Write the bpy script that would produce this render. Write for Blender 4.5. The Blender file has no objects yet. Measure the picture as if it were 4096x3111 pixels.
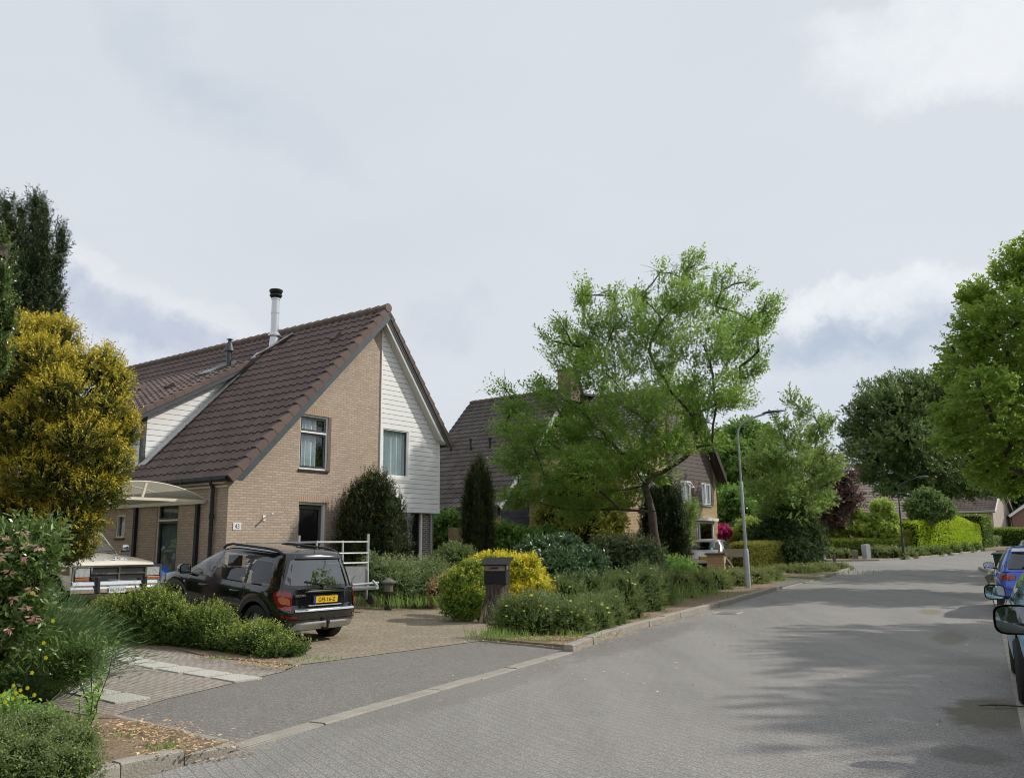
import bpy, bmesh, math, random
import numpy as np
from math import radians as R, sin, cos, pi, sqrt
from mathutils import Vector, Matrix
from mathutils.geometry import tessellate_polygon
C = bpy.context.scene.collection
SC = bpy.context.scene
# ---------------------------------------------------------------- camera
CAMZ = 1.6; PIT = R(10.3); ROL = R(-0.5); FPX = 3450.0; KX = 4096 / 2212
_rt = np.array([1, 0, 0.]); _up = np.array([0, -sin(PIT), cos(PIT)]); _fw = np.array([0, cos(PIT), sin(PIT)])
_r2 = _rt * cos(ROL) + _up * sin(ROL); _u2 = -_rt * sin(ROL) + _up * cos(ROL)
cd = bpy.data.cameras.new('camera'); cam = bpy.data.objects.new('camera', cd); C.objects.link(cam)
cd.sensor_width = 36; cd.lens = FPX / 4096 * 36; cd.clip_end = 3000; cd.clip_start = .1
mw = Matrix([[_r2[0], _u2[0], -_fw[0], 0], [_r2[1], _u2[1], -_fw[1], 0], [_r2[2], _u2[2], -_fw[2], CAMZ], [0, 0, 0, 1]])
cam.matrix_world = mw; SC.camera = cam
# ---------------------------------------------------------------- node helper
class NT:
    def __init__(s, tree): s.t = tree; tree.nodes.clear()
    def n(s, typ, ins=None, **kw):
        nd = s.t.nodes.new(typ)
        for k, v in kw.items(): setattr(nd, k, v)
        if ins:
            for k, v in ins.items():
                i = nd.inputs[k]
                if isinstance(v, bpy.types.NodeSocket): s.t.links.new(v, i)
                elif isinstance(v, bpy.types.Node): s.t.links.new(v.outputs[0], i)
                elif isinstance(v, (tuple, list)) and len(v) == 3 and i.type == 'RGBA': i.default_value = (*v, 1)
                else: i.default_value = v
        return nd
    def m(s, op, a, b=None, c=None, clamp=False):
        ins = {0: a}
        if b is not None: ins[1] = b
        if c is not None: ins[2] = c
        return s.n('ShaderNodeMath', ins, operation=op, use_clamp=clamp).outputs[0]
    def mix(s, f, a, b, blend='MIX'):
        nd = s.n('ShaderNodeMix', data_type='RGBA', blend_type=blend)
        for k, v in ((0, f), (6, a), (7, b)):
            i = nd.inputs[k]
            if isinstance(v, bpy.types.NodeSocket): s.t.links.new(v, i)
            elif isinstance(v, tuple): i.default_value = (*v, 1) if len(v) == 3 else v
            else: i.default_value = v
        return nd.outputs[2]
    def noise(s, vec, scale, detail=3, rough=.55, out=0):
        return s.n('ShaderNodeTexNoise', {'Vector': vec, 'Scale': scale, 'Detail': detail, 'Roughness': rough}).outputs[out]
    def ramp(s, f, lo, hi): # linear remap lo..hi -> 0..1 clamped
        return s.n('ShaderNodeMapRange', {0: f, 1: lo, 2: hi, 3: 0., 4: 1.}).outputs[0]
# ---------------------------------------------------------------- sky and sun
SUN_AZ = R(77); SUN_EL = R(38)      # azimuth clockwise from +Y
w = bpy.data.worlds.new('World'); SC.world = w; w.use_nodes = True
t = NT(w.node_tree)
sky = t.n('ShaderNodeTexSky', sky_type='NISHITA', sun_disc=False, sun_elevation=SUN_EL, sun_rotation=SUN_AZ)
gen = t.n('ShaderNodeTexCoord').outputs['Generated']
sep = t.n('ShaderNodeSeparateXYZ', {0: gen})
zc = t.m('MAXIMUM', sep.outputs[2], .03)
px = t.m('DIVIDE', sep.outputs[0], t.m('ADD', zc, .12)); py = t.m('DIVIDE', sep.outputs[1], t.m('ADD', zc, .12))
flat = t.n('ShaderNodeCombineXYZ', {0: px, 1: py, 2: 0.}).outputs[0]
n1 = t.noise(flat, .55, 3, .5); n2 = t.noise(flat, 1.5, 5, .55); n3 = t.noise(gen, 7, 5, .6)
nd = t.noise(gen, 7.5, 7, .62, out=1); n4 = t.noise(gen, 16, 6, .6)
wob = t.n('ShaderNodeVectorMath', {0: nd, 1: (.5, .5, .5)}, operation='SUBTRACT').outputs[0]
wob = t.n('ShaderNodeVectorMath', {0: wob, 'Scale': .16}, operation='SCALE').outputs[0]
gw = t.n('ShaderNodeVectorMath', {0: gen, 1: wob}, operation='ADD').outputs[0]
def rayd(x, y):
    X = x * KX - 2048; Y = 1555.5 - y * KX
    return _r2 * X / FPX + _u2 * Y / FPX + _fw
def blob(x, y, sx, sy, soft=1.0, rot=0):
    c = rayd(x, y); c = c / np.linalg.norm(c)
    a = np.array([c[1], -c[0], 0]); a /= np.linalg.norm(a); b = np.cross(a, c); b = b if b[2] > 0 else -b
    a, b = a * cos(rot) + b * sin(rot), b * cos(rot) - a * sin(rot)
    dx = t.n('ShaderNodeVectorMath', {0: gw, 1: tuple(a)}, operation='DOT_PRODUCT').outputs['Value']
    dy = t.n('ShaderNodeVectorMath', {0: gw, 1: tuple(b)}, operation='DOT_PRODUCT').outputs['Value']
    dc = t.n('ShaderNodeVectorMath', {0: gen, 1: tuple(c)}, operation='DOT_PRODUCT').outputs['Value']
    dx = t.m('DIVIDE', t.m('SUBTRACT', dx, float(c @ a)), sx); dy = t.m('DIVIDE', t.m('SUBTRACT', dy, float(c @ b)), sy)
    r = t.m('ADD', t.m('MULTIPLY', dx, dx), t.m('MULTIPLY', dy, dy))
    e = t.n('ShaderNodeMapRange', {0: r, 1: 0., 2: soft, 3: 1., 4: 0.}, interpolation_type='SMOOTHSTEP').outputs[0]
    e = t.m('MULTIPLY', e, t.m('GREATER_THAN', dc, 0.)); e = t.m('MULTIPLY', e, t.m('ADD', .55, t.m('MULTIPLY', t.ramp(n4, .35, .62), .6)), clamp=True)
    return e, dy
base = t.mix(t.ramp(n1, .3, .7), (.67, .72, .785), (.75, .787, .835))
base = t.mix(t.m('MULTIPLY', t.ramp(n2, .42, .72), .45), base, (.76, .80, .85))
for (bx, by, sx, sy, k, col, rot) in (
        (2120, 70, .17, .055, .9, (.90, .93, .96), .1), (1930, 30, .10, .035, .6, (.90, .93, .96), 0), (2010, 120, .10, .03, .45, (.88, .91, .95), 0), (2140, 155, .12, .03, .4, (.9, .93, .96), 0),
        (380, 150, .12, .05, .30, (.53, .60, .70), -.6), (540, 250, .12, .04, .22, (.53, .60, .70), -.3),
        (1860, 735, .16, .045, .95, (.49, .57, .69), 0), (1870, 655, .12, .026, .9, (.90, .93, .96), 0), (1960, 690, .06, .02, .5, (.84, .88, .92), 0),
        (300, 650, .15, .035, .7, (.84, .865, .90), -.30), (290, 705, .14, .03, .75, (.50, .56, .70), -.3), (980, 690, .06, .04, .35, (.53, .60, .72), 0),
        (1840, 900, .15, .05, .5, (.50, .57, .72), 0), (1750, 860, .3, .05, .35, (.82, .86, .9), 0), (180, 760, .3, .03, .4, (.8, .85, .92), -.2)):
    m_, dy_ = blob(bx, by, sx, sy, 1.3, rot)
    base = t.mix(t.m('MULTIPLY', m_, k), base, col)
hz = t.ramp(sep.outputs[2], .22, .0)
base = t.mix(t.m('MULTIPLY', hz, .45), base, (.72, .77, .83))
bg1 = t.n('ShaderNodeBackground', {0: sky.outputs[0], 1: .09})
bg2 = t.n('ShaderNodeBackground', {0: base, 1: 1.0})
ms = t.n('ShaderNodeMixShader', {0: .95, 1: bg1.outputs[0], 2: bg2.outputs[0]})
t.n('ShaderNodeOutputWorld', {0: ms.outputs[0]})
sl = bpy.data.lights.new('sun', 'SUN'); sl.energy = 3.4; sl.angle = R(1.0); sl.color = (1, .945, .86)
so = bpy.data.objects.new('sun', sl); C.objects.link(so)
sv = Vector((sin(SUN_AZ) * cos(SUN_EL), cos(SUN_AZ) * cos(SUN_EL), sin(SUN_EL)))
so.rotation_euler = sv.to_track_quat('Z', 'Y').to_euler(); so.location = (30, 8, 40)
vs = SC.view_settings; vs.view_transform = 'Standard'; vs.look = 'None'; vs.exposure = 0.0; vs.gamma = 1; vs.use_curve_mapping = False
SC.cycles.max_bounces = 6; SC.cycles.transparent_max_bounces = 10; SC.cycles.diffuse_bounces = 3; SC.cycles.filter_width = 1.0
# ---------------------------------------------------------------- terrain
RV = (.446, .895); RU = (-.895, .446)
def sst(x, a, b):
    q = min(max((x - a) / (b - a), 0), 1); return q * q * (3 - 2 * q)
def ul(x, y): return -(x * .895 - y * .446) - 5.3
def gz(x, y):
    hv = 0 if y < 15 else (.0008 * (y - 15) ** 2 if y < 25 else .08 + .016 * (min(y, 130) - 25))
    return hv + .4 * sst(ul(x, y), 4.5, 10)
def gp(x, y, o=0):
    d = rayd(x, y); d = d / d[1]; q = 1.5
    while q < 400:
        X, Y, Z = d[0] * q, q, CAMZ + d[2] * q
        if Z < gz(X, Y) + o: break
        q += .02
    return (X, Y, gz(X, Y) + o)
def at(x, y, Y):
    d = rayd(x, y); d = d / d[1]; return np.array([d[0] * Y, Y, CAMZ + d[2] * Y])
PPM = 1863.0                       # picture pixels (2212 wide) per metre at one metre
# ---------------------------------------------------------------- mesh helpers
def tag(o, label=None, cat=None, group=None, kind=None):
    if label: o['label'] = label
    if cat: o['category'] = cat
    if group: o['group'] = group
    if kind: o['kind'] = kind
    return o
def thing(name, label, cat, loc=(0, 0, 0), rz=0, group=None, ry=0):
    o = bpy.data.objects.new(name, None); C.objects.link(o); o.empty_display_size = .3
    o.location = tuple(float(v) for v in loc); o.rotation_euler = (0, ry, rz)
    return tag(o, label, cat, group)
class MB:
    def __init__(s): s.v = []; s.f = []; s.m = []; s.T = None
    def add(s, vs, fs, mi=0):
        b = len(s.v)
        if s.T is not None: vs = [tuple(s.T @ Vector(v)) for v in vs]
        s.v += [tuple(map(float, v)) for v in vs]; s.f += [tuple(i + b for i in f) for f in fs]; s.m += [mi] * len(fs)
        return s
    def box(s, a, b, mi=0):
        x0, y0, z0 = a; x1, y1, z1 = b
        if x0 > x1: x0, x1 = x1, x0
        if y0 > y1: y0, y1 = y1, y0
        if z0 > z1: z0, z1 = z1, z0
        return s.add([(x0, y0, z0), (x1, y0, z0), (x1, y1, z0), (x0, y1, z0), (x0, y0, z1), (x1, y0, z1), (x1, y1, z1), (x0, y1, z1)],
                     [(0, 3, 2, 1), (4, 5, 6, 7), (0, 1, 5, 4), (1, 2, 6, 5), (2, 3, 7, 6), (3, 0, 4, 7)], mi)
    def bar(s, p, q, w, h, mi=0, up=(0, 0, 1)):    # rectangular beam from p to q
        p = Vector(p); q = Vector(q); d = (q - p).normalized(); u = Vector(up); sd = d.cross(u)
        if sd.length < 1e-4: sd = Vector((1, 0, 0))
        sd.normalize(); u = sd.cross(d); a = sd * w / 2; b = u * h / 2
        return s.add([p - a - b, p + a - b, p + a + b, p - a + b, q - a - b, q + a - b, q + a + b, q - a + b],
                     [(0, 1, 2, 3), (7, 6, 5, 4), (4, 5, 1, 0), (5, 6, 2, 1), (6, 7, 3, 2), (7, 4, 0, 3)], mi)
    def tube(s, pts, rad, n=8, mi=0, cap=True):
        pts = [Vector(p) for p in pts]; k = len(pts)
        if not hasattr(rad, '__len__'): rad = [rad] * k
        vs = []; ref = None
        for i, p in enumerate(pts):
            d = (pts[min(i + 1, k - 1)] - pts[max(i - 1, 0)]).normalized()
            if ref is None: ref = Vector((0, 0, 1)) if abs(d.z) < .9 else Vector((1, 0, 0))
            a = d.cross(ref); a.normalize(); b = a.cross(d); ref = b.normalized() if b.length > 1e-6 else ref
            for j in range(n):
                an = 2 * pi * j / n; vs.append(p + a * (cos(an) * rad[i]) + ref * (sin(an) * rad[i]))
        fs = [(i * n + j, i * n + (j + 1) % n, (i + 1) * n + (j + 1) % n, (i + 1) * n + j) for i in range(k - 1) for j in range(n)]
        if cap: fs += [tuple(range(n - 1, -1, -1)), tuple((k - 1) * n + j for j in range(n))]
        return s.add(vs, fs, mi)
    def lathe(s, prof, org=(0, 0, 0), ax='Z', n=24, mi=0):   # prof: (radius, height)
        vs = []
        for r, h in prof:
            for j in range(n):
                an = 2 * pi * j / n; a, b = r * cos(an), r * sin(an)
                q = (a, b, h) if ax == 'Z' else ((a, h, b) if ax == 'Y' else (h, a, b))
                vs.append((q[0] + org[0], q[1] + org[1], q[2] + org[2]))
        k = len(prof)
        fs = [(i * n + j, i * n + (j + 1) % n, (i + 1) * n + (j + 1) % n, (i + 1) * n + j) for i in range(k - 1) for j in range(n)]
        return s.add(vs, fs, mi)
    def grid(s, P, mi=0):            # P: rows x cols x 3
        r = len(P); c = len(P[0]); vs = [p for row in P for p in row]
        return s.add(vs, [(i * c + j, i * c + j + 1, (i + 1) * c + j + 1, (i + 1) * c + j) for i in range(r - 1) for j in range(c - 1)], mi)
    def prism(s, poly, depth, f, mi=0):   # poly 2d, f(u,v,d)->xyz
        n = len(poly); vs = [f(u, v, 0) for u, v in poly] + [f(u, v, depth) for u, v in poly]
        tr = tessellate_polygon([[Vector((u, v, 0)) for u, v in poly]])
        return s.add(vs, [tuple(a) for a in tr] + [tuple(i + n for i in reversed(a)) for a in tr] + [(i, (i + 1) % n, n + (i + 1) % n, n + i) for i in range(n)], mi)
    def build(s, name, mats, parent=None, smooth=None, bevel=0, fixn=True):
        me = bpy.data.meshes.new(name); me.from_pydata(s.v, [], s.f)
        if not isinstance(mats, (list, tuple)): mats = [mats]
        for m in mats: me.materials.append(m)
        me.polygons.foreach_set('material_index', s.m)
        if fixn:
            bm = bmesh.new(); bm.from_mesh(me); bmesh.ops.recalc_face_normals(bm, faces=bm.faces); bm.to_mesh(me); bm.free()
        if smooth is not None:
            me.polygons.foreach_set('use_smooth', [True] * len(me.polygons))
            me.set_sharp_from_angle(angle=R(smooth))
        o = bpy.data.objects.new(name, me); C.objects.link(o)
        if parent: o.parent = parent
        if bevel:
            b = o.modifiers.new('b', 'BEVEL'); b.width = bevel; b.segments = 2; b.limit_method = 'ANGLE'; b.angle_limit = R(40)
        return o
def copy_tree(o, parent=None):
    c = o.copy(); C.objects.link(c)
    if parent: c.parent = parent
    for ch in list(o.children): copy_tree(ch, c)
    return c
def text(s, size, mat, name, parent, loc, rot, depth=.002, sx=1):
    cu = bpy.data.curves.new('lettering', 'FONT'); cu.body = s; cu.size = size; cu.extrude = depth; cu.align_x = 'CENTER'; cu.align_y = 'CENTER'
    tmp = bpy.data.objects.new('tmp', cu); me = bpy.data.meshes.new_from_object(tmp); bpy.data.objects.remove(tmp)
    me.materials.clear(); me.materials.append(mat)
    o = bpy.data.objects.new(name, me); C.objects.link(o); o.parent = parent; o.location = loc; o.rotation_euler = rot; o.scale = (sx, 1, 1)
    return o
# ---------------------------------------------------------------- materials
MT = {}
def mat(name, a, b=None, scale=4, rough=.8, bump=0, bscale=30, metal=0, spec=.5, coat=0, speck=0, sscale=150, det=4):
    if name in MT: return MT[name]
    m = bpy.data.materials.new(name); m.use_nodes = True; t = NT(m.node_tree); MT[name] = m
    co = t.n('ShaderNodeTexCoord').outputs['Object']
    col = t.n('ShaderNodeRGB').outputs[0]; col.default_value = (*a, 1)
    if b: col = t.mix(t.ramp(t.noise(co, scale, det), .32, .68), a, b)
    if speck: col = t.mix(t.m('MULTIPLY', t.ramp(t.noise(co, sscale, 2), .4, .65), speck), col, tuple(min(1, x * 2.0) for x in a))
    p = t.n('ShaderNodeBsdfPrincipled', {'Base Color': col, 'Roughness': rough, 'Metallic': metal, 'Specular IOR Level': spec, 'Coat Weight': coat, 'Coat Roughness': .04})
    if bump:
        bn = t.n('ShaderNodeBump', {'Height': t.noise(co, bscale, 4), 'Strength': bump, 'Distance': .02}); t.t.links.new(bn.outputs[0], p.inputs['Normal'])
    t.n('ShaderNodeOutputMaterial', {0: p.outputs[0]})
    return m
def wallcoord(t):
    tc = t.n('ShaderNodeTexCoord'); s = t.n('ShaderNodeSeparateXYZ', {0: tc.outputs['Object']}); n = t.n('ShaderNodeSeparateXYZ', {0: tc.outputs['Normal']})
    u = t.m('ADD', t.m('MULTIPLY', s.outputs[0], t.m('ABSOLUTE', n.outputs[1])), t.m('MULTIPLY', s.outputs[1], t.m('ABSOLUTE', n.outputs[0])))
    return t.n('ShaderNodeCombineXYZ', {0: u, 1: s.outputs[2], 2: 0.}).outputs[0], tc.outputs['Object']
def brickmat(name, c1, c2, mortar, bw=.21, bh=.0625, ms=.011, rot=0, flatm=False, bump=.5, rough=.85, dirt=.25, sm=.1, off=.5, speck=0., stains=(), wear=0.):
    m = bpy.data.materials.new(name); m.use_nodes = True; t = NT(m.node_tree)
    if flatm:
        ob = t.n('ShaderNodeTexCoord').outputs['Object']
        vec = t.n('ShaderNodeMapping', {'Vector': ob, 'Rotation': (0, 0, rot)}).outputs[0]
    else: vec, ob = wallcoord(t)
    wv = t.noise(vec, 14, 2, .5, out=1)
    wv = t.n('ShaderNodeVectorMath', {0: wv, 1: (.5, .5, .5)}, operation='SUBTRACT').outputs[0]
    wv = t.n('ShaderNodeVectorMath', {0: wv, 'Scale': .012 if not flatm else .02}, operation='SCALE').outputs[0]
    v2 = t.n('ShaderNodeVectorMath', {0: vec, 1: wv}, operation='ADD').outputs[0]
    br = t.n('ShaderNodeTexBrick', {'Vector': v2, 'Color1': (0, 0, 0), 'Color2': (1, 1, 1), 'Mortar': (.5, .5, .5), 'Scale': 1.0, 'Mortar Size': ms, 'Mortar Smooth': sm,
                                    'Brick Width': bw, 'Row Height': bh, 'Bias': 0.0}, offset=off)
    rnd = br.outputs[0]; fac = br.outputs[1]
    col = t.mix(rnd, c1, c2)
    if flatm: col = t.mix(t.m('MULTIPLY', t.ramp(t.noise(ob, 44, 3, .85), .44, .58), .68), col, tuple(x * .55 for x in c1))
    col = t.mix(t.m('MULTIPLY', t.ramp(t.noise(ob, .7, 4), .35, .7), dirt), col, tuple(x * .62 for x in c1))
    col = t.mix(t.m('MULTIPLY', t.ramp(t.noise(ob, 45, 3), .4, .7), .35), col, tuple(x * .72 for x in c1))
    if speck: col = t.mix(t.m('MULTIPLY', t.ramp(t.noise(ob, 58, 3, .8), .47, .64), speck), col, tuple(min(1, x * 2.3) for x in c2))
    col = t.mix(fac, col, mortar)
    if wear:
        st = t.n('ShaderNodeMapping', {'Vector': ob, 'Rotation': (0, 0, R(27)), 'Scale': (.9, .12, 1)}).outputs[0]
        col = t.mix(t.m('MULTIPLY', t.ramp(t.noise(st, 1.3, 5, .6), .42, .66), wear), col, tuple(x * .62 for x in c1))
        col = t.mix(t.m('MULTIPLY', t.ramp(t.noise(ob, .35, 5, .65), .5, .68), wear * .7), col, tuple(x * 1.28 for x in c2))
    for (sx_, sy_, rx_, ry_, ra_, sc_, sk_) in stains:
        mp = t.n('ShaderNodeMapping', {'Vector': t.n('ShaderNodeVectorMath', {0: ob, 1: (sx_, sy_, 0)}, operation='SUBTRACT').outputs[0], 'Rotation': (0, 0, ra_)}).outputs[0]
        s2 = t.n('ShaderNodeSeparateXYZ', {0: mp}); a_ = t.m('DIVIDE', s2.outputs[0], rx_); b_ = t.m('DIVIDE', s2.outputs[1], ry_)
        r_ = t.m('ADD', t.m('ADD', t.m('MULTIPLY', a_, a_), t.m('MULTIPLY', b_, b_)), t.m('MULTIPLY', t.m('SUBTRACT', t.noise(ob, 2.2, 5, .7), .5), 2.6))
        col = t.mix(t.m('MULTIPLY', t.m('SUBTRACT', 1., t.ramp(r_, .45, 1.15)), sk_), col, sc_)
    h = t.m('ADD', t.m('MULTIPLY', t.m('SUBTRACT', 1., fac), 1.), t.m('MULTIPLY', t.noise(ob, 70, 3), .35))
    bn = t.n('ShaderNodeBump', {'Height': h, 'Strength': bump, 'Distance': .012})
    p = t.n('ShaderNodeBsdfPrincipled', {'Base Color': col, 'Roughness': rough, 'Normal': bn.outputs[0], 'Specular IOR Level': .3})
    t.n('ShaderNodeOutputMaterial', {0: p.outputs[0]})
    return m
def leafmat(name, a, b, tip=None, trans=.3, tipk=1., rough=.5, patch=None, pk=.5, spec=.35, tipp=(.55, .95)):
    g_ = lambda c, k: tuple(min(.95, v * k) for v in c)
    a, b = g_(a, 2.2), g_(b, 2.1); tip = g_(tip, 1.5) if tip else None; patch = g_(patch, 1.4) if patch else None
    m = bpy.data.materials.new(name); m.use_nodes = True; t = NT(m.node_tree)
    isl = t.n('ShaderNodeNewGeometry').outputs['Random Per Island']
    co = t.n('ShaderNodeTexCoord').outputs['Object']
    col = t.mix(isl, a, b)
    col = t.mix(t.m('MULTIPLY', t.ramp(t.noise(co, 1.3, 3), .35, .65), .45), col, tuple(x * .6 for x in a))
    if patch: col = t.mix(t.m('MULTIPLY', t.ramp(t.noise(co, 2.6, 3), .5, .62), pk), col, patch)
    if tip:
        at_ = t.n('ShaderNodeAttribute', attribute_name='tip').outputs['Fac']
        col = t.mix(t.m('MULTIPLY', t.ramp(at_, *tipp), tipk), col, tip)
    p = t.n('ShaderNodeBsdfPrincipled', {'Base Color': col, 'Roughness': rough, 'Specular IOR Level': spec})
    tr = t.n('ShaderNodeBsdfTranslucent', {'Color': t.mix(.5, col, tuple(min(1, x * 1.5) for x in b))})
    mx = t.n('ShaderNodeMixShader', {0: trans, 1: p.outputs[0], 2: tr.outputs[0]})
    t.n('ShaderNodeOutputMaterial', {0: mx.outputs[0]})
    return m
def glassmat(name, tint=(.5, .55, .55), see=.6, gl=.12):
    m = bpy.data.materials.new(name); m.use_nodes = True; t = NT(m.node_tree)
    fr = t.m('POWER', t.n('ShaderNodeLayerWeight', {0: .5}).outputs['Facing'], 4.)
    tr = t.n('ShaderNodeBsdfTransparent', {0: tuple(x * see for x in tint)})
    g = t.n('ShaderNodeBsdfGlossy', {0: (.95, .97, 1), 1: .015})
    mx = t.n('ShaderNodeMixShader', {0: t.m('ADD', t.m('MULTIPLY', fr, .9), gl, clamp=True), 1: tr.outputs[0], 2: g.outputs[0]})
    t.n('ShaderNodeOutputMaterial', {0: mx.outputs[0]})
    return m
BRICK = brickmat('tan_brick', (.455, .345, .262), (.60, .475, .37), (.34, .29, .235), dirt=.22, bump=.6)
BRICK2 = brickmat('yellow_brown_brick', (.47, .32, .17), (.60, .44, .25), (.33, .27, .2), dirt=.3)
DARKBRICK = brickmat('dark_plinth_brick', (.085, .07, .06), (.16, .13, .11), (.42, .38, .34), dirt=.2)
ROADM = brickmat('road_paver', (.215, .205, .192), (.262, .252, .238), (.14, .133, .122), bw=.205, bh=.1, ms=.003, rot=R(60), flatm=True, dirt=.30, bump=.45, speck=.62, rough=.9, wear=.34,
    stains=((4.5, 8.6, .42, 1.0, R(28), (.085, .075, .045), .75), (3.5, 7.0, .3, .35, R(28), (.10, .095, .085), .6), (7.4, 15.2, .3, 1.2, R(28), (.13, .115, .07), .5), (9.6, 20.5, .25, .8, R(28), (.17, .15, .06), .5), (2.2, 15.5, .5, 3.5, R(27), (.13, .12, .105), .45), (-.4, 10.6, .5, 3.0, R(26), (.15, .135, .115), .4), (6.4, 12.2, 1.0, .5, 0, (.15, .14, .12), .35)))
APRON = brickmat('apron_paver', (.17, .160, .147), (.20, .188, .173), (.12, .112, .10), bw=.205, bh=.1, ms=.003, rot=R(26), flatm=True, dirt=.25, bump=.4, speck=.5, rough=.9)
PATHM = brickmat('path_brick', (.37, .325, .28), (.47, .42, .365), (.13, .11, .085), bw=.2, bh=.065, ms=.007, rot=R(37), flatm=True, dirt=.25)
WHITE = mat('white_paint', (.87, .87, .855), (.82, .82, .80), 3, .45)
CREAM = mat('cream_paint', (.72, .67, .55), (.66, .61, .49), 5, .5)
ANTH = mat('anthracite_paint', (.035, .042, .048), (.05, .056, .062), 5, .45)
SLATEP = mat('slate_grey_paint', (.045, .058, .068), (.06, .075, .088), 3, .5)
NAVY = mat('navy_boards', (.06, .072, .105), (.085, .10, .14), 3, .55)
BROWNB = mat('brown_boards', (.105, .080, .075), (.15, .118, .11), 6, .7)
BLACK = mat('black_plastic', (.014, .014, .015), None, rough=.5)
RUBBER = mat('tyre_rubber', (.018, .018, .018), (.03, .029, .027), 20, .85)
ZINC = mat('zinc', (.50, .51, .52), (.40, .41, .42), 8, .42, metal=.6)
GALV = mat('galvanised_steel', (.42, .45, .47), (.34, .37, .39), 5, .5, metal=.3)
LEAD = mat('lead_flashing', (.46, .48, .49), (.34, .36, .37), 6, .6, bump=.4, bscale=12)
CHROME = mat('chrome', (.85, .86, .88), None, rough=.08, metal=1)
SILVER = mat('silver_plastic', (.52, .53, .54), (.47, .48, .49), 20, .4, metal=.4)
CONC = mat('concrete', (.37, .345, .305), (.28, .26, .225), 7, .9, bump=.5, bscale=60, speck=.35)
KERBM = mat('kerb_concrete', (.30, .275, .235), (.21, .19, .16), 4, .9, bump=.5, bscale=50, speck=.3)
BARK = mat('bark', (.115, .092, .072), (.052, .042, .035), 9, .95, bump=1, bscale=30)
BARK2 = mat('pale_bark', (.16, .135, .11), (.07, .058, .048), 12, .95, bump=1, bscale=40)
SOIL = mat('soil', (.135, .095, .065), (.20, .15, .10), 5, 1, bump=1, bscale=45, speck=.5, sscale=45)
WOOD = mat('weathered_wood', (.36, .27, .19), (.24, .18, .12), 8, .85)
CURT = mat('net_curtain', (.74, .80, .82), (.64, .71, .74), 6, .9)
TARP = mat('blue_tarp', (.012, .085, .36), (.02, .12, .46), 6, .55, bump=.6, bscale=10)
TERRA = mat('terracotta', (.25, .12, .07), None, rough=.7)
GLASS = glassmat('window_glass', (.85, .9, .9), .95, .10)
GLASSD = glassmat('tinted_glass', (.6, .64, .62), .8, .10)
GLASSC = glassmat('car_glass', (.9, .93, .93), .9, .07)
GLASSR = glassmat('rear_glass', (.2, .22, .24), .35, .20)
# ---------------------------------------------------------------- ground sheets
def drape(name, pts, dz, m, kind='structure', step=1.0, parent=None, edge=0, rough=0):
    bm = bmesh.new(); pts = [(p[0], p[1]) for p in pts]
    tr = tessellate_polygon([[Vector((x, y, 0)) for x, y in pts]])
    vs = [bm.verts.new((x, y, 0)) for x, y in pts]
    for a in tr:
        try: bm.faces.new([vs[i] for i in a])
        except ValueError: pass
    x0, x1 = min(p[0] for p in pts), max(p[0] for p in pts); y0, y1 = min(p[1] for p in pts), max(p[1] for p in pts)
    for ax, lo, hi in ((0, x0, x1), (1, y0, y1)):
        k = math.ceil(lo / step)
        while k * step < hi:
            co = (k * step, 0, 0) if ax == 0 else (0, k * step, 0); no = (1, 0, 0) if ax == 0 else (0, 1, 0)
            bmesh.ops.bisect_plane(bm, geom=bm.verts[:] + bm.edges[:] + bm.faces[:], plane_co=co, plane_no=no); k += 1
    if edge:
        ed = [e for e in bm.edges if e.is_boundary]
        r = bmesh.ops.extrude_edge_only(bm, edges=ed); low = set(v for v in r['geom'] if isinstance(v, bmesh.types.BMVert))
    else: low = set()
    rr = random.Random(5)
    for v in bm.verts: v.co.z = gz(v.co.x, v.co.y) + dz - (edge if v in low else 0) + (rr.uniform(-rough, rough) if rough and v not in low else 0)
    bmesh.ops.recalc_face_normals(bm, faces=bm.faces)
    me = bpy.data.meshes.new(name); bm.to_mesh(me); bm.free(); me.materials.append(m)
    o = bpy.data.objects.new(name, me); C.objects.link(o)
    if parent: o.parent = parent
    if kind: o['kind'] = kind
    return o
xs = sorted(set([-400, -200, -120, -80, -60, -50, -40, -34] + list(range(-30, 61)) + [64, 70, 80, 100, 140, 200, 300, 450]))
ys = sorted(set([-60, -30, -15] + list(range(-10, 81)) + [84, 90, 100, 115, 130, 160, 220, 350, 700]))
b = MB(); b.grid([[(x, y, gz(x, y) - .06) for x in xs] for y in ys])
GRASS = mat('lawn_ground', (.07, .085, .035), (.13, .105, .06), 1.5, 1, bump=1, bscale=30)
b.build('ground', GRASS)['kind'] = 'structure'
G = lambda *a: [gp(x, y)[:2] for x, y in a]
kl = G((520, 1620), (850, 1523), (1240, 1410), (1320, 1376), (1500, 1326), (1600, 1298), (1690, 1272), (1760, 1254), (1815, 1240), (1843, 1230), (1846, 1226))
kl = [(-6.9, -2), (-2.9, 6.05)] + kl[0:]
kj = G((1838, 1222), (1800, 1219), (1740, 1216))
kf = G((1740, 1213), (1800, 1212.5), (1900, 1211), (1960, 1207.5), (2040, 1200), (2120, 1190.5))
kr = [(44, 80), (23.2, 42.5), (21.2, 39)] + G((2128, 1246), (2136, 1265)) + [(9.45, 17.35), (5.54, 10.04), (-.9, -2)]
drape('road', kl + kj + [(-4, 58), (-2, 62)] + kf + [(60, 96), (62, 92)] + kr, 0.0, ROADM)
apr = G((500, 1624), (850, 1521), (1240, 1408), (1120, 1394), (1040, 1385), (640, 1438), (610, 1452), (355, 1512), (228, 1553))
drape('apron_pavement', apr, .006, APRON)
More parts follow.
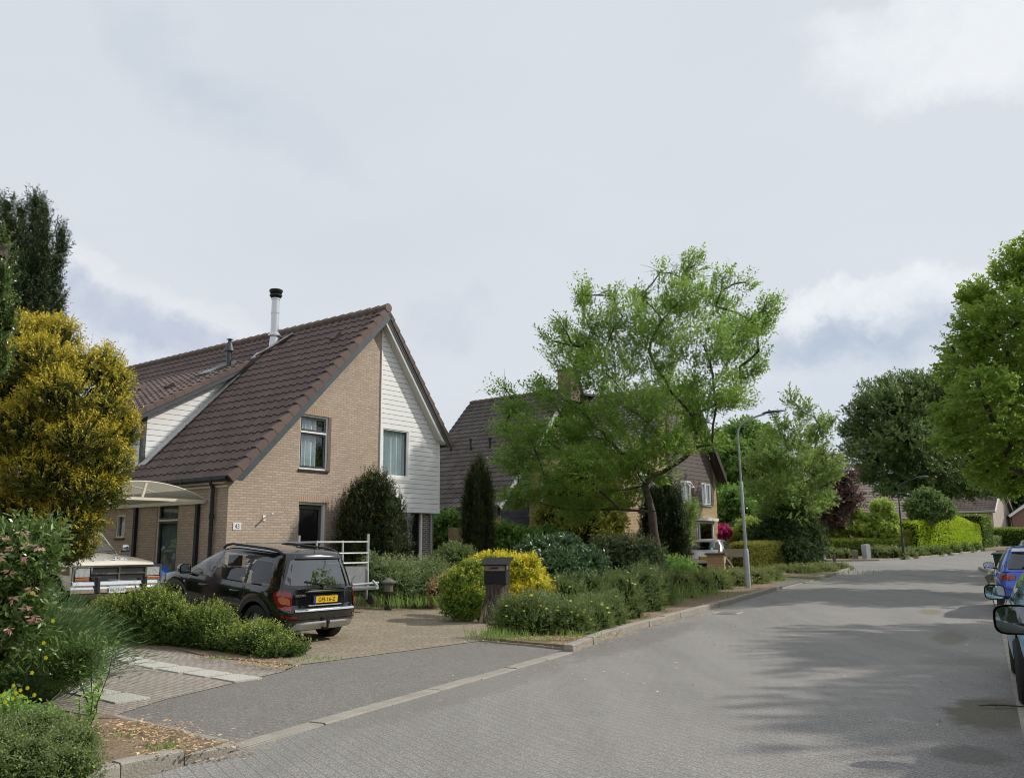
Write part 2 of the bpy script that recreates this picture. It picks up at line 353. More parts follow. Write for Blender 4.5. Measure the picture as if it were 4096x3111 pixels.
# driveway: fan laid yellowish pavers, rising to the house
AZH = R(36.8); HX, HY = -6.83, 20.8; HB = .4
def hl(a, b_): return (HX + a * sin(AZH) - b_ * cos(AZH), HY + a * cos(AZH) + b_ * sin(AZH))
def fanmat():
    m = bpy.data.materials.new('fan_pavers'); m.use_nodes = True; t = NT(m.node_tree)
    ob = t.n('ShaderNodeTexCoord').outputs['Object']; s = t.n('ShaderNodeSeparateXYZ', {0: t.n('ShaderNodeMapping', {'Vector': ob, 'Rotation': (0, 0, R(-25))}).outputs[0]})
    S = 1.25
    rows = t.m('FLOOR', t.m('DIVIDE', s.outputs[1], S * .5)); sh = t.m('MULTIPLY', t.m('MODULO', t.m('ABSOLUTE', rows), 2.), S * .5)
    fx = t.m('SUBTRACT', t.m('MULTIPLY', t.m('FRACT', t.m('DIVIDE', t.m('ADD', s.outputs[0], sh), S)), S), S * .5)
    fy = t.m('ADD', t.m('MULTIPLY', t.m('FRACT', t.m('DIVIDE', s.outputs[1], S * .5)), S * .5), .25)
    r = t.m('SQRT', t.m('ADD', t.m('MULTIPLY', fx, fx), t.m('MULTIPLY', fy, fy))); an = t.m('ARCTAN2', fx, fy)
    v = t.n('ShaderNodeCombineXYZ', {0: t.m('MULTIPLY', an, .72), 1: r, 2: 0.}).outputs[0]
    br = t.n('ShaderNodeTexBrick', {'Vector': v, 'Color1': (0, 0, 0), 'Color2': (1, 1, 1), 'Scale': 1., 'Mortar Size': .009, 'Mortar Smooth': .2, 'Brick Width': .13, 'Row Height': .105})
    col = t.mix(br.outputs[0], (.27, .215, .145), (.36, .30, .205)); col = t.mix(t.m('MULTIPLY', t.ramp(t.noise(ob, .8, 4), .35, .7), .4), col, (.17, .145, .11))
    col = t.mix(t.m('MULTIPLY', t.ramp(t.noise(ob, 50, 2), .4, .7), .3), col, (.2, .17, .13))
    col = t.mix(br.outputs[1], col, (.12, .105, .075))
    bn = t.n('ShaderNodeBump', {'Height': t.m('SUBTRACT', 1., br.outputs[1]), 'Strength': .6, 'Distance': .012})
    p = t.n('ShaderNodeBsdfPrincipled', {'Base Color': col, 'Roughness': .85, 'Normal': bn.outputs[0]}); t.n('ShaderNodeOutputMaterial', {0: p.outputs[0]})
    return m
FAN = fanmat()
drv = G((612, 1450), (640, 1438), (1040, 1385), (1062, 1352), (1010, 1330), (985, 1300), (962, 1283)) + [hl(6.2, -.2), hl(-.05, -.2), hl(-.05, 9), hl(-3.9, 9), hl(-4.0, 0)] + G((430, 1385))
drape('driveway', drv, .012, FAN, step=.5)
# path left of the hedge: bricks with two rows of washed-gravel slabs
p0 = gp(610, 1452); p1 = gp(228, 1553)
SD = (-cos(AZH), sin(AZH)); GD = (sin(AZH), cos(AZH))
def off(p, a, b_): return (p[0] + GD[0] * a + SD[0] * b_, p[1] + GD[1] * a + SD[1] * b_)
q0 = gp(618, 1450)
drape('path', [q0[:2], gp(355, 1512)[:2], p1[:2], off(p1, -.2, 6), off(q0, -1.9, 7.5), off(q0, .5, 9), off(q0, .45, 1)], .010, PATHM, step=.5)
PEB = mat('washed_gravel', (.52, .50, .445), (.33, .31, .275), 55, .9, bump=1, bscale=90, speck=.6, sscale=70)
sl0 = gp(510, 1467)
SLAB = [(-.02 * i, .66 * i) for i in range(9)]; sl1 = gp(262, 1511)
def slab(c, a, b_, label, first=[None]):
    cx, cy = off(c, a, b_); z = gz(cx, cy) + .014; an = math.atan2(SD[1], SD[0]) - .06
    m = MB(); m.prism([(-.272, -.19), (.272, -.19), (.272, .19), (-.272, .19)], .03, lambda u, v, d: (u, v, gz(cx + u * cos(an) - v * sin(an), cy + u * sin(an) + v * cos(an)) - z + .026 - d))
    o = m.build('paving_slab', PEB, bevel=.003); o.location = (cx, cy, z); o.rotation_euler = (0, 0, math.atan2(SD[1], SD[0]) - .06 + .02 * random.uniform(-1, 1))
    return tag(o, label, 'paving slab', 'pebbled slabs in the path')
random.seed(3)
nth = ['nearest the asphalt apron', 'second from the apron', 'third from the apron', 'fourth from the apron', 'fifth from the apron', 'sixth from the apron']
for i in range(6): slab(sl0, .03 * i, .645 * i, 'pale washed gravel slab in the row beside the low hedge, ' + nth[i])
for i in range(3): slab(sl1, .02 * i, .645 * i, 'pale washed gravel slab in the row farther from the hedge, ' + nth[i])
# soil beds behind raised kerbs
BED = mat('bed_soil', (.16, .11, .075), (.25, .19, .12), 5, 1, bump=1, bscale=40, speck=.6, sscale=38)
bl = G((480, 1619), (400, 1642), (260, 1665)) + [(-3.45, 5.6), (-7, -2), (-30, -2), (-30, 12), off(p1, -.2, 7)] + [off(p1, -.2, .0), gp(232, 1553)[:2]]
drape('soil_bed', bl, .05, BED, edge=.1, step=.5, rough=.012)
bm_ = G((1240, 1404), (1320, 1372), (1500, 1322), (1600, 1294), (1672, 1273), (1680, 1262), (1640, 1240)) + [hl(9, 14), hl(9, -.1), hl(6.4, -.1)] + G((975, 1300), (1010, 1328), (1064, 1353), (1042, 1383), (1120, 1392))
hb = [gp(632, 1440)[:2], gp(520, 1428)[:2], gp(380, 1405)[:2], gp(220, 1385)[:2], gp(120, 1372)[:2], gp(100, 1330)[:2], gp(300, 1345)[:2], gp(430, 1372)[:2], gp(610, 1425)[:2]]
drape('hedge_bed', hb, .03, BED, step=.5, rough=.01, edge=.06)
drape('garden_bed', bm_, .06, BED, edge=.1, step=.5, rough=.012)
bn_ = G((1764, 1251), (1815, 1238), (1840, 1229), (1836, 1223), (1800, 1220), (1742, 1218)) + [(6, 50), (6, 40)]
drape('verge_bed', bn_, .07, BED, edge=.1)
bf = G((1740, 1212.5), (1800, 1212), (1900, 1210.5), (1960, 1207), (2040, 1199.5), (2120, 1190)) + [(60, 98), (-5, 100), (-5, 60)]
drape('far_verge', bf, .09, BED, edge=.12)
drape('side_drive', G((1640, 1240), (1672, 1273), (1684, 1270), (1770, 1250), (1745, 1238)) + [(11, 44), (8, 44)], .03, APRON)
# right side: concrete strip and parking bays
def offs(line, d):      # offset polyline to its right
    out = []
    for i, p in enumerate(line):
        a = line[max(i - 1, 0)]; c = line[min(i + 1, len(line) - 1)]; dx, dy = c[0] - a[0], c[1] - a[1]; l = sqrt(dx * dx + dy * dy)
        out.append((p[0] + dy / l * d, p[1] - dx / l * d))
    return out
rl = [(-.9, -2), (5.54, 10.04), (9.45, 17.35), (16.8, 31.2)]
far_r = [(18.9, 35), (23.2, 42.5), (44, 80)]
drape('kerb_strip', rl + offs(rl, .28)[::-1], .008, KERBM)
fr2 = rl + far_r
drape('parking_bay', offs(rl, .28) + offs(fr2, 2.3)[::-1][3:], .004, ROADM)
drape('right_verge', offs(fr2, 2.3) + offs(fr2, 14)[::-1], .07, GRASS, edge=.1)
# kerb stones: each stone separate
def kerbline(pts, l=1.0, h=.12, w_=.15, name='kerb_stone', label='', group='', side=-1, seed=1, lim=99, sink=0):
    rr = random.Random(seed); pts = [Vector((p[0], p[1])) for p in pts]; out = []; carry = 0
    segs = []
    for a, c in zip(pts, pts[1:]):
        L = (c - a).length; n = max(1, round(L / l)); segs += [(a.lerp(c, i / n), a.lerp(c, (i + 1) / n)) for i in range(n)]
    m = MB()
    for a, c in segs[:lim]:
        d = (c - a).normalized(); n = Vector((-d.y, d.x)) * -side; a2 = a + d * .006; c2 = c - d * .006; dz = rr.uniform(-.006, .006); j = rr.uniform(-.008, .008)
        P = []
        for q in (a2, c2):
            for wv, hz_ in ((0 + j, -.1), (0 + j + .012, h - .012), (.03 + j, h), (w_ + j, h), (w_ + j, -.1)):
                x = q + n * wv; P.append((x.x, x.y, gz(q.x, q.y) + hz_ + dz))
        m.add(P, [(0, 1, 6, 5), (1, 2, 7, 6), (2, 3, 8, 7), (3, 4, 9, 8), (0, 4, 3, 2, 1), (5, 6, 7, 8, 9)])
    o = m.build(name, KERBM); tag(o, label, 'kerb', group or None, 'structure')
    return o
kerbline(G((1240, 1410), (1320, 1376), (1500, 1326), (1600, 1298), (1690, 1272)), label='raised concrete kerb along the planted bed under the street tree', name='kerb')
kerbline(G((1764, 1252), (1815, 1240), (1843, 1230), (1840, 1224), (1800, 1220)), label='raised kerb curving round the far end of the verge', name='kerb')
kerbline(G((1690, 1272), (1764, 1252)), h=.02, label='lowered kerb across the side drive past the lamp post', name='kerb')
kerbline([(-3.9, 3.9)] + G((262, 1673), (400, 1643)), h=.075, label='raised kerb in front of the soil bed at the bottom left', name='kerb')
kerbline(G((400, 1643), (520, 1620)), h=.05, l=.9, label='sloping kerb stone between the soil bed and the apron', name='kerb')
kerbline(G((520, 1620), (850, 1523), (1240, 1410)), h=.014, w_=.2, label='flush pale concrete kerb dividing the apron from the road', name='kerb')
kerbline(G((1740, 1213), (1800, 1212.5), (1900, 1211), (1960, 1207.5), (2040, 1200), (2120, 1190.5)), h=.1, label='far kerb below the clipped hedges across the junction', name='kerb')
kerbline(G((225, 1555), (330, 1582), (475, 1617)), h=.045, w_=.1, l=.8, side=-1, label='narrow concrete edging between the soil bed and the apron', name='kerb')
kerbline(G((1238, 1403), (1120, 1393), (1044, 1385)), h=.03, w_=.06, l=.5, label='thin concrete edging between the apron and the planted bed', name='kerb')
kerbline([(21.6, 41), (19.9, 37), (18.2, 34)], h=.13, w_=.15, label='yellowish raised kerb end in front of the blue car', name='kerb')
def manhole(px, py, s, label):
    x, y, z = gp(px, py); m = MB(); m.box((-s, -s * .8, -.02), (s, s * .8, .012)); m.box((-s * .8, -s * .6, 0), (s * .8, s * .6, .016), 1)
    o = m.build('drain_cover', [CONC, mat('cast_iron', (.13, .125, .12), (.2, .19, .18), 20, .6)]); o.location = (x, y, z); o.rotation_euler = (0, 0, R(63)); tag(o, label, 'drain cover')
manhole(1378, 1274 + 42 - 38 + 30, .3, 'small rectangular drain cover in the road near the street tree')
manhole(1500 + 73, 1324 + 0, .35, 'grey rectangular cover set in the middle of the road')
# ---------------------------------------------------------------- walls and roofs
def panel(m, poly, holes, f, rev=.12, mi=0):
    """front face with holes, reveals going back by rev; f(u,v,d) d = depth behind the face"""
    loops = [poly] + holes; tr = tessellate_polygon([[Vector((u, v, 0)) for u, v in l] for l in loops])
    fl = [p for l in loops for p in l]; m.add([f(u, v, 0) for u, v in fl], [tuple(a) for a in tr], mi)
    for h in holes:
        n = len(h); m.add([f(u, v, 0) for u, v in h] + [f(u, v, rev) for u, v in h], [(i, (i + 1) % n, n + (i + 1) % n, n + i) for i in range(n)], mi)
def rect(a, b_, c, d): return [(a, c), (b_, c), (b_, d), (a, d)]
def siding(name, poly, holes, f, mt, parent, pitch=.14, thick=.03, v0=0, depth=.03):
    bm = bmesh.new(); loops = [poly] + holes
    tr = tessellate_polygon([[Vector((u, v, 0)) for u, v in l] for l in loops]); fl = [bm.verts.new((u, v, 0)) for l in loops for u, v in l]
    for a in tr:
        try: bm.faces.new([fl[i] for i in a])
        except ValueError: pass
    lo = min(v for u, v in poly); hi = max(v for u, v in poly); k = v0 + pitch
    while k < hi:
        for dz in (-.0085, -.0065, .0065, .0085):
            bmesh.ops.bisect_plane(bm, geom=bm.verts[:] + bm.edges[:] + bm.faces[:], plane_co=(0, k + dz, 0), plane_no=(0, 1, 0))
        k += pitch
    for e in [e for e in bm.edges if e.is_boundary]: pass
    r = bmesh.ops.extrude_edge_only(bm, edges=[e for e in bm.edges if e.is_boundary]); back = set(v for v in r['geom'] if isinstance(v, bmesh.types.BMVert))
    for v in bm.verts:
        u, vv = v.co.x, v.co.y; ph = ((vv - v0) % pitch); ph2 = min(ph, pitch - ph)
        d = -thick
        if ph2 < .0075 and vv > lo + .02 and vv < hi - .02: d = -thick + depth
        if v in back: d = 0.0
        v.co = Vector(f(u, vv, d))
    bmesh.ops.recalc_face_normals(bm, faces=bm.faces)
    me = bpy.data.meshes.new(name); bm.to_mesh(me); bm.free(); me.materials.append(mt)
    o = bpy.data.objects.new(name, me); C.objects.link(o); o.parent = parent; return o
def tilemat(name, a, b_, c):
    m = bpy.data.materials.new(name); m.use_nodes = True; t = NT(m.node_tree)
    ob = t.n('ShaderNodeTexCoord').outputs['Object']; isl = t.n('ShaderNodeNewGeometry').outputs['Random Per Island']
    col = t.mix(isl, a, b_); col = t.mix(t.m('MULTIPLY', t.ramp(t.noise(ob, .9, 5), .42, .7), .55), col, c)
    col = t.mix(t.m('MULTIPLY', t.ramp(t.noise(ob, 30, 3), .45, .7), .4), col, tuple(x * .6 for x in a))
    bn = t.n('ShaderNodeBump', {'Height': t.noise(ob, 60, 3), 'Strength': .3, 'Distance': .01})
    p = t.n('ShaderNodeBsdfPrincipled', {'Base Color': col, 'Roughness': .75, 'Normal': bn.outputs[0], 'Specular IOR Level': .3}); t.n('ShaderNodeOutputMaterial', {0: p.outputs[0]})
    return m
TILE = tilemat('brown_tiles', (.135, .098, .088), (.185, .135, .12), (.11, .09, .085))
TILE2 = tilemat('old_brown_tiles', (.098, .084, .076), (.145, .124, .112), (.055, .043, .036))
TILEF = tilemat('far_tiles', (.15, .11, .095), (.19, .145, .13), (.12, .1, .09))
TILEG = tilemat('grey_tiles', (.12, .12, .125), (.16, .16, .165), (.1, .1, .1))
def tiled(m, o, ex, eu, L, S, tw=.30, cw=.34, ns=6, mi=0, clip=None, amp=.05):
    """pantile sheet: origin o, ex along the eave, eu up the slope (unit vectors)"""
    o, ex, eu = Vector(o), Vector(ex).normalized(), Vector(eu).normalized(); nn = ex.cross(eu)
    if nn.z < 0: nn = -nn
    nc = max(1, round(S / cw)); cw = S / nc; nt = max(1, round(L / tw)); tw = L / nt
    prof = [0, .12, .55, 1, .75, .2][:ns]
    for r in range(nc):
        for c in range(nt):
            if clip and not clip((c + .5) * tw, (r + .5) * cw): continue
            lo = []; hi = []; bt = []
            for k in range(ns + 1):
                u = (c + k / ns) * tw; h = prof[k % ns] * amp
                lo.append(o + ex * u + eu * (r * cw - .02) + nn * (h + .045)); hi.append(o + ex * u + eu * ((r + 1) * cw) + nn * (h + .008)); bt.append(o + ex * u + eu * (r * cw - .02) + nn * (h + .012))
            m.grid([bt, lo, hi], mi)
def prismroof(m, quad, th=.1, mi=0):
    q = [Vector(p) for p in quad]; n = (q[1] - q[0]).cross(q[3] - q[0]).normalized()
    if n.z < 0: n = -n
    m.add([p for p in q] + [p - n * th for p in q], [(0, 1, 2, 3), (7, 6, 5, 4)] + [(i, (i + 1) % 4, 4 + (i + 1) % 4, 4 + i) for i in range(4)], mi)
def window(parent, f, x0, x1, z0, z1, mt, mt2=None, fw=.06, splits=(), vsplits=(), gl=GLASS, curtain=None, sill=None, rec=.10, name='window', inner=None, cover=1.0, cside=0, cz=None):
    """f(u,v,d): house-local mapping. outer frame + inner sash frames around each pane"""
    m = MB()
    def fr(a, b_, c, d, w_, d0, d1, mi=0):
        for p in (rect(a, b_, c, c + w_), rect(a, b_, d - w_, d), rect(a, a + w_, c + w_, d - w_), rect(b_ - w_, b_, c + w_, d - w_)):
            m.prism(p, d1 - d0, lambda u, v, dd: f(u, v, d0 + dd), mi)
    fr(x0, x1, z0, z1, fw, rec - .05, rec + .03)
    zs = [z0 + fw] + [s for s in splits] + [z1 - fw]; vx = [x0 + fw] + list(vsplits) + [x1 - fw]
    for s in splits: m.prism(rect(x0 + fw, x1 - fw, s - .022, s + .022), .09, lambda u, v, dd: f(u, v, rec - .06 + dd))
    for s in vsplits: m.prism(rect(s - .03, s + .03, z0 + fw, z1 - fw), .075, lambda u, v, dd: f(u, v, rec - .047 + dd))
    fo = m.build(name, mt, parent)
    g = MB(); sh = MB()
    for i in range(len(vx) - 1):
        for j in range(len(zs) - 1):
            a, b_ = vx[i] + (.03 if i else 0), vx[i + 1] - (.03 if i < len(vx) - 2 else 0); c, d = zs[j] + (.022 if j else 0), zs[j + 1] - (.022 if j < len(zs) - 2 else 0)
            if mt2:
                m2 = sh; w_ = inner or .055
                for p in (rect(a, b_, c, c + w_), rect(a, b_, d - w_, d), rect(a, a + w_, c + w_, d - w_), rect(b_ - w_, b_, c + w_, d - w_)):
                    m2.prism(p, .05, lambda u, v, dd: f(u, v, rec - .03 + dd))
                a += w_; b_ -= w_; c += w_; d -= w_
            g.add([f(u, v, rec + .008) for u, v in rect(a, b_, c, d)], [(0, 1, 2, 3)])
    if mt2: sh.build('sash', mt2, fo)
    g.build('pane', gl, fo)
    if curtain is not None:
        c = MB(); n = 60; a, b_ = x0 + fw, x1 - fw
        if cside == 0: b_ = a + (b_ - a) * cover
        else: a = b_ - (b_ - a) * cover
        rr = random.Random(int(x0 * 100) + int(z0 * 10)); ph = [rr.uniform(0, 6) for _ in range(3)]
        W = lambda u: .022 * sin(u * 58 + ph[0]) + .016 * sin(u * 37 + ph[1]) + .01 * sin(u * 91 + ph[2])
        rows = []
        for zz in ((cz or z0 + fw * .5), (z0 + z1) / 2, z1 - fw * .5):
            rows.append([f(a + (b_ - a) * i / n, zz, rec + .11 + W(a + (b_ - a) * i / n)) for i in range(n + 1)])
        c.grid(rows); c.build('curtain', CURT, fo, smooth=60)
    if sill:
        s_ = MB(); s_.prism(rect(x0 - .03, x1 + .03, z0 - .05, z0), .15, lambda u, v, dd: f(u, v, -.04 + dd)); s_.build('sill', sill, fo)
    return fo
# ================================================================ HOUSE 1 (number 43)
def house43():
    H = thing('brick_house', 'tan brick gabled house numbered 43 with white boarded corner and brown tiled roof', 'house', (HX, HY, HB), pi / 2 - AZH)
    FG = lambda u, v, d: (u, d, v)          # gable wall, facing the street, d goes into the house
    FS = lambda u, v, d: (d, u, v)          # side wall, facing the driveway
    W, RX, RZ, E1, E2 = 7.5, 4.92, 8.05, 3.0, 4.72
    sl = (RZ - E1) / RX
    m = MB()
    door = rect(2.14, 3.08, -.3, 2.37); win = rect(2.10, 3.07, 3.22, 4.68)
    panel(m, [(0, -.6), (5.02, -.6), (5.02, 2.28), (5.02, RZ - .1 * 1.08), (RX, RZ - .05), (0, E1)], [door, win], FG, .16)
    sd = rect(2.05, 3.02, -.3, 2.36); sw = rect(4.55, 4.98, 1.5, 2.12)
    panel(m, rect(0, 13.6, -.6, E1), [sd, sw], FS, .16)
    m.prism(rect(W - .0, 13.6, -.6, E1), .02, lambda u, v, d: (u, 13.6 - d, v)) if False else None
    m.add([(W, .6, -.6), (W, 13.6, -.6), (W, 13.6, E2), (W, .6, E2)], [(0, 1, 2, 3)]); m.add([(0, 13.6, -.6), (W, 13.6, -.6), (W, 13.6, E2), (RX, 13.6, RZ - .05), (0, 13.6, E1)], [(0, 1, 2, 3, 4)])
    # soldier courses above openings
    m.build('wall', BRICK, H, fixn=False)
    for a, b_, z in ((2.10, 3.16, 2.37), (2.06, 3.14, 4.68)):
        k = a; s = MB()
        while k < b_ - .03: s.box((k, -.004, z + .005), (k + .052, .05, z + .20)); k += .062
        s.build('soldier_course', mat('lintel_brick', (.50, .37, .27), (.42, .31, .22), 14, .85, bump=.4), H)
    st = MB(); st.box((3.08, -.003, 3.22), (3.16, .16, 4.68)); st.build('jamb_shade_strip', mat('painted_jamb_shade', (.16, .115, .10), None), H)  # dark strip paints in the shade of the window's right jamb
    # dark brick pier and low wall under the boarded corner, set back
    p = MB(); p.box((7.0, .10, -.6), (7.44, .5, 2.28)); p.box((5.02, .12, -.6), (7.0, .4, .72)); p.build('brick_pier', DARKBRICK, H)
    sp = MB(); sp.box((7.24, .02, .85), (7.30, .07, 2.26)); sp.tube([(7.27, .03, .85), (7.25, -.06, .74), (7.22, -.10, .78)], .012, 6); sp.build('awning_rod', SILVER, H)
    # boarded corner: polygon in gable plane, proud of the wall
    poly = [(5.02, 2.34), (7.52, 2.34), (7.52, 4.72), (5.02, RZ - .1 * 1.08 - .02)]
    wh = rect(5.02 + .0, 6.2, 3.17, 4.66); wh = [(5.03, 3.17), (6.22, 3.17), (6.22, 4.66), (5.03, 4.66)]
    siding('boarding', poly, [wh], FG, WHITE, H, pitch=.142, thick=.03, v0=2.34)
    tr = MB(); tr.box((5.0, -.05, 2.20), (7.56, .12, 2.33)); tr.box((7.50, -.045, 2.28), (7.56, .0, 4.75)); tr.box((4.985, -.04, 2.28), (5.022, -.002, 7.85)); tr.build('corner_trim', WHITE, H)
    bs = MB(); bs.box((5.02, 0, 2.30), (7.5, .14, 2.335)); bs.add([(W + .02, 0, 2.3), (W + .02, 2, 2.3), (W + .02, 2, 4.72), (W + .02, 0, 4.72)], [(0, 1, 2, 3)]); bs.build('side_boarding', WHITE, H)
    # windows
    fo = window(H, FG, 2.10, 3.07, 3.22, 4.68, WHITE, ANTH, fw=.05, splits=(4.22,), curtain=1, sill=BLACK, cover=.78)
    fo = window(H, FG, 5.03, 6.22, 3.17, 4.66, WHITE, WHITE, fw=.06, inner=.035, curtain=1, sill=WHITE, rec=.02, cz=3.2)
    fo = window(H, lambda u, v, d: (u, d + .12, v), 5.05, 6.98, .72, 2.28, WHITE, None, fw=.07, rec=.06, name='picture_window', gl=GLASSD, sill=WHITE)
    fo = window(H, FS, 4.55, 4.98, 1.5, 2.12, CREAM, None, fw=.05, rec=.06, sill=mat('brown_tile_sill', (.1, .06, .05), None), gl=GLASSD)
    # doors
    d = MB(); 
    def fr(m, f, a, b_, c, e, w_, d0, dd):
        for p in (rect(a, b_, e - w_, e), rect(a, a + w_, c, e - w_), rect(b_ - w_, b_, c, e - w_)): m.prism(p, dd, lambda u, v, q: f(u, v, d0 + q))
    fr(d, FG, 2.14, 3.08, -.3, 2.37, .06, .07, .08); do = d.build('front_door', WHITE, H)
    d = MB(); d.prism(rect(2.2, 3.02, -.3, 2.31), .04, lambda u, v, q: FG(u, v, .16 + q)); d.build('door_leaf', mat('black_door', (.012, .012, .012), None, rough=.35), do)
    d = MB(); fr(d, FG, 2.2, 3.02, -.25, 2.29, .09, .145, .012); d.build('leaf_frame', mat('grey_green', (.09, .10, .085), None, rough=.5), do)
    fo = window(H, FS, 2.05, 3.02, .05, 2.36, CREAM, ANTH, fw=.045, splits=(1.92,), curtain=1, rec=.08, name='glazed_door', gl=GLASSD)
    # number plate, bracket
    n = MB(); n.box((.17, -.015, 1.63), (.40, -.002, 1.81)); no = n.build('number_plate', mat('plate_white', (.75, .76, .76), None, rough=.3), H, bevel=.004)
    text('43', .17, mat('plate_ink', (.05, .06, .07), None), 'house_number', no, (.285, -.0165, 1.715), (R(90), 0, 0), .001, .85)
    w_ = MB(); w_.box((1.02, -.02, 1.86), (1.10, -.002, 2.0)); w_.bar((1.06, -.01, 1.93), (1.13, -.26, 2.04), .035, .035); w_.build('wall_bracket', WHITE, H)
    # roofs
    oh = .32; ohE = .22; y0, y1 = -oh, 13.9
    cs, sn = 1 / sqrt(1 + sl * sl), sl / sqrt(1 + sl * sl)
    r = MB(); eu = Vector((cs, 0, sn)); S = sqrt(RX ** 2 + (RZ - E1) ** 2) + ohE
    o0 = Vector((-ohE * cs, 0, E1 - ohE * sn))
    DY = 4.7
    def clipL(u, v):
        y = y0 + u; x = o0.x + v * cs
        return not (y > DY + .05 and .25 < x < 3.95)
    tiled(r, (o0.x, y0 + .16, o0.z), (0, 1, 0), eu, y1 - y0 - .16, S, clip=clipL)
    # right slope
    slr = (RZ - E2) / (W - RX); c2, s2 = 1 / sqrt(1 + slr ** 2), slr / sqrt(1 + slr ** 2); S2 = sqrt((W - RX) ** 2 + (RZ - E2) ** 2) + .5
    tiled(r, (W + .5 * c2, y0 + .05, E2 - .5 * s2), (0, 1, 0), (-c2, 0, s2), y1 - y0 - .05, S2, cw=.36)
    ro = r.build('roof', TILE, H, fixn=False)
    d = MB(); prismroof(d, [(o0.x, y0 + .02, o0.z), (o0.x, DY, o0.z), (RX, DY, RZ), (RX, y0 + .02, RZ)], .12)
    prismroof(d, [(3.9, DY + .002, E1 + 3.9 * sl), (3.9, 13.9, E1 + 3.9 * sl), (RX, 13.9, RZ), (RX, DY + .002, RZ)], .12)
    prismroof(d, [(W + .5 * c2, y0 + .02, E2 - .5 * s2), (W + .5 * c2, y1, E2 - .5 * s2), (RX, y1, RZ), (RX, y0 + .02, RZ)], .12)
    d.build('roof_deck', mat('roof_underlay', (.06, .055, .05), None), ro)
    # verge tiles on the left slope (chunky, brick-red sides)
    v = MB(); nc = max(1, round(S / .34)); cw = S / nc; nrm = Vector((-sn, 0, cs))
    for i in range(nc):
        a = o0 + eu * (i * cw - .03); b_ = o0 + eu * ((i + 1) * cw + .0)
        for (q, h) in ((a, .085), (b_, .05)): pass
        P = []
        for q, h in ((a, .125), (b_, .07)):
            for yy, hh in ((y0 - .02, -.10), (y0 - .02, h - .02), (y0 + .02, h), (y0 + .17, h - .01), (y0 + .2, h - .05)):
                z = q + nrm * hh; P.append((z.x, yy, z.z))
        v.add(P, [(0, 1, 6, 5), (1, 2, 7, 6), (2, 3, 8, 7), (3, 4, 9, 8), (0, 4, 3, 2, 1), (5, 6, 7, 8, 9)])
    er = Vector((-c2, 0, s2)); o2 = Vector((W + .5 * c2, 0, E2 - .5 * s2)); nr = Vector((s2, 0, c2)); nc = round(S2 / .36); cw2 = S2 / nc
    for i in range(nc):
        P = []
        for q, h in ((o2 + er * (i * cw2 - .03), .10), (o2 + er * ((i + 1) * cw2), .062)):
            for yy, hh in ((y0 - .0, -.05), (y0, h), (y0 + .18, h), (y0 + .2, h - .05)):
                z = q + nr * hh; P.append((z.x, yy, z.z))
        v.add(P, [(0, 1, 5, 4), (1, 2, 6, 5), (2, 3, 7, 6), (0, 3, 2, 1), (4, 5, 6, 7)])
    v.build('verge_tiles', tilemat('verge_tile', (.125, .09, .078), (.175, .122, .105), (.10, .085, .078)), ro)
    rd = MB(); y = y0 - .03
    while y < y1:
        rd.tube([(RX, y, RZ + .07), (RX, y + .42, RZ + .045)], [.135, .115], 10); y += .38
    rd.build('ridge_tiles', tilemat('ridge_tile', (.15, .11, .09), (.19, .14, .115), (.11, .10, .08)), ro)
    # barge boards
    b = MB()
    q0 = o0 + eu * .0 - nrm * .02; q1 = Vector((RX, 0, RZ)) - nrm * .02
    b.add([(q.x - nrm.x * k, yy, q.z - nrm.z * k) for yy in (y0 + .0, y0 + .035) for q, k in ((q0, 0), (q1, 0), (q1, .24), (q0 + eu * .18, .24))], [(0, 1, 2, 3), (7, 6, 5, 4), (0, 4, 5, 1), (1, 5, 6, 2), (2, 6, 7, 3), (3, 7, 4, 0)])
    b.build('barge_board', SLATEP, H)
    b = MB(); q0 = o2 - nr * .02; q1 = Vector((RX, 0, RZ)) - nr * .02
    b.add([(q.x - nr.x * k, yy, q.z - nr.z * k) for yy in (y0 + .03, y0 + .06) for q, k in ((q0, 0), (q1, 0), (q1, .16), (q0, .16))], [(0, 1, 2, 3), (7, 6, 5, 4), (0, 4, 5, 1), (1, 5, 6, 2), (2, 6, 7, 3), (3, 7, 4, 0)])
    b.build('barge_board', SLATEP, H)
    b = MB(); q0 = Vector((W + .02, 0, E2 + .0)) - nr * .0; 
    for (k0, k1, ya, yb) in ((.15, .27, y0 + .05, y0 + .30), ):
        A = o2 + er * .1; B = Vector((RX + .02, 0, RZ - .02))
        b.add([(q.x - nr.x * k, yy, q.z - nr.z * k) for yy in (ya, yb) for q, k in ((A, k0), (B, k0), (B, k1), (A + er * .25, k1))], [(0, 1, 2, 3), (7, 6, 5, 4), (0, 4, 5, 1), (1, 5, 6, 2), (2, 6, 7, 3), (3, 7, 4, 0)])
    b.build('soffit', mat('pale_soffit', (.60, .59, .54), None), H)
    # gutter, white fascia and downpipe
    g = MB(); gx, gzv = o0.x - .05, o0.z + .01
    g.prism([(-.09, .05), (-.09, -.03), (-.05, -.08), (.03, -.08), (.06, -.03), (.06, .05), (.04, .05), (-.07, .05)], 5.1 + .25, lambda u, v, d: (gx + u, -.25 + d, gzv + v)); 
    k = .3
    while k < 5: g.box((gx - .097, k, gzv - .08), (gx - .06, k + .03, gzv + .055)); k += .62
    g.build('gutter', BLACK, H)
    f = MB(); f.box((o0.x - .0, -.02, o0.z - .10), (.0, 5.0, o0.z - .06)); f.box((-.05, -.02, E1 - .34), (-.004, 5.0, E1 - .30)); f.build('fascia', CREAM, H)
